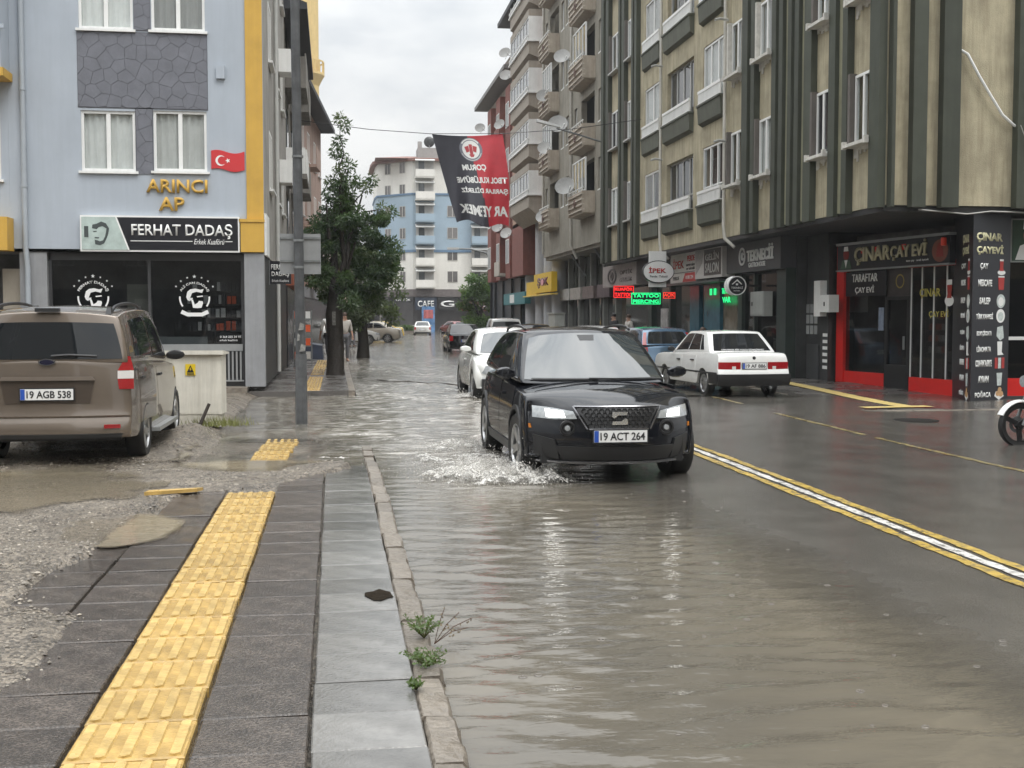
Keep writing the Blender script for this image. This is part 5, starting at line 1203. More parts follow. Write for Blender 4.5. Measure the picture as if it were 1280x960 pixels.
# salmon block
M_SAL = mat('salmon_render', (.41, .26, .195), .85, var=.12, vs=1.5, stain=.3)
M_TAN = mat('tan_band', (.33, .29, .24), .8, var=.12, stain=.3)
g3 = thing('salmon_apartments', 'salmon apartments with stacked white framed bay windows and a dark eave', 'building', (10.7, 61.2, 0))
def P_(b, n, m, sm=None): return P2(b, n, m, sm, g3)
P_(MB().box(10.75, 61.15, 7.0, 20, 72.4, 19.1), 'wall', M_SAL)
P_(MB().box(9.9, 61.0, 19.1, 20, 72.9, 19.35).prism([(9.95, 19.351), (20, 19.351), (14.5, 22)], 61.0, 72.9, 'y'), 'roof', M_EAVE)
for f in range(5):
    zf = 7.0 + 2.62 * f + (.0)
    bay = P_(MB().prism([(10.749, zf + .05 if f else zf - .3), (10.0, zf + .35), (10.0, zf + .95), (10.749, zf + .95)], 61.7, 68.2, 'y').box(10.0, 61.7, zf + 2.25, 10.749, 68.2, zf + 2.6), 'bay', M_TAN)
    o = MB(); o.box(9.9, 61.6, zf + .951, 10.7, 68.3, zf + 1.02); o.box(9.92, 61.65, zf + 1.22, 9.98, 68.25, zf + 1.28)
    for i in range(22): o.box(9.93, 61.7 + i * .305, zf + 1.021, 9.97, 61.78 + i * .305, zf + 1.219)
    P_(o, 'railing', M_PVC)
    P_(MB().box(10.0, 61.7, zf + .952, 10.74, 61.76, zf + 2.249), 'bay_side', M_PVC); P_(MB().box(10.0, 68.14, zf + .952, 10.74, 68.2, zf + 2.249), 'bay_side', M_PVC)
    for k in range(2): window(g3, at_((10.02, 63.3 + k * 3.25, zf + 1.0), g3), R(-90), 3.1, 1.24, 3, None, glass=M_PANE)
    for y in (69.3, 70.8): window(g3, at_((10.72, y, zf + 1.0), g3), R(-90), .8, 1.2, 1, None, sill=M_PVC, glass=M_PANE)
M_COLW = mat('pale_column', (.50, .51, .53), .5, var=.08, stain=.15)
for y in (60.9, 63.3, 66.0, 69.5): P_(MB().lathe([(.42, 0), (.42, 7.0)], 16, 'z', (11.5, y, 0)), 'column', M_COLW, 50)
P_(MB().box(12.3, 61.2, 0, 12.4, 72, 6.99), 'shop_wall', mat('shop_wall_grey', (.18, .18, .185), .5, var=.3))
t = thing('market_sign', 'yellow ŞOK market fascia across the pale round columns', 'sign', (11, 59.1, 2.9))
def PT(b, n, m, sm=None): return P2(b, n, m, sm, t)
M_SOK = mat('sok_yellow', (.72, .47, .02), .4, var=.06)
PT(MB().box(10.75, 59.2, 2.95, 11.05, 64.5, 3.95), 'panel', M_SOK); PT(MB().box(10.9, 64.52, 2.88, 11.1, 68, 3.62), 'panel', M_SOK); PT(MB().box(10.7, 59.1, 2.80, 11.06, 68.05, 2.87), 'edge', mat('sok_edge', (.75, .55, .12), .4))
rtext('ŞOK', mat('letter_plum', (.10, .01, .04), .4), 61.7, 3.46, 3.4, .55, 10.75, t, bold=.06)
o = MB(); ring(o, 0, 0, .02, .16, 0, .02, 20); o.build('ring_mark', mat('dot_pink', (.75, .35, .40), .4), t, None, rloc((10.735, 61.75, 3.46), t)).rotation_euler.z = R(-90); t.children[-1].scale = (2.4, 1, 1)
t = thing('bank_sign', 'teal fascia with a white square at the far end of the right row', 'sign', (11, 68.1, 2.43)); PT(MB().box(10.85, 68.3, 2.45, 11.2, 77, 3.15), 'panel', mat('sign_teal', (.03, .20, .23), .4, var=.1)); PT(MB().box(10.835, 72.4, 2.55, 10.849, 74.2, 3.05), 'white_square', M_GWHITE)
# red block
M_BURG = mat('burgundy_render', (.21, .075, .06), .8, var=.15, stain=.25)
M_CREAMR = mat('cream_render', (.46, .42, .37), .85, var=.15, stain=.35)
g4 = thing('red_apartments', 'burgundy and cream apartments with a sloping roof at the far right end', 'building', (10.7, 72.5, 0))
def P_(b, n, m, sm=None): return P2(b, n, m, sm, g4)
P_(MB().box(11.2, 72.5, 4.2, 22, 87, 16.6), 'wall', M_CREAMR)
P_(MB().box(10.75, 68.3, 4.1, 11.6, 72.6, 7.2), 'red_box', M_BURG)
for y0 in (73.2, 77.6, 82.0):
    P_(MB().box(10.7, y0, 4.1, 11.199, y0 + 1.9, 15.9), 'red_bay', M_BURG)
    for f in range(4): window(g4, at_((10.66, y0 + .95, 5.0 + 2.8 * f), g4), R(-90), 1.3, 1.5, 2, None, glass=M_PANE); 
for y0 in (75.8, 80.2, 84.8):
    for f in range(4): window(g4, at_((11.15, y0 + .5, 5.0 + 2.8 * f), g4), R(-90), 1.3, 1.5, 2, None, sill=M_PVC, glass=M_PANE)
for f in range(4): P_(MB().box(10.3, 75.2, 4.3 + 2.8 * f, 11.198, 77.5, 4.45 + 2.8 * f).box(10.3, 75.2, 4.451 + 2.8 * f, 10.36, 77.5, 5.2 + 2.8 * f), 'balcony', M_BURG if f % 2 else M_CREAMR)
P_(MB().box(10.2, 72.3, 16.6, 22, 87.6, 16.85), 'eave', mat('eave_grey', (.20, .195, .19), .8, var=.1)); P_(MB().prism([(10.25, 16.851), (22, 16.851), (12.4, 18.6), (11.2, 18.2)], 72.3, 87.6, 'y'), 'roof', mat('roof_pale', (.36, .34, .31), .8, var=.12))
P_(MB().box(11.4, 72.5, -.05, 22, 87, 4.19), 'shop_wall', mat('shop_wall_navy', (.035, .045, .06), .4, var=.4))
for y in (72.6, 76.5, 80.5, 84.5, 86.8): P_(MB().box(11.25, y - .06, 0, 11.39, y + .06, 4.19), 'shop_post', M_BLACK)
# satellite dishes
def dish_proto():
    t = thing('satellite_dish', 'x', 'satellite dish', (0, 0, 0), 0, 'satellite dishes on the right-hand fronts')
    b = MB(); n = 20; prof = [(.001, .0), (.16, .012), (.32, .05), (.46, .11), (.465, .115), (.465, .118), (.32, .06), (.16, .022), (.001, .01)]
    b.lathe(prof, n, 'z'); o = b.build('reflector', mat('dish_grey', (.36, .355, .34), .55, .1, var=.12, rand=.2, stain=.25), t, 40); o.rotation_euler = (R(62), 0, R(-25)); 
    o2 = MB().path([(0, .02, -.44), (.12, -.3, -.22), (.18, -.42, -.05)], .014, 5).build('feed_arm', M_STEEL, t)
    MB().tube((.16, -.46, -.05), (.17, -.36, .0), .035, .03, 8).build('receiver', M_PVC, t)
    MB().path([(0, .04, 0), (.05, .25, -.05), (.55, .30, -.1)], .022, 6).build('bracket', M_STEEL, t)
    return t
DL = [((9.9, 52.0, 12.95), 'grey satellite dish near the top balcony of the ornate balcony block'), ((9.7, 51.9, 10.0), 'large grey satellite dish just behind the street lamp head'), ((9.9, 51.2, 7.25), 'lowest large satellite dish of the ornate balcony block, under the lamp'),
      ((10.1, 57.8, 12.3), 'satellite dish high at the joint of the salmon and beige blocks'), ((10.1, 57.4, 9.75), 'satellite dish half way up the joint of the salmon and beige blocks'), ((10.2, 58.5, 6.6), 'low satellite dish beside the far end balcony of the beige block'),
      ((10.0, 70.0, 15.7), 'upper satellite dish at the edge of the sloping roof'), ((10.1, 71.0, 17.2), 'topmost satellite dish beside the dark salmon eave'), ((10.2, 74.0, 13.5), 'satellite dish on the burgundy bay below the roof edge'), ((10.0, 82.5, 14.6), 'satellite dish standing out above the banner, farthest down the street'),
      ((10.1, 70.5, 6.6), 'satellite dish on the burgundy box left of the pale columns'), ((10.2, 75.2, 7.3), 'satellite dish low on the burgundy front below the banner')]
pd = dish_proto()
for i, (p, lab) in enumerate(DL):
    s_ = .62 if i not in (1, 2) else .75
    o = pd if i == 0 else copy_tree(pd)
    o.location = p; o['label'] = lab; o.scale = (s_ * 1.25,) * 3; o.rotation_euler.z = R(random.uniform(-14, 14))
# street lamp on the right
t = thing('street_lamp', 'long armed street lamp reaching out over the road from the first dark fin', 'street lamp', (10.5, 47.2, 8.6))
MB().path([(.15, 0, 0), (-.8, -.05, .26), (-1.75, -.1, .50)], .035, 8).build('arm', M_STEEL, t, 50)
MB().add([(-1.6, -.1 + s * w, .5 + z) for s in (-1, 1) for w, z in ((.07, .02), (.05, .10))] + [(-2.55, -.1 + s * w, .72 + z) for s in (-1, 1) for w, z in ((.11, .0), (.08, .12))], [(0, 1, 3, 2), (4, 6, 7, 5), (0, 2, 6, 4), (1, 5, 7, 3), (0, 4, 5, 1), (2, 3, 7, 6)]).build('lamp_head', mat('lamp_grey', (.48, .48, .47), .4, var=.1), t)
t = thing('street_lamp', 'distant slim street lamp with a curved arm before the blue and white block', 'street lamp', (12.3, 95, 0))
MB().path([(0, 0, 0), (0, 0, 6.2), (-.3, 0, 6.8), (-1.6, 0, 7.1), (-2.6, 0, 7.1)], .07, 8).build('post', M_STEEL, t, 50); MB().box(-3.4, -.15, 7.05, -2.5, .15, 7.2).build('lamp_head', mat('lamp_grey'), t)

# ================================================================== FAR END BLOCK
M_FW = mat('far_white', (.72, .70, .65), .85, var=.08, vs=.4, stain=.15, streak=(1, 1, .1)); M_FB = mat('far_blue', (.31, .40, .475), .85, var=.08, vs=.4)
g5 = thing('end_apartments', 'tall pale blue and white apartment block closing the end of the street', 'building', (5.5, 145, 0))
def P_(b, n, m, sm=None): return P2(b, n, m, sm, g5)
fp = lambda d=0: [(5.2 - d, 152), (5.4 - d, 149 - d), (9.4, 145 - d), (21 + d, 145 - d), (21 + d, 160), (5.2 - d, 160)]
for z0_, z1_, m in ((5.0, 9.7, M_FW), (9.7, 16.5, M_FB), (16.5, 20.4, M_FW)): P_(MB().prism(fp(), z0_, z1_ - .001), 'wall', m)
P_(MB().prism(fp(.12), 9.55, 9.85).prism(fp(.12), 16.4, 16.62), 'string_course', mat('far_blue_dark', (.12, .20, .30), .8))
P_(MB().prism(fp(-.2), -.2, 4.999), 'shop_floor', mat('far_shops', (.06, .055, .055), .5, var=.5, vs=.6)); P_(MB().prism(fp(.5), 4.2, 5.1), 'shop_canopy', mat('far_canopy', (.14, .12, .115), .7, var=.3))
P_(MB().prism(fp(.6), 20.4, 20.7), 'eave', mat('far_eave', (.20, .10, .08), .8)); P_(MB().hexa([(5, 144.8, 20.701), (21, 144.6, 20.701), (21, 160, 20.701), (5, 160, 20.701)], [(9, 150, 21.6), (18, 150, 21.6), (18, 155, 21.6), (9, 155, 21.6)]), 'roof', mat('far_eave'))
P_(MB().box(10.2, 147, 20.75, 13.2, 150, 22.3), 'stair_head', mat('far_grey', (.30, .29, .28), .8)); P_(MB().box(10.2, 146.8, 20.8, 10.7, 147.3, 23.0), 'chimney', mat('far_grey'))
t = thing('satellite_dish', 'small dark satellite dish on the roof of the blue and white end block', 'satellite dish', (11.6, 146.9, 23.0)); MB().lathe([(.01, 0), (.4, .05), (.65, .16), (.66, .18), (.01, .04)], 14, 'y').build('reflector', M_BLACK, t); MB().tube((0, .1, 0), (0, .1, -.8), .05).build('bracket', M_STEEL, t)
for f in range(6):
    z = 5.2 + 2.62 * f
    for x0, x1 in ((9.7, 12.0), (16.4, 18.6)):
        P_(MB().box(x0 + .1, 144.5, z + .02, x1 - .1, 144.995, z + 2.4), 'balcony_recess', mat('recess_pale', (.42, .41, .39), .9, var=.1, rand=.15))
        P_(MB().box(x0, 143.6, z, x1, 144.99, z + .14).box(x0, 143.55, z + .141, x1, 143.65, z + 1.0), 'balcony', M_FW if f not in (2, 3) else M_FB)
        P_(MB().prism([(143.6, z + 1.95), (144.99, z + 2.35), (144.99, z + 2.45), (143.55, z + 2.05)], x0, x1, 'x'), 'balcony_awning', mat('awning_white', (.55, .55, .53), .8))
        P_(MB().box(x0 + .4, 144.47, z + .15, x0 + 1.1, 144.499, z + 2.1), 'balcony_door', M_PANE)
    for x in (14.2, 19.6): window(g5, at_((x, 144.94, z + .75), g5), 0, 1.25, 1.35, 2, None, frame=mat('far_frame', (.42, .40, .37)), glass=mat('far_pane', (.16, .15, .145), .15, rand=.5))
    for k in (.3, .72):
        window(g5, at_((5.4 + 4 * k - .04, 149 - 4 * k - .05, z + .75), g5), R(-45), .9, 1.3, 2, None, frame=mat('far_frame'), glass=mat('far_pane'))
for x0, x1, c, s_ in ((5.9, 9.2, 0, 0), ):
    pass
for (x0, x1, z0_, z1_, col, txt) in ((7.0, 9.4, 3.5, 4.2, (.02, .02, .022), 'OPTİK'), (9.6, 12.2, 2.6, 4.1, (.02, .03, .05), 'CAFE'), (12.4, 14.6, 2.6, 4.1, (.015, .015, .016), 'G'), (14.9, 19.5, 2.5, 3.6, (.17, .03, .03), 'KİRAZ DÖNER')):
    s = thing('shop_sign', {'OPTİK': 'small dark optician sign at the left corner of the end block', 'CAFE': 'navy café sign under the stacked balconies of the end block', 'G': 'black shop sign with a curled white letter on the end block', 'KİRAZ DÖNER': 'dark red shop sign at the right of the end block'}[txt], 'sign', (x0, 144.2, z0_))
    MB().box(0, 0, 0, x1 - x0, .2, z1_ - z0_).build('panel', mat('far_sign_' + txt[:2], col, .5), s); text(txt, M_GWHITE, s, ((x1 - x0) / 2, -.01, (z1_ - z0_) / 2), FRONT, w=(x1 - x0) * .75, h=(z1_ - z0_) * .5)
t = thing('poster_stand', 'blue and white poster stand outside the end block', 'poster', (10.2, 141, 0)); MB().box(0, 0, .0, 1.5, .3, 3.0).build('board', mat('poster_blue', (.10, .22, .42), .5, var=.6, vs=1.5), t); MB().box(.2, -.03, 1.6, 1.3, -.001, 2.6).build('print', mat('poster_print', (.45, .12, .12), .5, var=.6, vs=2), t)
# far left and right backing rows so that no gap of bare ground closes the view
g6 = thing('far_shops', 'row of distant low buildings behind the left-hand trees', 'building', (-6, 118, 0)); MB().box(-8, 0, 0, 10.6, 14, 6.2).build('wall', mat('far_row', (.26, .25, .23), .8, var=.3, vs=.5), g6); MB().box(-8.3, -.6, 6.2, 10.9, 14.3, 6.5).build('roof', M_EAVE, g6)
for i in range(6): MB().box(-7 + i * 3, -.05, 0.1, -4.6 + i * 3, -.001, 3).build('shopfront', M_SHOP, g6)
g7 = thing('far_house', 'distant pale building behind the small tree on the right', 'building', (21.3, 128, 0)); MB().box(0, 0, 0, 14, 12, 11).build('wall', M_CREAMR, g7); MB().box(-.4, -.4, 11, 14.4, 12.4, 11.3).build('roof', M_EAVE, g7)
for k in range(3): far_windows(g7, [(1.5 + 2.6 * i, -.04, 3.4 + 2.7 * k) for i in range(5)], 0, 1.2, 1.4)

# ================================================================== BANNER
bn = thing('banner', 'red and black football club banner seen from behind, strung across the street', 'banner', (4.6, 40, 6.2))
TLc, TRc, BLc, BRc = (3.25, 7.68), (5.60, 7.74), (4.08, 4.80), (5.82, 4.66)
def cloth(u, v, off=0):
    sag = -.05 * math.sin(math.pi * u) * (1 - v)
    bulge = (-.06 * math.sin(u * math.pi)) * v
    x = (TLc[0] * (1 - u) + TRc[0] * u) * (1 - v) + (BLc[0] * (1 - u) + BRc[0] * u) * v + (bulge if u < .5 else 0) * .6 + .10 * math.sin(v * math.pi) * (u > .9) * (u - .9) * 10
    z = (TLc[1] * (1 - u) + TRc[1] * u) * (1 - v) + (BLc[1] * (1 - u) + BRc[1] * u) * v + sag + .09 * v ** 6 * math.sin(u * 9)
    y = .22 * v * math.sin(u * 7 + v * 2.2) + .05 * math.sin(u * 22 + v * 6) * v + .10 * math.sin(v * 3.4 + u * 3)
    return (x - 4.6, y + off, z - 6.2)
nu, nv = 44, 40; b = MB(); vs = [cloth(i / nu, j / nv) for j in range(nv + 1) for i in range(nu + 1)]; vs2 = [(x, y + .012, z) for x, y, z in vs]
b.v = [tuple(p) for p in vs + vs2]; n_ = len(vs)
for j in range(nv):
    for i in range(nu):
        q = (j * (nu + 1) + i, j * (nu + 1) + i + 1, (j + 1) * (nu + 1) + i + 1, (j + 1) * (nu + 1) + i)
        mi = 0 if (i + .5) / nu < .49 + .13 * (j / nv) else 1
        b.f += [q, tuple(k + n_ for k in q[::-1])]; b.m += [mi, mi]
b.build('cloth', [mat('banner_black', (.045, .045, .060), .6, var=.15, vs=2, spec=.6), mat('banner_red', (.50, .030, .045), .6, var=.15, vs=2, spec=.6)], bn, 80)
def bann(me, u0, v0, w, h, nm, m, mirror=True):
    """print laid on the cloth; seen from the back, so mirrored"""
    bm_ = bmesh.new(); bm_.from_mesh(me); bmesh.ops.triangulate(bm_, faces=bm_.faces)
    bmesh.ops.subdivide_edges(bm_, edges=[e for e in bm_.edges if e.calc_length() > .06], cuts=1); bmesh.ops.triangulate(bm_, faces=bm_.faces); bm_.to_mesh(me); bm_.free()
    for v in me.vertices:
        x = -v.co.x if mirror else v.co.x
        v.co = cloth(u0 + x, v0 - v.co.y, -.006 - v.co.z)
    me.materials.clear(); me.materials.append(m); link(nm, me, bn)
for s_, u0, v0, w, h in (('ÇORUM', .52, .365, .36, .082), ('TBOL KULÜBÜ\'NE', .60, .495, .77, .082), ('ŞARILAR DİLERİZ', .615, .62, .75, .082), ('AR YEMEK', .56, .845, .86, .115)):
    bann(text_mesh(s_, w, h, 0, .04), u0, v0, w, h, 'lettering', M_GWHITE)
def umesh(f):
    b = MB(); f(b); me = bpy.data.meshes.new('crest')
    me.from_pydata([(x, z, y) for x, y, z in b.v], [], b.f); return me
bann(umesh(lambda b: ring(b, 0, 0, .125, .165, .0, .001, 36, sz=.82)), .52, .155, 0, 0, 'crest_ring', mat('crest_grey', (.20, .21, .25), .6))
bann(umesh(lambda b: ring(b, 0, 0, .001, .125, .002, .001, 36, sz=.82)), .52, .155, 0, 0, 'crest_field', M_GWHITE)
bann(umesh(lambda b: [ring(b, 0, 0, .145, .152, .004, .001, 30, R(200), R(340), sz=.82), ring(b, 0, 0, .135, .155, .004, .001, 16, R(35), R(145), sz=.82)]), .52, .155, 0, 0, 'crest_lettering', M_GWHITE)
bann(umesh(lambda b: [b.prism(p, .006, .007, 'y') for p in ([(-.09, .03), (-.03, .045), (-.025, -.02), (-.07, -.035)], [(.09, .03), (.03, .045), (.025, -.02), (.07, -.035)], [(-.022, .06), (.022, .06), (.022, -.06), (-.022, -.06)], [(-.04, -.055), (.04, -.055), (.02, -.085), (-.02, -.085)])]), .52, .155, 0, 0, 'crest_eagle', mat('crest_red', (.45, .06, .07), .6))
cb = MB().path([(-1.2, 41, 8.2), (1.2, 40.4, 7.85), (3.2, 40, 7.69), (5.6, 40, 7.75), (8, 40.3, 8.0), (10.6, 41, 8.5)], .012, 5).build('banner_cable', M_BLACK); tag(cb, 'thin cable strung across the street carrying the banner', 'cable')
cb = MB().path([(-.5, 18.4, 8.4), (2, 26, 8.0), (6, 37, 8.05), (10.5, 48, 8.7)], .008, 5).build('overhead_wire', M_BLACK) if False else None
# ================================================================== VEHICLES
def paint(name, col, rough=.16, metal=.0):
    return mat(name, col, .07 if max(col) < .05 else rough, metal, var=.05, vs=6, coat=0 if max(col) < .05 else .8, spec=.5)
M_TYRE = mat('tyre_rubber', (.014, .014, .014), .6, var=.3, vs=12)
M_RIM = mat('alloy_rim', (.45, .45, .45), .3, .85, var=.1)
M_TRIM = mat('black_plastic', (.016, .016, .017), .45, var=.15)
M_CHROME = mat('chrome', (.62, .62, .62), .12, .95, var=.05)
M_TLAMP = mat('tail_lamp', (.30, .008, .012), .12, var=.15, vs=25, coat=.6)
M_TLAMPC = mat('tail_lamp_clear', (.62, .60, .58), .15, var=.1, coat=.5)
M_LENS = mat('lamp_lens', (.42, .44, .45), .08, .3, var=.25, vs=30, coat=.6)
M_LAMPON = mat('lit_headlamp', (1.0, .98, .92), .3, emit=5.0, var=0)
M_PLATE = mat('plate_white', (.74, .74, .73), .4, var=.03); M_PLBLUE = mat('plate_blue', (.02, .08, .40), .4, var=.03)
def carglass(name, col=(.012, .014, .016), ior=1.5, rough=.03):
    if name in MATS: return MATS[name]
    m = mat(name, col, rough, var=.0); m.node_tree.nodes['Principled BSDF'].inputs['IOR'].default_value = ior
    m.node_tree.nodes['Principled BSDF'].inputs['Coat Weight'].default_value = .0
    return m
G_CAR = carglass('car_glass'); G_SCREEN = carglass('sky_lit_screen', (.03, .036, .038), 1.95)
def shell_mesh(P, us, vs, ws, name, m, sub=1):
    """six-sided shell: P(u,v,w) with u along the length, v across (-1..1), w up (0..1)"""
    key = {}; b = MB()
    def id_(u, v, w):
        k = (round(u, 5), round(v, 5), round(w, 5))
        if k not in key: key[k] = len(b.v); b.v.append(P(u, v, w))
        return key[k]
    def face(A, B_, f):
        for i in range(len(A) - 1):
            for j in range(len(B_) - 1):
                b.f.append((f(A[i], B_[j]), f(A[i + 1], B_[j]), f(A[i + 1], B_[j + 1]), f(A[i], B_[j + 1]))); b.m.append(0)
    for v in (vs[0], vs[-1]): face(us, ws, lambda u, w: id_(u, v, w))
    for w in (ws[0], ws[-1]): face(us, vs, lambda u, v: id_(u, v, w))
    for u in (us[0], us[-1]): face(vs, ws, lambda v, w: id_(u, v, w))
    return b
def patch(fn, bot, top, n=10, m=4, off=.005, depth=.014):
    """panel that hugs a surface fn(a,b)->point between two polylines; real thickness"""
    def res(pl, n):
        pl = [np.array(p, float) for p in pl]; d = [0]
        for i in range(1, len(pl)): d.append(d[-1] + np.linalg.norm(pl[i] - pl[i - 1]))
        return [np.array([np.interp(t, d, [p[k] for p in pl]) for k in (0, 1)]) for t in np.linspace(0, d[-1], n + 1)]
    B_, T = res(bot, n), res(top, n); pts = []; e = .004
    for j in range(m + 1):
        for i in range(n + 1):
            q = B_[i] * (1 - j / m) + T[i] * (j / m)
            p = np.array(fn(*q)); du = np.array(fn(q[0] + e, q[1])) - np.array(fn(q[0] - e, q[1])); dv = np.array(fn(q[0], q[1] + e)) - np.array(fn(q[0], q[1] - e))
            nn = np.cross(du, dv); l = np.linalg.norm(nn); nn = nn / l if l > 1e-12 else np.array([0, 0, 1.])
            pts.append((p, nn))
    return pts, n, m, off, depth
def patch_mb(fn, out, bot, top, n=10, m=4, off=.005, depth=.014, b=None, mi=0):
    """out: function p-> outward direction hint"""
    pts, n, m, off, depth = patch(fn, bot, top, n, m, off, depth); b = b or MB(); o = len(b.v)
    F_, K_ = [], []
    for p, nn in pts:
        if np.dot(nn, out(p)) < 0: nn = -nn
        F_.append(p + nn * off); K_.append(p - nn * depth)
    b.v += [tuple(p) for p in F_ + K_]; N = len(pts); w = n + 1
    for j in range(m):
        for i in range(n):
            q = (j * w + i, j * w + i + 1, (j + 1) * w + i + 1, (j + 1) * w + i); b.f.append(tuple(k + o for k in q)); b.m.append(mi)
    rim = [i for i in range(w)] + [j * w + n for j in range(1, m + 1)] + [m * w + i for i in range(n - 1, -1, -1)] + [j * w for j in range(m - 1, 0, -1)]
    for i in range(len(rim)):
        a, c = rim[i], rim[(i + 1) % len(rim)]; b.f.append((a + o, c + o, c + N + o, a + N + o)); b.m.append(mi)
    return b
def build_sub(b, name, m, parent, sub=1, smooth=32):
    o = b.build(name, m, parent, smooth)
    if sub:
        md = o.modifiers.new('s', 'SUBSURF'); md.levels = sub; md.render_levels = sub
    return o
_WH = {}
def wheel(parent, x, y, r, w, style, side, steer=0, lod=0):
    k = (round(r, 3), round(w, 3), style, lod)
    if k not in _WH:
        n = 36 if not lod else 18
        t = MB(); rr = r * .66
        t.lathe([(rr, -w * .44), (r * .93, -w * .5), (r * .985, -w * .40), (r, -w * .2), (r, w * .2), (r * .985, w * .40), (r * .93, w * .5), (rr, w * .44)], n, 'x', close=True)
        rim = MB(); rim.lathe([(rr + .004, -w * .40), (rr - .012, w * .36), (rr + .002, w * .455), (rr + .006, w * .44)], n, 'x', close=True)
        rim.lathe([(rr, w * .02), (.0012, w * .02), (.0012, w * .0), (rr, w * .0)], n, 'x', close=True, mi=1)
        if style == 'alloy5':
            for i in range(10):
                a = i * math.pi / 5 + (.16 if i % 2 else -.16); c, s = math.cos(a), math.sin(a); p = lambda q, t_, x_: (x_, q * c - t_ * s, q * s + t_ * c)
                rim.hexa([p(.03, -.03, w * .1), p(rr, -.024, w * .2), p(rr, .024, w * .2), p(.03, .03, w * .1)], [p(.03, -.026, w * .32), p(rr, -.016, w * .42), p(rr, .016, w * .42), p(.03, .026, w * .32)])
        elif style == 'alloy8':
            for i in range(8):
                a = i * math.pi / 4; c, s = math.cos(a), math.sin(a); p = lambda q, t_, x_: (x_, q * c - t_ * s, q * s + t_ * c)
                rim.hexa([p(.03, -.03, w * .1), p(rr, -.03, w * .2), p(rr, .03, w * .2), p(.03, .03, w * .1)], [p(.03, -.024, w * .34), p(rr, -.018, w * .42), p(rr, .018, w * .42), p(.03, .024, w * .34)])
        else:
            rim.lathe([(rr * .98, w * .25), (rr * .75, w * .40), (rr * .45, w * .30), (.05, w * .34), (.001, w * .34), (.001, w * .2), (rr * .98, w * .15)], n, 'x', close=True)
        rim.lathe([(.055, w * .2), (.055, w * .37), (.04, w * .40), (.001, w * .40), (.001, w * .2)], 16, 'x', close=True)
        _WH[k] = (t.mesh('wheel', M_TYRE, 40), rim.mesh('rim', [M_RIM, M_BLACK], 35))
    a, c = _WH[k]
    o = link('wheel', a, parent, (x, y, r), (0, 0, steer + (0 if side > 0 else math.pi)))
    link('rim', c, o)
    return o
def plate(parent, c, rot, s, w=.52, h=.112):
    """Turkish number plate: blue band, black characters"""
    o = MB().box(-w / 2 - .012, 0, -h / 2 - .012, w / 2 + .012, .012, h / 2 + .012).build('number_plate', M_TRIM, parent); o.location = c; o.rotation_euler = rot
    MB().box(-w / 2, -.006, -h / 2, w / 2, -.0005, h / 2).build('plate_face', M_PLATE, o)
    MB().box(-w / 2 + .002, -.009, -h / 2 + .002, -w / 2 + .045, -.0065, h / 2 - .002).build('blue_band', M_PLBLUE, o)
    text(s, M_TRIM, o, (.02, -.0062, 0), FRONT, w=w * .84, h=h * .68, ext=.003, bold=.018)
    return o
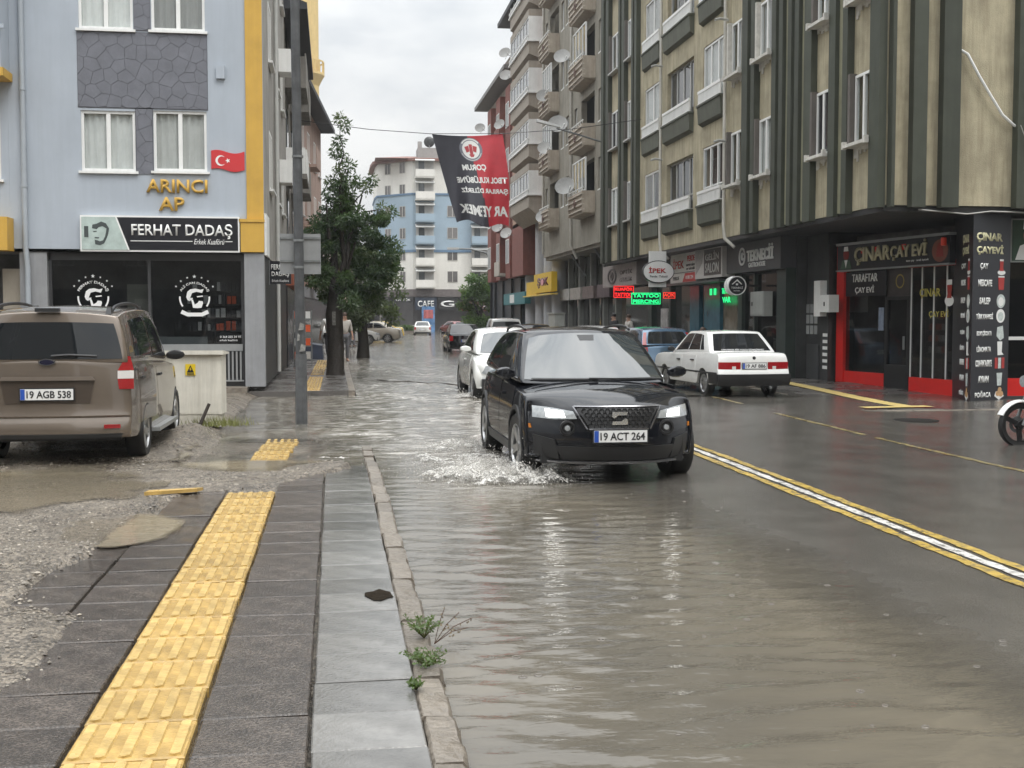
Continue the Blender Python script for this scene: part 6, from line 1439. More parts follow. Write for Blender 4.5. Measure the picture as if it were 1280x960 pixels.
def car(name, label, cat, S, loc, rotz, m, group=None, lod=0):
    """S: shape of one model. y runs to the front of the car, origin on the ground under its middle."""
    t = thing(name, label, cat, loc, rotz, group)
    L, Wd, H = S['L'], S['W'], S['H']; hl = L / 2; hw = Wd / 2
    fa, ra, r = S['fa'], S['ra'], S['r']; ar = r * S.get('arch', 1.17)
    deck = pchip(S['deck']); plan = pchip(S['plan']); sec = pchip(S['sec']); sill = S['sill']; rk = pchip(S.get('under', [(-hl, sill + .10), (-hl + .5, sill), (hl - .6, sill), (hl, sill + .06)]))
    ff, rf = pchip(S['front']), pchip(S['rear']); cb = S.get('round', (.22, .14)); crown = S.get('crown', .04)
    def zb(y):
        z = rk(y)
        for a in (fa, ra):
            if abs(y - a) < ar: z = max(z, r * .98 + math.sqrt(ar * ar - (y - a) ** 2) * 1.0)
        return z
    def ydef(y, v, z):
        k = max(0, min(1, (y - (hl - .75)) / .75)); q = max(0, min(1, (-hl + .75 - y) / .75))
        return y - k * k * (ff(z) + cb[0] * abs(v) ** 2.6) + q * q * (rf(z) + cb[1] * abs(v) ** 2.6)
    def bp(y, v, z):
        w = hw * plan(y) * sec(z)
        return (v * w, ydef(y, v, z), z)
    def PB(u, v, w):
        y = -hl + L * u; z0, z1 = zb(y), deck(y)
        z = z0 + (max(z1, z0 + .01) - z0) * w
        p = bp(y, v, z); return (p[0], p[1], z - (crown * abs(v) ** 2.5 * (w ** 3)))
    nu = 26 if lod else 44
    base = list(np.linspace(0, 1, nu + 1))
    for a in (fa, ra):
        for q in (-ar, -ar * .97, -ar * .8, -ar * .5, 0, ar * .5, ar * .8, ar * .97, ar): base.append((a + q + hl) / L)
    base += [.006, .994, .02, .98]
    us = sorted({round(x, 4) for x in base}); us2 = [us[0]]
    for x in us[1:]:
        if x - us2[-1] > .0035: us2.append(x)
        elif x == 1: us2[-1] = 1.0
    vs = [-1, -.97, -.86, -.6, -.3, 0, .3, .6, .86, .97, 1]; ws = [0, .03, .15, .3, .45, .6, .75, .88, .96, 1]
    if S.get('soft'): vs = [-1, -.88, -.62, -.3, 0, .3, .62, .88, 1]; ws = [0, .04, .18, .36, .54, .70, .84, .93, 1]
    build_sub(shell_mesh(PB, us2, vs, ws, 'body', m), 'body', m, t, 2 if S.get('soft') else 1, 60)
    # underbody
    MB().box(-hw * .80, -hl + .25, sill - .02, hw * .80, hl - .3, sill + .22).build('underbody', M_TRIM, t)
    for a in (fa, ra): MB().box(-hw * .86, a - ar * .9, sill + .05, hw * .86, a + ar * .9, r + ar * .55).build('wheel_well', M_BLACK, t)
    # ---- cabin
    C = S['cab']; belt = pchip(C['belt']); roof = pchip(C['roof']); yF = pchip(C['front']); yR = pchip(C['rear']); wb_, wr_ = C['wb'], C['wr']; tum = C.get('tum', 1.3)
    def gz(u, w):
        yb = yR(0) * (1 - u) + yF(0) * u
        yt = yR(1) * (1 - u) + yF(1) * u
        zb_ = belt(yb) - .03; zt = roof(yt)
        return zb_, zt
    def gp(u, v, w):
        zb_, zt = gz(u, w); z = zb_ + (zt - zb_) * w
        y = yR(w) * (1 - u) + yF(w) * u
        ww = wb_ + (wr_ - wb_) * (max(0, w) ** tum)
        e = min(u, 1 - u); kf = max(0, 1 - (1 - u) / .25); kr = max(0, 1 - u / .25)
        ww *= 1 - C.get('nf', .05) * kf ** 2 - C.get('nr', .04) * kr ** 2
        y += -kf ** 2 * C.get('cf', .10) * abs(v) ** 2.4 + kr ** 2 * C.get('cr', .06) * abs(v) ** 2.4
        return (v * ww, y, z - C.get('crown', .035) * abs(v) ** 2.3 * w ** 4)
    us_ = [0, .02, .08, .16, .26, .38, .5, .62, .74, .84, .92, .98, 1]; vs_ = [-1, -.95, -.8, -.5, -.2, 0, .2, .5, .8, .95, 1]; ws_ = [0, .12, .3, .5, .7, .85, .94, .985, 1]
    if S.get('soft'): vs_ = [-1, -.86, -.5, -.2, 0, .2, .5, .86, 1]; ws_ = [0, .12, .3, .5, .7, .85, .94, 1]
    if C.get('convert') is None: build_sub(shell_mesh(gp, us_, vs_, ws_, 'cabin', m), 'cabin', C.get('mat', m), t, 1, 50)
    up = lambda p: np.array([0, .0, 1]); fwd = lambda p: np.array([0, 1, .2]); back = lambda p: np.array([0, -1, .2])
    sd = lambda s: (lambda p: np.array([s, 0, .1]))
    fw = lambda a, b_: gp(1, a, b_); rw = lambda a, b_: gp(0, a, b_)
    g = S.get('glass', G_CAR); wsm = S.get('screen', g); n = 12 if not lod else 6
    x0 = C.get('ws', (.90, .07, .90)); patch_mb(fw, fwd, [(-x0[0], x0[1] + .012), (-.5, x0[1]), (.5, x0[1]), (x0[0], x0[1] + .012)], [(-x0[0] + .02, x0[2] - .05), (-x0[0] + .09, x0[2] - .01), (-.45, x0[2] + .008), (.45, x0[2] + .008), (x0[0] - .09, x0[2] - .01), (x0[0] - .02, x0[2] - .05)], n, 6, .004, .012).build('windscreen', wsm, t, 40)
    x0 = C.get('rw', (.86, .12, .88)); patch_mb(rw, back, [(-x0[0], x0[1]), (x0[0], x0[1])], [(-x0[0] + .03, x0[2]), (x0[0] - .03, x0[2])], n, 6, .004, .012).build('rear_window', S.get('rglass', g), t, 40)
    for s in (-1, 1):
        fn = lambda a, b_, s=s: gp(a, s, b_)
        for bot, top in C['side']:
            patch_mb(fn, sd(s), bot, top, 8 if not lod else 4, 4, .004, .012).build('side_window', g, t, 40)
        if C.get('frame') is not None:
            for bot, top in C['frame']: patch_mb(fn, sd(s), bot, top, 6, 2, .0035, .012).build('pillar_trim', M_TRIM, t, 40)
    sidef = lambda s: (lambda y, z: bp(y, s, z))
    frontf = lambda x, z: bp(hl, x / (hw * plan(hl) * sec(z)), z); rearf = lambda x, z: bp(-hl, x / (hw * plan(-hl) * sec(z)), z)
    T = dict(t=t, side=sidef, front=frontf, rear=rearf, fwd=fwd, back=back, sd=sd, gp=gp, bp=bp, deck=deck, hw=hw, hl=hl, m=m, ar=ar, zb=zb, fa=fa, ra=ra, r=r, lod=lod)
    if not lod:
        for s in (-1, 1):
            for d in S.get('doors', []):
                y0, y1, z0, z1 = d[:4]
                o = patch_mb(sidef(s), sd(s), [(y0, z0), (y1, z0 + (d[4] if len(d) > 4 else 0))], [(y0, z1), (y1, z1)], 8, 6, .0035, .010).build('door', m, t, 35)
                hy = y0 + .10; hz = z1 - .12
                patch_mb(sidef(s), sd(s), [(hy, hz), (hy + .17, hz)], [(hy, hz + .028), (hy + .17, hz + .028)], 5, 2, .028, .0).build('handle', S.get('handle', m), o, 40)
    for s in (-1, 1):
        for a, st in ((fa, S.get('steer', 0)), (ra, 0)):
            wheel(t, s * (S['track'] / 2), a, r, S.get('tw', .20), S.get('rim', 'alloy5'), s, st, lod)
        if S.get('clad'):
            b = MB()
            for a in (fa, ra):
                A = np.linspace(-.28, math.pi + .28, 15); rr = ar + .045
                inn = [(a + ar * math.cos(q), r * .98 + ar * math.sin(q)) for q in A]; out = [(a + rr * math.cos(q), r * .98 + rr * math.sin(q)) for q in A]
                keep = [i for i in range(15) if min(inn[i][1], out[i][1]) > sill - .02]
                patch_mb(sidef(s), sd(s), [inn[i] for i in keep], [out[i] for i in keep], 14, 2, .014, .02, b)
            patch_mb(sidef(s), sd(s), [(ra + ar + .02, sill + .005), (fa - ar - .02, sill + .005)], [(ra + ar + .02, sill + .10), (fa - ar - .02, sill + .10)], 8, 2, .012, .02, b)
            b.build('wheel_arch_cladding', M_TRIM, t, 40)
        # door mirror
        my, mz, mw = S.get('mirror', (.62, 1.0, .17)); x = s * (hw * .90); mw += hw * .07
        b = MB(); P_ = [(x, my, mz - .05), (x + s * mw * .55, my - .02, mz - .07), (x + s * mw, my - .05, mz - .03), (x + s * mw, my - .05, mz + .07), (x + s * mw * .4, my - .02, mz + .10), (x, my, mz + .05)]
        Q_ = [(x, my + .05, mz - .04), (x + s * mw * .55, my + .10, mz - .05), (x + s * mw * .92, my + .06, mz - .02), (x + s * mw * .92, my + .06, mz + .05), (x + s * mw * .4, my + .09, mz + .08), (x, my + .05, mz + .04)]
        b.add(P_ + Q_, [(0, 1, 2, 3, 4, 5), (11, 10, 9, 8, 7, 6)] + [(i, (i + 1) % 6, 6 + (i + 1) % 6, 6 + i) for i in range(6)])
        mo = build_sub(b, 'mirror', S.get('mirmat', m), t, 1, 60)
    return T
def front_kit(T, lamps, grille=None, lit=False, lower=None):
    t = T['t']
    for s in (-1, 1):
        bot, top = [(s * a, b) for a, b in lamps[0]], [(s * a, b) for a, b in lamps[1]]
        o = patch_mb(T['front'], T['fwd'], bot, top, 8, 3, .006, .02).build('headlight', M_LENS, t, 40)
        if lit:
            bb, tt = [(s * a, b) for a, b in lit[0]], [(s * a, b) for a, b in lit[1]]
            patch_mb(T['front'], T['fwd'], bb, tt, 4, 2, .010, .006).build('bulb', M_LAMPON, o, 40)
    if grille: patch_mb(T['front'], T['fwd'], *grille, 12, 4, .006, .02).build('grille', M_TRIM, t, 40)
    if lower: patch_mb(T['front'], T['fwd'], *lower, 12, 3, .005, .02).build('lower_grille', M_TRIM, t, 40)
# ---------------------------------------------------------------- black crossover (hero)
S_SUV = dict(soft=True, L=4.14, W=1.78, H=1.54, fa=1.20, ra=-1.36, r=.335, track=1.56, sill=.24, arch=1.14, tw=.22, rim='alloy5', clad=True, round=(.44, .22), crown=.085, steer=R(4),
    deck=[(-2.07, .98), (-1.9, 1.06), (-1.0, 1.06), (.5, 1.00), (.95, .985), (1.35, .96), (1.75, .91), (1.95, .865), (2.07, .80)],
    plan=[(-2.07, .93), (-1.6, .985), (-.6, 1.0), (.8, 1.0), (1.5, .985), (1.9, .95), (2.07, .92)],
    sec=[(.15, .95), (.35, .985), (.55, 1.0), (.72, .992), (.82, .975), (.92, .955), (1.05, .92)],
    front=[(.15, .10), (.25, .045), (.40, .0), (.52, .0), (.62, .02), (.72, .04), (.80, .08), (.9, .16)], rear=[(.2, .08), (.4, .0), (.6, .02), (.8, .05), (1.05, .10)],
    cab=dict(belt=[(-2.0, 1.07), (0, 1.02), (1.1, .975)], roof=[(-1.75, 1.44), (-1.2, 1.515), (-.5, 1.54), (.1, 1.525), (.45, 1.475)], front=[(0, 1.10), (1, .30)], rear=[(0, -1.98), (1, -1.55)], wb=.835, wr=.645, tum=1.25, nf=.07, cf=.20, crown=.05,
             ws=(.955, .07, .935), side=[([(.09, .20), (.34, .15), (.45, .13)], [(.10, .55), (.30, .84), (.45, .86)]), ([(.47, .13), (.80, .13)], [(.47, .86), (.66, .84)])][::1]),
    doors=[(-.92, .02, .40, .95), (.05, .98, .38, .93)], mirror=(.78, 1.05, .20), screen=G_SCREEN)
S_SUV['cab']['side'] = [([(.10, .30), (.30, .18), (.46, .15)], [(.13, .62), (.30, .86), (.46, .87)]), ([(.48, .15), (.78, .13), (.90, .12)], [(.48, .87), (.74, .85), (.80, .84)])]
M_SEAT = paint('black_paint', (.008, .009, .012))
T = car('parked_car', 'glossy black crossover ploughing through the flood with headlights on', 'car', S_SUV, (2.70, 13.25, -.03), math.pi, M_SEAT)
t = T['t']; t.name = 'crossover_car'
front_kit(T, ([(.78, .665), (.60, .655), (.40, .665)], [(.775, .775), (.62, .765), (.43, .735)]), ([(-.28, .575), (.28, .575)], [(-.40, .765), (.40, .765)]), lit=([(.66, .675), (.50, .675)], [(.67, .748), (.52, .735)]), lower=([(-.52, .27), (.52, .27)], [(-.60, .40), (.60, .40)]))
# honeycomb of the grille, chrome rim, badge
gr = MB()
for j in range(5):
    for i in range(-7, 8):
        x, z = i * .056 + (.028 if j % 2 else 0), .598 + j * .036
        if abs(x) > .27 + (z - .575) * .60: continue
        p = T['front'](x, z); gr.lathe([(.020, .012), (.026, .012), (.026, .0), (.020, .0)], 6, 'y', (p[0], p[1], z), close=True)
g_ = gr.build('grille_mesh', mat('grille_gloss', (.012, .012, .013), .25), t)
b = MB()
for pl in (([(-.42, .775), (.42, .775)], [(-.42, .787), (.42, .787)]), ([(-.29, .562), (.29, .562)], [(-.29, .573), (.29, .573)]), ([(-.30, .565), (-.42, .778)], [(-.315, .568), (-.436, .782)]), ([(.30, .565), (.42, .778)], [(.315, .568), (.436, .782)])):
    patch_mb(T['front'], T['fwd'], *pl, 10, 1, .012, .01, b)
b.build('grille_surround', mat('satin_trim', (.22, .22, .23), .25, .8), t, 40)
b = MB(); o_ = T['front'](0, .675)[1] + .018
for p in ([(.075, .735), (-.078, .735), (-.070, .703), (.02, .703), (.03, .690), (.055, .672), (.078, .690)], [(-.075, .612), (.078, .612), (.070, .645), (-.02, .645), (-.03, .658), (-.055, .676), (-.078, .658)]):
    b.prism(p, o_, o_ + .014, 'y')
b.build('badge', M_CHROME, t)
plate(t, (0, T['front'](0, .50)[1] + .03, .505), (0, 0, math.pi), '19 ACT 264')
for s in (-1, 1):
    p = T['front'](s * .49, .575); b = MB(); b.lathe([(.075, -.02), (.075, .015), (.058, .018), (.05, .0), (.001, -.01)], 20, 'y', (p[0], p[1] + .004, .575)); o = b.build('fog_light', M_TRIM, t, 40)
    MB().lathe([(.028, 0), (.026, .016), (.001, .018)], 14, 'y', (p[0], p[1] + .004, .575)).build('lens', M_LENS, o, 40)
    patch_mb(T['front'], T['fwd'], [(s * .55, .27), (s * .76, .30)], [(s * .60, .46), (s * .78, .50)], 6, 3, .005, .02).build('side_intake', M_TRIM, t, 40)
    # roof rail
    b = MB(); pts = [T['gp'](u, s * .93, .995) for u in np.linspace(.05, .86, 12)]; pts = [(x, y, z + .022 + .03 * math.sin(math.pi * min(1, max(0, (i) / 11)))**.4) for i, (x, y, z) in enumerate(pts)]
    b.path(pts, .016, 6); b.build('roof_rail', M_TRIM if s else M_ALU, t, 50)
patch_mb(T['front'], T['fwd'], [(-.74, .235), (.74, .235)], [(-.74, .255), (.74, .255)], 14, 1, .014, .01).build('lip', mat('satin_trim'), t, 40)
patch_mb(lambda a, c: T['gp'](1, a, c), T['fwd'], [(-.14, .80), (.10, .80)], [(-.17, .905), (.13, .905)], 6, 3, .0055, .004).build('sensor_shade', M_TRIM, t, 40)
patch_mb(lambda a, c: T['gp'](1, a, c), T['fwd'], [(-.88, .072), (.88, .072)], [(-.86, .11), (.86, .11)], 12, 1, .0055, .004).build('screen_shade', M_TRIM, t, 40)
o = MB().path([(-.68, 1.06, 1.0), (-.2, 1.13, 1.005), (.1, 1.12, 1.01)], .012, 5).path([(.0, 1.10, .995), (.4, 1.14, 1.0), (.68, 1.07, 1.0)], .012, 5).build('wiper', M_TRIM, t)
b = MB()
for s in (-1, 1): patch_mb(lambda a, c, s=s: T['gp'](a, s, c), T['sd'](s), [(.10, .26), (.46, .105), (.92, .085)], [(.10, .28), (.46, .125), (.92, .105)], 12, 1, .007, .01, b)
b.build('window_trim', M_CHROME, t, 40)
for s in (-1, 1): patch_mb(T['front'], T['fwd'], [(s * .795, .56), (s * .81, .56)], [(s * .80, .60), (s * .815, .60)], 3, 1, .006, .01).build('marker', mat('amber_lens', (.5, .16, .01), .2), t)

# ---------------------------------------------------------------- brown van, seen from behind
S_VAN = dict(L=4.16, W=1.72, H=1.68, fa=1.33, ra=-1.17, r=.31, track=1.52, sill=.27, arch=1.12, rim='alloy5', round=(.35, .10), crown=.02, handle=M_TRIM, mirmat=M_TRIM,
    deck=[(-2.08, 1.10), (-1.9, 1.10), (.6, 1.02), (1.1, .98), (1.7, .88), (2.0, .78), (2.08, .72)], plan=[(-2.08, .955), (-1.7, .985), (-.5, 1.0), (1.0, 1.0), (1.7, .96), (2.08, .86)],
    sec=[(.2, .965), (.45, 1.0), (.7, .995), (.95, .972), (1.12, .95)], front=[(.2, .05), (.5, 0), (.7, .06), (.9, .16)], rear=[(.2, .03), (.33, -.035), (.48, -.045), (.50, .012), (.56, .02), (.9, .035), (1.1, .055)],
    under=[(-2.08, .30), (-1.6, .28), (1.5, .26), (2.08, .30)],
    cab=dict(belt=[(-2.05, 1.10), (.5, 1.03), (1.4, .97)], roof=[(-1.95, 1.60), (-1.6, 1.655), (-.5, 1.685), (.3, 1.66), (.7, 1.60)], front=[(0, 1.35), (1, .62)], rear=[(0, -2.03), (1, -1.93)], wb=.818, wr=.70, tum=1.5, nf=.08, nr=.03, cf=.18, cr=.07, crown=.05,
             rw=(.93, .085, .80), side=[([(.13, .13), (.47, .12)], [(.14, .80), (.47, .84)]), ([(.50, .12), (.86, .10)], [(.50, .84), (.72, .80)])]),
    doors=[(-1.55, -.35, .42, 1.0), (-.32, .82, .40, .98)], mirror=(.86, 1.06, .22))
M_VAN = paint('bronze_paint', (.165, .132, .104), .24, .45)
T = car('van', 'bronze brown van parked on the gravel, seen from behind, plate 19 AGB 538', 'van', S_VAN, (-2.92, 14.92, .065), 0, M_VAN)
t = T['t']; RW, BK = T['rear'], T['back']
b = MB(); patch_mb(RW, BK, [(-.80, .50), (.80, .50)], [(-.80, .53), (.80, .53)], 12, 1, .03, .02, b)
b.build('bumper_step', mat('bumper_top', (.17, .14, .115), .35, .3), t, 40)
patch_mb(RW, BK, [(-.72, .305), (.72, .305)], [(-.74, .345), (.74, .345)], 12, 1, .008, .02).build('lower_valance', M_TRIM, t, 40)
patch_mb(RW, BK, [(-.44, .82), (.44, .82)], [(-.40, .905), (-.36, .918), (.36, .918), (.40, .905)], 12, 3, -.003, .03).build('plate_recess', M_TRIM, t, 40)
b = MB(); patch_mb(RW, BK, [(-.47, .895), (.47, .895)], [(-.44, .935), (.44, .935)], 10, 1, .03, .02, b); b.build('grab_handle', mat('bumper_top'), t, 40)
patch_mb(RW, BK, [(-.42, .66), (.42, .66)], [(-.46, .89), (.46, .89)], 10, 3, .003, .01).build('plate_field', mat('bronze_dark', (.085, .066, .052), .3, .4), t, 40)
plate(t, (0, RW(0, .75)[1] - .022, .755), (0, 0, 0), '19 AGB 538')
o = MB().prism(disc(0, 0, .085, 24, .036), -.016, .01, 'y').build('badge', M_CHROME, t); o.location = (0, RW(0, 1.08)[1] - .006, 1.085); MB().prism(disc(0, 0, .07, 24, .026), -.021, -.0165, 'y').build('badge_field', mat('badge_dark', (.012, .012, .03), .2), o)
for s in (-1, 1):
    fn = lambda a, c, s=s: RW(a, c)
    for k, (z0, z1, m_, nm) in enumerate(((.80, .905, M_TLAMP, 'tail_light'), (.908, .99, M_TLAMPC, 'reversing_light'), (.993, 1.14, M_TLAMP, 'tail_light'))):
        xo = (.655, .64, .63, .665)
        patch_mb(RW, BK, [(s * (.70, .685, .685)[k], z0), (s * .84, z0)], [(s * (.685, .685, .765)[k], z1), (s * (.84, .84, .805)[k], z1)], 6, 3, .012, .02).build(nm, m_, t, 40)
    for k, (z0, z1, m_) in enumerate(((.82, .905, M_TLAMP), (.908, .99, M_TLAMPC), (.993, 1.12, M_TLAMP))):
        patch_mb(T['side'](s), T['sd'](s), [(-2.06, z0), (-1.98, z0)], [(-2.06, z1), (-2.0, z1)], 4, 3, .010, .02).build('tail_light_side', m_, t, 40)
    patch_mb(RW, BK, [(s * .56, .40), (s * .72, .40)], [(s * .56, .44), (s * .72, .44)], 4, 1, .006, .01).build('reflector', M_TLAMP, t)
    # roof bars
    pts = [T['gp'](u, s * .84, .997) for u in np.linspace(.06, .78, 10)]; n_ = len(pts)
    b = MB(); b.path([(x * 1.02, y, z + .055 * math.sin(math.pi * i / (n_ - 1)) ** .35) for i, (x, y, z) in enumerate(pts)], .018, 6); b.build('roof_bar', M_TRIM, t, 50)
    for i in (0, n_ - 1): x, y, z = pts[i]; MB().hexa([(x - .03, y - .09, z - .02), (x + .03, y - .09, z - .02), (x + .03, y + .09, z - .02), (x - .03, y + .09, z - .02)], [(x - .02, y - .05, z + .05), (x + .02, y - .05, z + .05), (x + .02, y + .05, z + .05), (x - .02, y + .05, z + .05)]).build('bar_foot', M_TRIM, t)
    # running board
    MB().box(s * .80, -.72, .245, s * .93, .88, .285).box(s * .90, -.7, .286, s * .93, .86, .292).build('running_board', M_ALU, t)
    patch_mb(T['side'](s), T['sd'](s), [(-1.9, .985), (-.2, .965)], [(-1.9, 1.0), (-.2, .98)], 8, 1, .003, .01).build('sliding_rail', M_TRIM, t)
rg = lambda a, c: T['gp'](0, a, c)
MB().path([rg(.05, .15), rg(.28, .17), rg(.62, .145)], .013, 5).build('rear_wiper', M_TRIM, t).location = (0, -.018, 0)
patch_mb(rg, BK, [(.42, .18), (.66, .22)], [(.40, .78), (.74, .78)], 4, 4, .0065, .004).build('reflection_film', carglass('pale_tint', (.10, .11, .12), 1.9), t, 40) if False else None
MB().box(-.12, -2.0, 1.60, .12, -1.93, 1.64).build('brake_light', M_TRIM, t)

# ---------------------------------------------------------------- white three-box saloon
S_BOX = dict(L=4.14, W=1.62, H=1.39, fa=1.20, ra=-1.22, r=.285, track=1.40, sill=.26, arch=1.13, tw=.165, rim='alloy8', round=(.08, .06), crown=.025, mirmat=M_TRIM, handle=M_TRIM, steer=R(0),
    deck=[(-2.07, .90), (-2.0, .945), (-1.3, .955), (-.9, .95), (.7, .905), (1.2, .89), (1.95, .83), (2.07, .78)], plan=[(-2.07, .965), (-1.5, 1.0), (1.4, 1.0), (2.07, .955)],
    sec=[(.2, .965), (.40, .995), (.62, 1.0), (.80, .975), (.96, .93)], front=[(.2, .05), (.5, 0), (.8, .04)], rear=[(.2, .06), (.42, -.05), (.52, -.05), (.56, .0), (.75, .0), (.95, .05)],
    cab=dict(belt=[(-1.6, .95), (0, .93), (1.0, .90)], roof=[(-1.15, 1.345), (-.9, 1.385), (-.2, 1.395), (.15, 1.375), (.30, 1.34)], front=[(0, .98), (1, .25)], rear=[(0, -1.52), (1, -1.02)], wb=.755, wr=.60, tum=1.15, nf=.05, nr=.03, cf=.07, cr=.05, crown=.025,
             rw=(.88, .10, .90), side=[([(.13, .15), (.22, .14)], [(.17, .80), (.22, .84)]), ([(.24, .14), (.52, .13)], [(.24, .85), (.52, .88)]), ([(.54, .13), (.88, .12)], [(.54, .88), (.82, .86)])]),
    doors=[(-.80, .03, .34, .86), (.05, .95, .34, .85)], mirror=(.62, .95, .17))
M_WCAR = paint('white_paint', (.72, .72, .70), .2)
T = car('saloon_car', 'old white boxy saloon parked by the tea house with black bumper and red tail lights', 'car', S_BOX, (8.42, 25.75, -.045), R(3.5), M_WCAR)
t = T['t']; RW, BK = T['rear'], T['back']
for s in (-1, 1):
    patch_mb(RW, BK, [(s * .30, .585), (s * .765, .585)], [(s * .30, .745), (s * .765, .745)], 8, 3, .008, .02).build('tail_light', M_TLAMP, t, 40)
    patch_mb(RW, BK, [(s * .40, .595), (s * .48, .595)], [(s * .40, .66), (s * .48, .66)], 3, 1, .0125, .006).build('reversing_light', M_TLAMPC, t, 40)
    b = MB(); patch_mb(T['side'](s), T['sd'](s), [(-2.0, .50), (1.95, .50)], [(-2.0, .535), (1.95, .535)], 22, 1, .008, .01, b); b.build('side_strip', M_TRIM, t)
    for bot, top in (([(.225, .14), (.24, .14)], [(.225, .84), (.24, .85)]),): pass
b = MB(); patch_mb(RW, BK, [(-.78, .29), (.78, .29)], [(-.79, .50), (.79, .50)], 12, 3, .05, .03, b)
for s in (-1, 1): patch_mb(T['side'](s), T['sd'](s), [(-2.06, .30), (-1.60, .30)], [(-2.06, .50), (-1.6, .50)], 5, 2, .02, .03, b)
b.build('bumper', M_TRIM, t, 40)
plate(t, (0, RW(0, .665)[1] - .02, .668), (0, 0, 0), '19 AF 886')
MB().prism(disc(0, 0, .035, 16), -.01, .01, 'y').build('badge', M_TRIM, t).location = (0, RW(0, .86)[1] - .004, .83)
rg = lambda a, c: T['gp'](0, a, c)
text('CAN ERKEK BİR YOLCU GÜNGÖRMEZ', M_FILM, t, tuple(np.array(rg(0, .16)) + np.array((0, -.012, 0))), (R(52), 0, 0), w=.95, h=.045, ext=.002, bold=0)
MB().tube((.35, -2.12, .22), (.35, -1.8, .24), .03).build('exhaust', M_STEEL, t)
# ---------------------------------------------------------------- white rounded coupe behind the crossover
S_CP = dict(soft=True, L=4.2, W=1.80, H=1.47, fa=1.30, ra=-1.25, r=.325, track=1.56, sill=.23, arch=1.12, rim='alloy5', round=(.42, .30), crown=.07,
    deck=[(-2.1, .80), (-1.9, .93), (-1.4, 1.0), (0, .98), (.9, .95), (1.4, .90), (1.8, .80), (2.0, .68), (2.1, .58)], plan=[(-2.1, .84), (-1.6, .97), (-1.2, 1.0), (-.3, .965), (.6, .965), (1.25, 1.0), (1.7, .96), (2.1, .80)],
    sec=[(.2, .95), (.5, 1.0), (.72, .985), (.9, .93), (1.02, .88)], front=[(.2, .06), (.45, 0), (.6, .03), (.8, .14)], rear=[(.2, .05), (.5, 0), (.9, .12)],
    cab=dict(belt=[(-1.9, .99), (0, .98), (1.1, .94)], roof=[(-1.3, 1.36), (-.8, 1.46), (-.2, 1.48), (.2, 1.45), (.45, 1.39)], front=[(0, 1.10), (1, .36)], rear=[(0, -1.95), (1, -1.0)], wb=.80, wr=.60, tum=1.3, nf=.08, nr=.10, cf=.18, cr=.2, crown=.05,
             side=[([(.30, .14), (.88, .12)], [(.34, .74), (.42, .84), (.62, .87), (.78, .80)])]),
    doors=[(-.45, .92, .36, .90)], mirror=(.78, 1.02, .22), screen=G_SCREEN)
M_PEARL = paint('pearl_white_paint', (.68, .68, .65), .2)
T = car('coupe_car', 'pearl white rounded coupe wading behind the black crossover', 'car', S_CP, (3.62, 25.4, -.055), math.pi, M_PEARL)
front_kit(T, ([(.72, .56), (.60, .535), (.45, .57)], [(.72, .68), (.60, .715), (.47, .69)]), lower=([(-.55, .28), (.55, .28)], [(-.6, .42), (.6, .42)]))
plate(T['t'], (0, T['front'](0, .48)[1] + .02, .48), (0, 0, math.pi), '19 AT 452')
# ---------------------------------------------------------------- blue hatchback
S_HB = dict(L=4.15, W=1.70, H=1.43, fa=1.30, ra=-1.30, r=.30, track=1.48, sill=.25, rim='alloy8', round=(.35, .16), crown=.04,
    deck=[(-2.07, .92), (-1.9, .98), (-1, .97), (.6, .93), (1.1, .91), (1.7, .80), (2.07, .66)], plan=[(-2.07, .93), (-1.5, .99), (0, 1), (1.4, .99), (2.07, .84)], sec=[(.2, .95), (.5, 1), (.75, .985), (1.0, .92)],
    front=[(.2, .05), (.5, 0), (.8, .12)], rear=[(.2, .05), (.38, -.03), (.52, -.02), (.7, .02), (1.0, .07)],
    cab=dict(belt=[(-1.95, .98), (0, .95), (1.1, .91)], roof=[(-1.65, 1.35), (-1.2, 1.41), (-.3, 1.43), (.2, 1.40), (.4, 1.35)], front=[(0, 1.12), (1, .32)], rear=[(0, -1.98), (1, -1.52)], wb=.785, wr=.60, tum=1.25, rw=(.80, .10, .84),
             side=[([(.13, .18), (.30, .15), (.48, .14)], [(.15, .66), (.30, .84), (.48, .87)]), ([(.50, .14), (.88, .12)], [(.50, .87), (.78, .84)])]),
    doors=[(-.9, .0, .38, .9), (.03, .95, .36, .88)], mirror=(.68, .97, .17))
def rear_kit(T, pl, lamp=((.62, .62), (.78, .62), (.62, .86), (.78, .86)), plz=.62, lab=None, lm=None):
    t = T['t']
    for s in (-1, 1):
        (a, b_), (c, d), (e, f), (g_, h) = lamp
        patch_mb(T['rear'], T['back'], [(s * a, b_), (s * c, d)], [(s * e, f), (s * g_, h)], 5, 3, .008, .02).build('tail_light', lm or M_TLAMP, t, 40)
    patch_mb(T['rear'], T['back'], [(-.7, .30), (.7, .30)], [(-.72, .40), (.72, .40)], 10, 1, .006, .02).build('bumper_trim', M_TRIM, t, 40)
    if pl: plate(t, (0, T['rear'](0, plz)[1] - .02, plz), (0, 0, 0), pl)
M_BLU = paint('steel_blue_paint', (.085, .155, .24), .22, .4)
T = car('hatchback_car', 'steel blue hatchback parked just beyond the old white saloon', 'car', S_HB, (8.62, 32.4, -.05), R(2), M_BLU); rear_kit(T, '19 KD 310', plz=.72, lamp=((.60, .62), (.74, .62), (.60, .90), (.74, .90)))
for s in (-1, 1): patch_mb(lambda a, c, s=s: T['gp'](0, a, c), T['back'], [(s * .84, .02), (s * .985, .02)], [(s * .86, .80), (s * .98, .80)], 3, 5, .008, .02).build('tail_light', M_TLAMP, T['t'], 40)
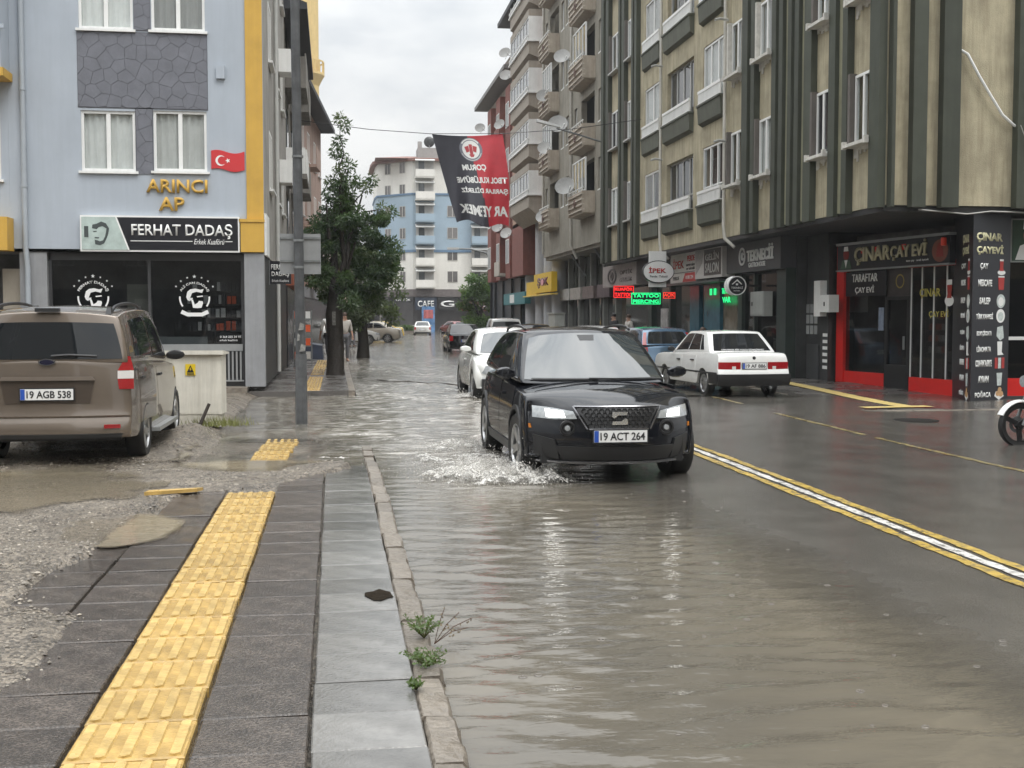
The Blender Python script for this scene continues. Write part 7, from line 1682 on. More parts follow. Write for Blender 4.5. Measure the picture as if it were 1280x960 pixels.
# ---------------------------------------------------------------- the rest of the traffic, smaller in the picture
def copy_car(name, label, S, loc, rz, m, rear=None, front=False, lod=1, cat='car'):
    T = car(name, label, cat, S, loc, rz, m, lod=lod)
    if rear: rear_kit(T, rear)
    if front: front_kit(T, ([(.76, .60), (.42, .60)], [(.76, .72), (.45, .70)]), ([(-.35, .55), (.35, .55)], [(-.4, .68), (.4, .68)]))
    return T
S_SED = dict(S_HB, L=4.45, fa=1.36, ra=-1.30, deck=[(-2.22, .88), (-2.1, .99), (-1.5, 1.01), (.6, .94), (1.1, .92), (1.8, .80), (2.22, .66)], plan=[(-2.22, .92), (-1.5, .99), (0, 1), (1.4, .99), (2.22, .84)],
    cab=dict(S_HB['cab'], rear=[(0, -1.75), (1, -1.0)], roof=[(-1.1, 1.38), (-.7, 1.42), (-.1, 1.43), (.25, 1.39), (.4, 1.35)], rw=(.86, .12, .88), side=[([(.16, .16), (.32, .15), (.48, .14)], [(.2, .70), (.32, .86), (.48, .87)]), ([(.50, .14), (.88, .12)], [(.50, .87), (.78, .84)])]))
S_MPV = dict(S_VAN, L=4.3)
copy_car('parked_car', 'white estate car whose roof shows beyond the blue hatchback', S_HB, (8.3, 38.6, -.05), 0, M_WCAR, '19 EK 207', lod=0)
copy_car('sedan_car', 'black sedan with tinted glass driving away behind the white coupe', S_SED, (6.2, 58.5, -.08), R(-1), paint('soot_black_paint', (.010, .011, .013)), '19 DH 604', lod=0)
copy_car('minivan', 'white boxy minivan parked behind the black sedan', S_MPV, (8.6, 61.5, -.05), R(-2), M_WCAR, '19 FB 118', cat='van')
copy_car('parked_car', 'dark grey estate parked between the white minivan and the crossover', S_HB, (8.5, 52.0, -.05), 0, paint('graphite_paint', (.03, .031, .034), .2, .3), '19 NU 42')
copy_car('taxi_car', 'silver sedan driving off in the middle of the flooded street, seen from behind', S_SED, (8.45, 116.5, -.09), R(-3.5), paint('silver_paint', (.50, .49, .46), .25, .4), '19 T 0145')
copy_car('hatchback_car', 'dark red hatchback at the far junction, right of the silver sedan', S_HB, (12.2, 124, -.09), R(20), paint('wine_red_paint', (.16, .02, .02)), '19 M 55')
copy_car('hatchback_car', 'small white hatchback at the far junction behind the dark red one', S_HB, (14.2, 120, -.09), R(-10), M_WCAR, '19 S 88')
copy_car('hatchback_car', 'light grey hatchback queuing beyond the black sedan', S_HB, (12.2, 98, -.09), R(-5), paint('light_grey_paint', (.36, .38, .40), .25, .3), '19 V 31')
copy_car('sedan_car', 'pale silver sedan parked nose out behind the trunk of the street tree', S_SED, (.55, 72.5, .02), R(-78), paint('pale_silver_paint', (.60, .60, .58), .25, .2), front=True)
copy_car('sedan_car', 'beige sedan nosing into the flooded street beyond the pale silver one', S_SED, (2.3, 80.5, -.03), R(82), paint('taupe_paint', (.30, .27, .22), .25, .3), front=True)
copy_car('taxi_car', 'yellow taxi half hidden behind the parked sedans on the left', S_SED, (2.9, 89.0, -.02), R(84), paint('taxi_yellow_paint', (.62, .40, .02)), front=True)
# ---------------------------------------------------------------- motorcycle entering on the right edge
mc = thing('motorcycle', 'small motorcycle with white front mudguard standing at the right edge', 'motorcycle', (9.5, 14.6, -.085), R(94))
# local +y runs to the front wheel
r_ = .29
for nm, y in (('front_wheel', .62), ('rear_wheel', -.64)):
    o = MB().lathe([(r_ - .06, -.035), (r_ - .012, -.048), (r_, -.02), (r_, .02), (r_ - .012, .048), (r_ - .06, .035)], 32, 'x', close=True).build('wheel', M_TYRE, mc, 40); o.location = (0, y, r_)
    b = MB(); b.lathe([(r_ - .075, -.03), (r_ - .058, -.03), (r_ - .058, .03), (r_ - .075, .03)], 32, 'x', close=True); b.lathe([(.05, -.04), (.05, .04), (.001, .04), (.001, -.04)], 16, 'x', close=True)
    for i in range(3):
        a = i * 2 * math.pi / 3 + .5; p = lambda q, t_, x_: (x_, q * math.cos(a) - t_ * math.sin(a), q * math.sin(a) + t_ * math.cos(a))
        b.hexa([p(.03, -.03, -.015), p(r_ - .06, -.045, -.012), p(r_ - .06, .02, -.012), p(.03, .03, -.015)], [p(.03, -.03, .015), p(r_ - .06, -.045, .012), p(r_ - .06, .02, .012), p(.03, .03, .015)])
    b.build('rim', M_BLACK, o, 40); 
    b = MB(); b.lathe([(.11, .045), (.11, .05), (.06, .05), (.06, .045)], 20, 'x', close=True); b.build('brake_disc', M_STEEL, o)
b = MB()
A = np.linspace(R(25), R(168), 14)
for s in (-1, 1): pass
vs_ = []
for a in A:
    for k in (-1, -.5, 0, .5, 1): rr = r_ + .045 - .02 * abs(k) ** 2; vs_.append((k * .065, .62 + rr * math.cos(a), r_ + rr * math.sin(a)))
n_ = len(vs_); vs2 = [(x, .62 + (y - .62) * .965, r_ + (z - r_) * .965) for x, y, z in vs_]
b.v = vs_ + vs2
for i in range(len(A) - 1):
    for j in range(4): q = (i * 5 + j, i * 5 + j + 1, (i + 1) * 5 + j + 1, (i + 1) * 5 + j); b.f += [q, tuple(k + n_ for k in q[::-1])]; b.m += [0, 0]
    for j in (0, 4): b.f.append((i * 5 + j, (i + 1) * 5 + j, (i + 1) * 5 + j + n_, i * 5 + j + n_)); b.m.append(0)
b.build('mudguard', M_WCAR, mc, 40)
for s in (-1, 1): MB().tube((s * .085, .62, r_), (s * .085, .36, .92), .022, .026, 10).build('fork', M_STEEL, mc, 40)
MB().path([(-.36, .22, 1.02), (-.15, .34, .98), (.15, .34, .98), (.36, .22, 1.02)], .014, 8).build('handlebar', M_BLACK, mc, 50)
MB().lathe([(.001, .10), (.075, .095), (.09, .02), (.06, -.08), (.001, -.1)], 18, 'y', (0, .48, .86)).build('headlight', M_LENS, mc, 40)
MB().hexa([(-.10, .30, .74), (.10, .30, .74), (.13, .50, .78), (-.13, .50, .78)], [(-.05, .36, 1.02), (.05, .36, 1.02), (.07, .42, 1.0), (-.07, .42, 1.0)]).build('fairing', M_WCAR, mc)
o = MB().hexa([(-.13, -.1, .66), (.13, -.1, .66), (.11, .34, .70), (-.11, .34, .70)], [(-.08, -.06, .86), (.08, -.06, .86), (.06, .26, .88), (-.06, .26, .88)]); build_sub(o, 'fuel_tank', M_SEAT, mc, 2, 60)
o = MB().hexa([(-.12, -.75, .66), (.12, -.75, .66), (.12, -.1, .64), (-.12, -.1, .64)], [(-.10, -.72, .78), (.10, -.72, .78), (.09, -.12, .74), (-.09, -.12, .74)]); build_sub(o, 'seat', M_TRIM, mc, 1, 60)
MB().box(-.14, -.2, .26, .14, .22, .58).build('engine', M_ALU, mc); MB().path([(.12, .18, .34), (.16, -.1, .22), (.17, -.7, .30)], .035, 8).build('exhaust', M_STEEL, mc, 50)
MB().path([(0, .34, .86), (0, .05, .62), (0, -.25, .45), (0, -.64, r_)], .03, 8).build('frame', M_BLACK, mc, 50)
for s in (-1, 1): MB().path([(s * .30, .26, 1.02), (s * .36, .24, 1.18)], .008, 5).build('mirror_stem', M_BLACK, mc); MB().prism(disc(s * .37, 1.22, .055, 14, .04), .22, .24, 'y').build('mirror', M_BLACK, mc)
MB().tube((-.1, -.1, .25), (-.22, -.05, .0), .012).build('stand', M_STEEL, mc)
# ================================================================== TREES
def leaf_mat(name, col=(.06, .1, .03), var=.5):
    if name in MATS: return MATS[name]
    m = mat(name, col, .45, var=.35, vs=1.2, rand=0)
    t = m.node_tree; b = t.nodes['Principled BSDF']
    b.inputs['Transmission Weight'].default_value = 0
    tl = t.nodes.new('ShaderNodeBsdfTranslucent'); tl.inputs[0].default_value = (col[0] * 2.2, col[1] * 2.4, col[2] * 1.2, 1)
    mx = t.nodes.new('ShaderNodeMixShader'); mx.inputs[0].default_value = .28
    o = t.nodes['Material Output']; t.links.new(b.outputs[0], mx.inputs[1]); t.links.new(tl.outputs[0], mx.inputs[2]); t.links.new(mx.outputs[0], o.inputs[0])
    return m
M_BARK = mat('wet_bark', (.035, .028, .022), .6, var=.4, vs=8, bump=1.0, bs=22, stain=.3)
def leaves(parent, clumps, n, size, mats, aspect=2.2, droop=.3, origin=(0, 0, 0)):
    """clumps: (x, y, z, rx, ry, rz, weight, material index)"""
    w = np.array([c[6] for c in clumps]); k = rng.choice(len(clumps), n, p=w / w.sum()); C = np.array([c[:6] for c in clumps])[k]; mi = np.array([c[7] for c in clumps])[k]
    d = rng.normal(size=(n, 3)); d /= np.linalg.norm(d, axis=1)[:, None]; r = rng.random(n) ** .45
    P = C[:, :3] + d * r[:, None] * C[:, 3:6]
    a = d + rng.normal(size=(n, 3)) * .8; a[:, 2] -= droop; a /= np.linalg.norm(a, axis=1)[:, None]
    b_ = np.cross(a, rng.normal(size=(n, 3))); b_ /= np.linalg.norm(b_, axis=1)[:, None]
    s = size * rng.uniform(.6, 1.35, n)[:, None]; wv = b_ * s / aspect
    V = np.stack([P, P + a * s * .5 + wv * .5, P + a * s, P + a * s * .5 - wv * .5], 1).reshape(-1, 3)
    F = (np.arange(n)[:, None] * 4 + np.arange(4)[None]).tolist()
    me = bpy.data.meshes.new('crown'); me.from_pydata(V.tolist(), [], F)
    for m in mats: me.materials.append(m)
    me.polygons.foreach_set('material_index', np.where(rng.random(n) < .15, rng.integers(0, len(mats), n), mi).astype(np.int32))
    return link('crown', me, parent)
def limb(b, p, q, r0, r1, seed, n=6, wob=.12):
    r = random.Random(seed); p, q = Vector(p), Vector(q); L = (q - p).length; pts = []
    for i in range(n + 1):
        t = i / n; pts.append(p.lerp(q, t) + Vector((r.gauss(0, 1), r.gauss(0, 1), r.gauss(0, .5))) * wob * L * .25 * math.sin(math.pi * t))
    b.path(pts, [r0 + (r1 - r0) * i / n for i in range(n + 1)], 9); return pts
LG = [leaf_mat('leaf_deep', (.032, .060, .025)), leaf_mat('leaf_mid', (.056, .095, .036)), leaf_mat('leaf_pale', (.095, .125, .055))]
t = thing('street_tree', 'dark leafy street tree with a thick trunk and feathery top beside the flooded kerb', 'tree', (.02, 32.3, .0))
b = MB(); b.path([(0, 0, -.1), (.0, 0, .15), (.02, .0, .9), (-.02, 0, 1.7), (.05, 0, 2.3)], [.30, .25, .22, .235, .20], 12)
ends = [(.55, -.3, 3.6), (-.45, .2, 3.5), (.1, .4, 4.2), (.2, -.2, 5.4), (1.1, .1, 3.3), (.75, .3, 4.9), (-.2, -.4, 4.6)]
for i, e in enumerate(ends): limb(b, (.05, 0, 2.0 + .1 * (i % 3)), e, .10, .02, i)
b.build('trunk', M_BARK, t, 60)
cl = []; r0 = random.Random(12)
for i in range(60):   # dense lower crown
    a = r0.uniform(0, 6.28); q = r0.uniform(.1, 1) ** .6; z = r0.uniform(2.0, 4.3); wx = 1.28 * math.sin(math.pi * min(1, (z - 1.55) / 3.4)) ** .6
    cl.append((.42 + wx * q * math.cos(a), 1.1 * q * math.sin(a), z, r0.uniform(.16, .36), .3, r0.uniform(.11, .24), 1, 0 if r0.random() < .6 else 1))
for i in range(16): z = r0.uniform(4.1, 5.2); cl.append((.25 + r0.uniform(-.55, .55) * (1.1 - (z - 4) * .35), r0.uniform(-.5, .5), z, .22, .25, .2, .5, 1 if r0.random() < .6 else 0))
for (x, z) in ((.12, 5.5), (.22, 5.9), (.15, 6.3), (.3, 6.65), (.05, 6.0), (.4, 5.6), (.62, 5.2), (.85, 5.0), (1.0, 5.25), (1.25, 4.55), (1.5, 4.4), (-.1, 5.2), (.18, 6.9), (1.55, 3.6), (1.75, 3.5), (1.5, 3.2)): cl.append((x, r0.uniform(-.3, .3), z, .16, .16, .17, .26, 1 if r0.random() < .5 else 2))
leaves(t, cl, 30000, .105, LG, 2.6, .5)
b = MB()
for i, (x, z) in enumerate(((.2, 6.9), (.4, 5.9), (1.0, 5.3), (1.5, 4.6), (-.1, 5.4))): limb(b, (.2, 0, 4.2), (x, 0, z), .03, .006, 40 + i)
b.build('twig', M_BARK, t, 60)
MB().box(-.07, -.262, 1.42, .02, -.255, 1.78).build('notice', mat('torn_paper'), t)
t = thing('street_tree', 'greyer green tree with drooping foliage farther along behind the dark street tree', 'tree', (1.15, 49, .05))
b = MB(); b.path([(0, 0, -.1), (.02, 0, .6), (-.05, 0, 1.5), (0, 0, 2.2)], [.28, .22, .2, .17], 10)
for i in range(6): a = i * 1.05; limb(b, (0, 0, 1.6), (1.0 * math.cos(a), 1.0 * math.sin(a), 3.2), .09, .02, 70 + i)
b.build('trunk', M_BARK, t, 60)
cl = []
for i in range(60):
    a = r0.uniform(0, 6.28); q = r0.uniform(.1, 1) ** .6; z = r0.uniform(1.25, 4.3); wx = 1.6 * math.sin(math.pi * min(1, (z - .5) / 4.2)) ** .7
    cl.append((.05 + wx * q * math.cos(a), 1.3 * q * math.sin(a), z, .38, .4, .3, 1, 2 if r0.random() < .5 else 1))
leaves(t, cl, 12000, .16, [leaf_mat('leaf_grey_dark', (.05, .075, .036)), leaf_mat('leaf_grey', (.075, .105, .05)), leaf_mat('leaf_grey_pale', (.095, .12, .06))], 2.4, .5)
t = thing('street_tree', 'fresh green round tree at the far right corner before the end block', 'tree', (11.5, 95, 0))
b = MB(); b.path([(0, 0, -.1), (.02, 0, 1), (0, 0, 2.2)], [.2, .16, .13], 9)
for i in range(5): a = i * 1.25; limb(b, (0, 0, 1.7), (1.0 * math.cos(a), 1.0 * math.sin(a), 3.4), .08, .02, 90 + i)
b.build('trunk', M_BARK, t, 60)
cl = []
for i in range(50):
    a = r0.uniform(0, 6.28); q = r0.uniform(.1, 1) ** .6; z = r0.uniform(.9, 4.9); wx = 1.75 * math.sin(math.pi * min(1, (z - .2) / 5.2)) ** .6
    cl.append((wx * q * math.cos(a), wx * q * math.sin(a), z, .5, .5, .36, 1, r0.choice((0, 1, 1, 2))))
leaves(t, cl, 9000, .22, [leaf_mat('leaf_fresh_dark', (.035, .065, .018)), leaf_mat('leaf_fresh', (.06, .115, .028)), leaf_mat('leaf_fresh_pale', (.10, .16, .04))], 2, .3)
t = thing('hedge', 'clipped green hedge on the island at the far junction', 'hedge', (7.4, 128, 0))
MB().box(-1.8, -.5, -.1, 2.4, .5, .28).build('planter', M_KERB, t)
leaves(t, [(x, 0, .55, .5, .5, .32, 1, int(abs(x) * 3) % 3) for x in np.arange(-1.6, 2.3, .35)], 5000, .14, [LG[1], LG[2], leaf_mat('leaf_fresh')], 2, .2)
# weeds at the kerb
def weed(lab, x, y, z, h, n, seed, spread=.10):
    t = thing('weed', lab, 'plant', (x, y, z)); r = random.Random(seed); b = MB(); f = MB()
    for i in range(n):
        a = r.uniform(0, 6.28); L = h * r.uniform(.5, 1.1); e = Vector((spread * math.cos(a) * r.uniform(.4, 1.4), spread * math.sin(a) * r.uniform(.6, 1.6), L)); m = e * .5 + Vector((0, 0, L * .15))
        b.path([(0, 0, 0), m, e], [.002, .0016, .0008], 4)
        for k in range(7):
            tt = r.uniform(.25, 1); p = e * tt + Vector((0, 0, L * .15 * math.sin(math.pi * tt))); d = Vector((r.gauss(0, 1), r.gauss(0, 1), r.gauss(.3, .6))).normalized(); s = r.uniform(.012, .028); u = d.orthogonal().normalized() * s * .28
            f.add([p, p + d * s * .5 + u, p + d * s, p + d * s * .5 - u], [(0, 1, 2, 3)])
    b.build('stem', mat('weed_stem', (.10, .11, .03), .6), t); f.build('foliage', leaf_mat('weed_leaf', (.06, .10, .02)), t)
weed('bushy green weed sprouting from the kerb joint, the tallest of three', .42, 5.75, .05, .105, 30, 1, .085)
weed('low green weed tuft in the kerb joint nearest the camera side of the tall weed', .395, 5.25, .055, .07, 34, 2, .085)
weed('smallest sliver of weed along the inner kerb joint', .325, 4.92, .055, .045, 16, 3, .03)
t = thing('weed', 'thin dry reddish sprig leaning over the water beside the kerb weeds', 'plant', (.47, 5.75, .02)); b = MB(); f = MB(); r0 = random.Random(4)
for a, L in ((.4, .2), (.1, .17), (.75, .16), (1.2, .13)):
    e = Vector((L * math.cos(a), r0.uniform(-.04, .04), L * math.sin(a) + .05)); b.path([(0, 0, 0), e * .5 + Vector((0, 0, .02)), e], .0022, 4)
    for k in range(8): p = e * r0.uniform(.4, 1); d = Vector((r0.gauss(0, 1), r0.gauss(0, 1), r0.gauss(0, 1))).normalized() * .014; u = d.orthogonal() * .3; f.add([p, p + d * .5 + u, p + d, p + d * .5 - u], [(0, 1, 2, 3)])
b.build('stem', mat('dry_stem', (.10, .05, .03), .7), t); f.build('seed_head', mat('dry_leaf', (.13, .09, .04), .7), t)
t = thing('grass_tuft', 'sparse yellow green grass at the foot of the cream cabinet', 'grass', (-1.62, 17.3, .10)); f = MB()
for i in range(220):
    x, y = r0.gauss(0, .22), r0.gauss(-.1, .14); h = r0.uniform(.05, .16); d = r0.uniform(-.05, .05); f.add([(x - .006, y, 0), (x + .006, y, 0), (x + d, y + d, h)], [(0, 1, 2)])
f.build('blades', mat('grass_blade', (.14, .15, .035), .6, var=.4), t)['kind'] = 'stuff'

# ================================================================== PEOPLE
M_SKIN = mat('skin', (.42, .25, .18), .55, var=.06)
def skin_body(name, pts, edges, radii, m, parent, root=0):
    me = bpy.data.meshes.new(name); me.from_pydata(pts, edges, []); me.materials.append(m)
    o = link(name, me, parent)
    md = o.modifiers.new('skin', 'SKIN'); md.use_smooth_shade = True
    lay = me.skin_vertices[0].data if me.skin_vertices else None
    if lay is None:
        bm = bmesh.new(); bm.from_mesh(me); bm.verts.layers.skin.verify(); bm.to_mesh(me); bm.free(); lay = me.skin_vertices[0].data
    for i, r in enumerate(radii): lay[i].radius = (r, r) if not isinstance(r, tuple) else r
    lay[root].use_root = True
    s = o.modifiers.new('sub', 'SUBSURF'); s.levels = 1; s.render_levels = 1
    return o
def person(label, loc, rotz, shirt, trousers, hair, pose='stand', h=1.72, seed=0):
    """faces local -Y"""
    t = thing('person', label, 'person', loc, rotz); k = h / 1.72; r = random.Random(seed)
    sit = pose == 'sit'; hip = .92 * k if not sit else .48
    def S(*p): return (p[0] * k, p[1] * k, p[2] * k + (0 if not sit else hip - .92 * k))
    st = .10 if pose == 'walk' else .0
    pel, wst, chs, nck, hd, top = S(0, 0, .94), S(0, 0, 1.08), S(0, .0, 1.30), S(0, .0, 1.47), S(0, -.02, 1.58), S(0, -.01, 1.70)
    if sit: kn = [(s * .11, -.42 * k, hip + .02) for s in (-1, 1)]; ft = [(s * .11, -.40 * k, .06) for s in (-1, 1)]
    else: kn = [S(-.10, -st - .02, .50), S(.10, st - .02, .50)]; ft = [S(-.10, -st * 1.6 + .03, .06), S(.10, st * 2 + .03, .06)]
    hp = [S(-.09, 0, .90), S(.09, 0, .90)]; sh = [S(-.19, 0, 1.40), S(.19, 0, 1.40)]
    el = [S(-.25, .03 + st, 1.14), S(.25, .03 - st, 1.14)]; wr = [S(-.26, -.08 + st, .92), S(.26, -.08 - st, .92)]; hn = [S(-.26, -.11 + st, .84), S(.26, -.11 - st, .84)]
    if sit: wr = [S(-.16, -.25, 1.02), S(.16, -.25, 1.02)]; hn = [S(-.13, -.32, 1.00), S(.13, -.32, 1.00)]
    toe = [(p[0], p[1] - .17 * k, p[2] - .02) for p in ft]
    P = [pel, wst, chs, nck, hd, top, *hp, *kn, *ft, *toe, *sh, *el, *wr, *hn]
    E = [(0, 1), (1, 2), (2, 3), (3, 4), (4, 5), (0, 6), (6, 8), (8, 10), (10, 12), (0, 7), (7, 9), (9, 11), (11, 13), (2, 14), (14, 16), (16, 18), (18, 20), (2, 15), (15, 17), (17, 19), (19, 21)]
    Rr = [.115, .105, .125, .055, .088, .07, .085, .085, .058, .058, .042, .042, .03, .03, .06, .06, .042, .042, .03, .03, .035, .035]
    skin_body('body', P, E, [x * k for x in Rr], M_SKIN, t)
    sp = [pel, wst, chs, S(0, 0, 1.43), *sh, *el, tuple(np.array(el[0]) * .6 + np.array(wr[0]) * .4), tuple(np.array(el[1]) * .6 + np.array(wr[1]) * .4)]
    skin_body('shirt', sp, [(0, 1), (1, 2), (2, 3), (2, 4), (4, 6), (6, 8), (2, 5), (5, 7), (7, 9)], [x * k for x in (.135, .135, .15, .075, .078, .078, .058, .058, .05, .05)], shirt, t)
    skin_body('trousers', [pel, *hp, *kn, *[(a[0], a[1], a[2] + .04) for a in ft]], [(0, 1), (0, 2), (1, 3), (2, 4), (3, 5), (4, 6)], [x * k for x in (.128, .10, .10, .075, .075, .06, .06)], trousers, t)
    b = MB(); hz = hd[2] + .045
    b.lathe([(.001, .095), (.06, .085), (.092, .04), (.097, -.01), (.085, -.06)], 12, 'z', (hd[0], hd[1] + .018, hz)); build_sub(b, 'hair', hair, t, 1, 60)
    b = MB(); b.tube((hd[0], hd[1] - .085 * k, hd[2] - .01), (hd[0], hd[1] - .112 * k, hd[2] - .03), .012, .016, 6); b.build('nose', M_SKIN, t, 60)
    for s in (-1, 1):
        b = MB(); b.lathe([(.001, -.012), (.012, 0), (.001, .012)], 8, 'y', (hd[0] + s * .034, hd[1] - .088 * k, hd[2] + .02)); b.build('eye', M_BLACK, t)
        b = MB(); q = hn[0 if s < 0 else 1]
        for f in range(4): b.path([(q[0] + (f - 1.5) * .018, q[1], q[2]), (q[0] + (f - 1.5) * .02, q[1] - .02, q[2] - .05), (q[0] + (f - 1.5) * .02, q[1] - .03, q[2] - .085 + abs(f - 1.4) * .01)], [.009, .008, .006], 5)
        b.path([(q[0] - s * .03, q[1], q[2] + .02), (q[0] - s * .05, q[1] - .025, q[2] - .02), (q[0] - s * .045, q[1] - .035, q[2] - .05)], [.011, .009, .007], 5); b.build('fingers', M_SKIN, t, 60)
        q = ft[0 if s < 0 else 1]; b = MB(); b.hexa([(q[0] - .045, q[1] - .19, q[2] - .06), (q[0] + .045, q[1] - .19, q[2] - .06), (q[0] + .045, q[1] + .08, q[2] - .06), (q[0] - .045, q[1] + .08, q[2] - .06)], [(q[0] - .035, q[1] - .16, q[2] - .01), (q[0] + .035, q[1] - .16, q[2] - .01), (q[0] + .045, q[1] + .06, q[2] + .05), (q[0] - .045, q[1] + .06, q[2] + .05)]); build_sub(b, 'shoe', M_TRIM, t, 1, 60)
    return t
cw, cd, cp, cg, cb_ = mat('cloth_white', (.62, .62, .60), .85), mat('cloth_dark', (.022, .022, .026), .85), mat('cloth_pale', (.48, .45, .41), .85), mat('cloth_grey', (.13, .13, .14), .85), mat('cloth_navy', (.02, .03, .06), .85)
hb, hg = mat('hair_black', (.012, .010, .009), .6), mat('hair_brown', (.07, .04, .025), .6)
person('person in a white shirt and dark trousers walking under the street tree', (-.15, 40, .11), R(200), cw, cd, hb, 'walk', 1.74, 1)
person('person in a pale top standing just right of the street tree trunk', (.35, 41.5, .11), R(20), cp, cg, hg, 'stand', 1.70, 2)
person('person in white by the parked cars beyond the street tree', (.9, 62, .11), R(160), cw, cg, hb, 'stand', 1.72, 3)
person('person in dark clothes standing under the red LED board', (10.45, 44.3, .065), R(-70), cd, cd, hb, 'stand', 1.74, 4)
person('person in a pale coat and brown hair standing beside the display board', (10.6, 42.6, .065), R(-80), cp, cd, hg, 'stand', 1.70, 5)
person('person in black sitting outside right of the green LED board', (10.7, 40.6, .065), R(-90), cd, cd, hg, 'sit', 1.74, 6)
person('person in black sitting with reddish brown hair under the round sign', (10.6, 33.7, .065), R(-85), cd, cd, hg, 'sit', 1.74, 7)
for lab, x, y in (('dark stool under the person seated near the green LED board', 10.7, 40.6), ('dark stool under the person seated below the round sign', 10.6, 33.7)):
    t = thing('stool', lab, 'stool', (x, y, .065)); MB().box(-.18, -.18, .32, .18, .18, .36).build('seat', M_BLACK, t)
    for sx in (-1, 1):
        for sy in (-1, 1): MB().tube((sx * .14, sy * .14, .32), (sx * .17, sy * .17, 0), .016).build('leg', M_BLACK, t)
t = thing('bench', 'dark blue covered bench standing by the shops left of the street tree', 'bench', (-.75, 46, .1)); MB().hexa([(-.5, -1.6, 0), (.35, -1.6, 0), (.35, 1.6, 0), (-.5, 1.6, 0)], [(-.45, -1.5, .62), (.3, -1.5, .5), (.3, 1.5, .5), (-.45, 1.5, .62)]).build('cover', mat('cover_blue', (.012, .02, .045), .4, var=.3), t); MB().box(-.55, -1.5, .55, -.42, 1.5, .95).build('backrest', mat('cover_blue'), t)
t = thing('hand_cart', 'red and white goods rack outside the shops left of the dark pole', 'rack', (-.95, 38.2, .1))
for k in range(4): MB().box(-.3, -.25, .2 + k * .42, .25, .25, .24 + k * .42).build('shelf', M_STEEL, t)
for sx in (-.3, .25): MB().box(sx - .015, -.25, 0, sx + .015, -.22, 1.75).box(sx - .015, .22, 0, sx + .015, .25, 1.75).build('upright', M_STEEL, t)
for k in range(4):
    for j in range(3): MB().box(-.27 + j * .17, -.22, .241 + k * .42, -.13 + j * .17, .1, .46 + k * .42).build('goods', [gm[0], M_GWHITE, gm[1], gm[0]][(k + j) % 4], t)

# ================================================================== SPLASH, SPRAY, RAIN RINGS
M_FOAM = mat('white_water', (.62, .60, .56), .35, var=.12, vs=30, spec=.5)
_f = M_FOAM.node_tree; _b = _f.nodes['Principled BSDF']
_n = _f.nodes.new('ShaderNodeTexNoise'); _n.inputs['Scale'].default_value = 38; _n.inputs['Detail'].default_value = 6; _n.inputs['Roughness'].default_value = .7
_r = _f.nodes.new('ShaderNodeMapRange'); _r.inputs[1].default_value = .43; _r.inputs[2].default_value = .60; _r.inputs[3].default_value = .06; _r.inputs[4].default_value = .88
_f.links.new(_f.nodes['Texture Coordinate'].outputs['Object'], _n.inputs['Vector']); _f.links.new(_n.outputs[0], _r.inputs[0]); _f.links.new(_r.outputs[0], _b.inputs['Alpha'])
def foam_sheet(cx_, cy_, sx, sy, hgt, step, seed, ang=0, thr=.33):
    """broken crest of churned water: a lumpy shell with ragged holes and edges"""
    nx, ny = int(sx * 2 / step), int(sy * 2 / step); X, Y = np.meshgrid(np.linspace(-sx, sx, nx), np.linspace(-sy, sy, ny))
    e = 1 - (X / sx) ** 2 - (Y / sy) ** 2
    n1 = fbm(X * 9 + seed, Y * 7 + seed * 3, 5); n2 = fbm(X * 22 + seed * 7, Y * 18 - seed, 3)
    Z = np.maximum(e, 0) ** .8 * hgt * (.2 + 1.9 * np.clip(n1 - .2, 0, 1)) + .03 * (n2 - .4) * np.clip(e * 2, 0, 1)
    keep = (e > .0) & (n1 + .28 * np.clip(e, 0, 1) + .35 * (n2 - .45) > thr + .25)
    c, s = math.cos(ang), math.sin(ang)
    V = np.stack([cx_ + X * c - Y * s, cy_ + X * s + Y * c, Z + .002], -1).reshape(-1, 3); idx = np.arange(nx * ny).reshape(ny, nx)
    q = np.stack([idx[:-1, :-1], idx[:-1, 1:], idx[1:, 1:], idx[1:, :-1]], -1).reshape(-1, 4)[keep[:-1, :-1].ravel()]
    return V, q
def droplets(centres, n, r0_, r1_):
    base = np.array([(1, 0, 0), (0, 1, 0), (-1, 0, 0), (0, -1, 0), (0, 0, 1), (0, 0, -1)], float); f = np.array([(0, 1, 4), (1, 2, 4), (2, 3, 4), (3, 0, 4), (1, 0, 5), (2, 1, 5), (3, 2, 5), (0, 3, 5)])
    P = []
    for (x, y, sx, sy, h, k) in centres:
        m = int(n * k); a = rng.normal(size=(m, 2)); z = rng.exponential(h, m); P.append(np.stack([x + a[:, 0] * sx, y + a[:, 1] * sy, np.abs(z)], -1))
    P = np.concatenate(P); m = len(P); s = np.exp(rng.uniform(math.log(r0_), math.log(r1_), m)); st = 1 + rng.random(m) * 1.2
    V = base[None] * s[:, None, None] * np.stack([np.ones(m), np.ones(m), st], -1)[:, None] * (1 + .4 * (rng.random((m, 6, 1)) - .5)) + P[:, None]
    return V.reshape(-1, 3), (f[None] + 6 * np.arange(m)[:, None, None]).reshape(-1, 3)
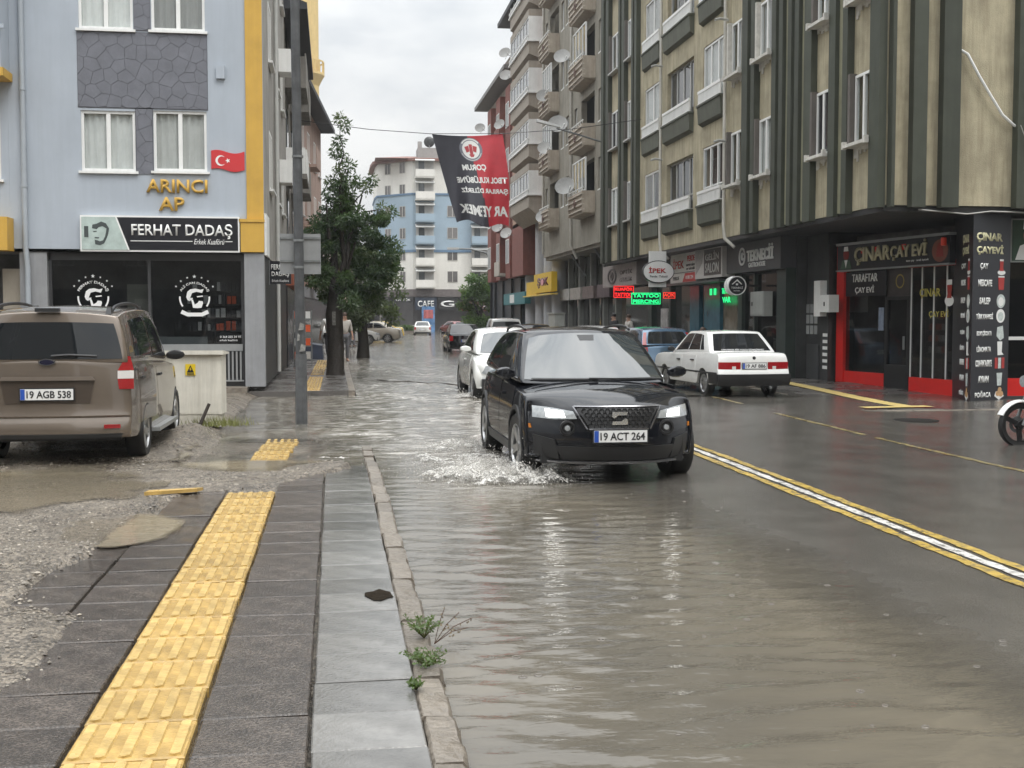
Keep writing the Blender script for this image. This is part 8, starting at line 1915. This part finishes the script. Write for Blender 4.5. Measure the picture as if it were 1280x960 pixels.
def arcs(x, y, n, reach, top, seed):
    """drops thrown out in low fans from the tyre"""
    r = np.random.default_rng(seed); a = r.normal(math.pi * 1.08, .42, n); t = r.random(n) ** .8; L = reach * r.uniform(.35, 1, n); h = top * r.uniform(.25, 1, n)
    P = np.stack([x + np.cos(a) * L * t, y + np.sin(a) * L * t * .8, 4 * h * t * (1 - t * .92) * .9 + .01], -1)
    base = np.array([(1, 0, 0), (0, 1, 0), (-1, 0, 0), (0, -1, 0), (0, 0, 1), (0, 0, -1)], float); f = np.array([(0, 1, 4), (1, 2, 4), (2, 3, 4), (3, 0, 4), (1, 0, 5), (2, 1, 5), (3, 2, 5), (0, 3, 5)])
    s = np.exp(r.uniform(math.log(.0015), math.log(.0055), n)); V = base[None] * s[:, None, None] * np.array([2.0, 1, 1.4]) + P[:, None]
    return V.reshape(-1, 3), (f[None] + 6 * np.arange(n)[:, None, None]).reshape(-1, 3)
def stuff_mesh(name, lab, cat, parts, m):
    V, F, o = [], [], 0
    for v, f in parts: V += v.tolist(); F += (f + o).tolist(); o += len(v)
    me = bpy.data.meshes.new(name); me.from_pydata(V, [], F); me.materials.append(m); me.polygons.foreach_set('use_smooth', [True] * len(F))
    ob = bpy.data.objects.new(name, me); COL.objects.link(ob); return tag(ob, lab, cat, kind='stuff')
stuff_mesh('splash', 'white splash thrown up round the front wheel of the black crossover', 'splash', [
    foam_sheet(1.62, 11.75, .62, .50, .17, .016, 1, R(12), .30), foam_sheet(1.2, 12.05, .38, .5, .09, .016, 2, R(-20), .36), foam_sheet(1.98, 11.55, .38, .28, .12, .014, 3, 0, .34), foam_sheet(1.55, 13.1, .42, .8, .08, .018, 4, 0, .40),
    foam_sheet(1.45, 14.6, .4, .6, .09, .02, 5, 0, .41), foam_sheet(1.1, 13.6, .3, .7, .04, .02, 6, R(10), .47),
    arcs(1.80, 11.95, 3600, 1.0, .22, 5), arcs(1.85, 11.6, 1500, .55, .14, 6), arcs(1.8, 14.5, 1400, .8, .14, 7),
    droplets([(1.65, 11.7, .26, .2, .06, .5), (1.35, 11.9, .28, .28, .045, .35), (1.95, 11.6, .18, .15, .05, .3), (1.5, 14.6, .25, .4, .05, .2), (1.25, 13.0, .3, .6, .03, .2)], 5200, .0018, .007)], M_FOAM)
stuff_mesh('splash', 'small white wash at the front wheel of the white coupe', 'splash', [foam_sheet(2.75, 24.1, .40, .45, .10, .03, 8, 0, .34), foam_sheet(2.65, 26.6, .3, .5, .07, .03, 9, 0, .38), foam_sheet(3.3, 23.4, .6, .25, .06, .03, 10, 0, .36), droplets([(2.75, 24.1, .18, .2, .05, 1)], 300, .006, .014)], M_FOAM)
# little broken crests where the current runs over the drive
parts = []
for i in range(16):
    y = 13.6 + 17 * random.random() ** 1.5; x = random.uniform(-.5, 2.8) if y < 17 else random.uniform(.5, 3.2)
    if 1.6 < x and y < 16: continue
    parts.append(foam_sheet(x, y, random.uniform(.15, .5), random.uniform(.02, .05), .012, .012 * (y / 13), 20 + i, R(random.gauss(8, 12)), .40))
stuff_mesh('foam', 'thin foam streaks on the fast water over the sunken pavement', 'foam', parts, M_FOAM)
b = MB(); r0 = random.Random(21)
for i in range(95):
    y = 4.2 + 7.5 * r0.random() ** 1.2; x = r0.uniform(.7, 3.9); r = r0.uniform(.005, .02) * (.7 + .06 * y)
    if x > 1.5 and y > 10.8: continue
    z = float(wave(np.float64(x), np.float64(y))) + .002
    b.lathe([(r * .86, 0), (r * .94, .0016), (r, .0016), (r * 1.12, -.001)], 14, 'z', (x, y, z))
    if r0.random() < .35: b.lathe([(.001, .006), (r * .2, .004), (r * .28, 0)], 8, 'z', (x, y, z))
b.f = [f for f in b.f if len(f) == 4]; b.m = [0] * len(b.f)
M_RING = mat('rain_ring_water', (.16, .14, .12), .08, var=.1)
o = b.build('rain_rings', M_RING, None, 80); tag(o, 'small rings made by raindrops on the muddy water', 'rain rings', kind='stuff')
# a wave's shadow built as a dark strand across the far water
b = MB(); pts = [(.9 + .15 * i + .05 * random.random(), 31 - .17 * i + .3 * math.sin(i * 1.3), .016) for i in range(18)]
b.path(pts, [.006 + .012 * random.random() for _ in pts], 5); o = b.build('wave_shadow_line', mat('wave_shadow_dark', (.06, .05, .04), .6, var=.3)); tag(o, 'wave shadow built as a thin dark line winding across the flooded road', 'wave_shadow')
# unseen blocks added behind the viewpoint to be mirrored in glass, paint and water
for nm, lab, x0, x1, y0, y1, h, m in (('added_side_block', 'unseen beige block added on the opposite corner of the side street, out of the picture', 12.5, 34, -30, 7, 15, M_STUC), ('added_lot_block', 'unseen pale block added behind the gravel lot, out of the picture', -30, -6, -34, -9, 12, M_SIDE), ('added_end_block', 'unseen grey block added to close the street behind the viewpoint', -5, 14, -75, -60, 16, M_R2)):
    g = thing(nm, lab, 'building', ((x0 + x1) / 2, (y0 + y1) / 2, 0)); w, d = (x1 - x0) / 2, (y1 - y0) / 2
    MB().box(-w, -d, -.2, w, d, h).build('wall', m, g); MB().box(-w - .4, -d - .4, h, w + .4, d + .4, h + .3).build('roof', M_EAVE, g)
    MB().box(-w - .02, -d - .02, 0, w + .02, d + .02, 3.0).build('shopfront', M_SHOP, g)
    for f in range(int(h / 3) - 1):
        for i in range(6):
            window(g, (-w + (i + .7) * w / 3.3, d + .02, 4.1 + f * 3), math.pi, 1.4, 1.5, 2, None, glass=M_PANE)
            if x0 > 0: window(g, (-w - .03, -d + (i + .7) * d / 3.3, 4.1 + f * 3), R(-90), 1.4, 1.5, 2, None, glass=M_PANE)
# rain-laden air
hz = MB().box(-75, -90, -1.0, 75, 200, 45).build('haze', None if False else (lambda m: m)(bpy.data.materials.new('rain_air')))
hz['kind'] = 'stuff'
m = hz.data.materials[0]; m.use_nodes = True; m.node_tree.nodes.clear()
pv = m.node_tree.nodes.new('ShaderNodeVolumePrincipled'); pv.inputs['Color'].default_value = (.95, .96, .97, 1); pv.inputs['Density'].default_value = .0005; pv.inputs['Anisotropy'].default_value = .2
mo = m.node_tree.nodes.new('ShaderNodeOutputMaterial'); m.node_tree.links.new(pv.outputs[0], mo.inputs['Volume'])
hz['label'] = 'thin rain haze filling the street'
SC.cycles.volume_bounces = 0
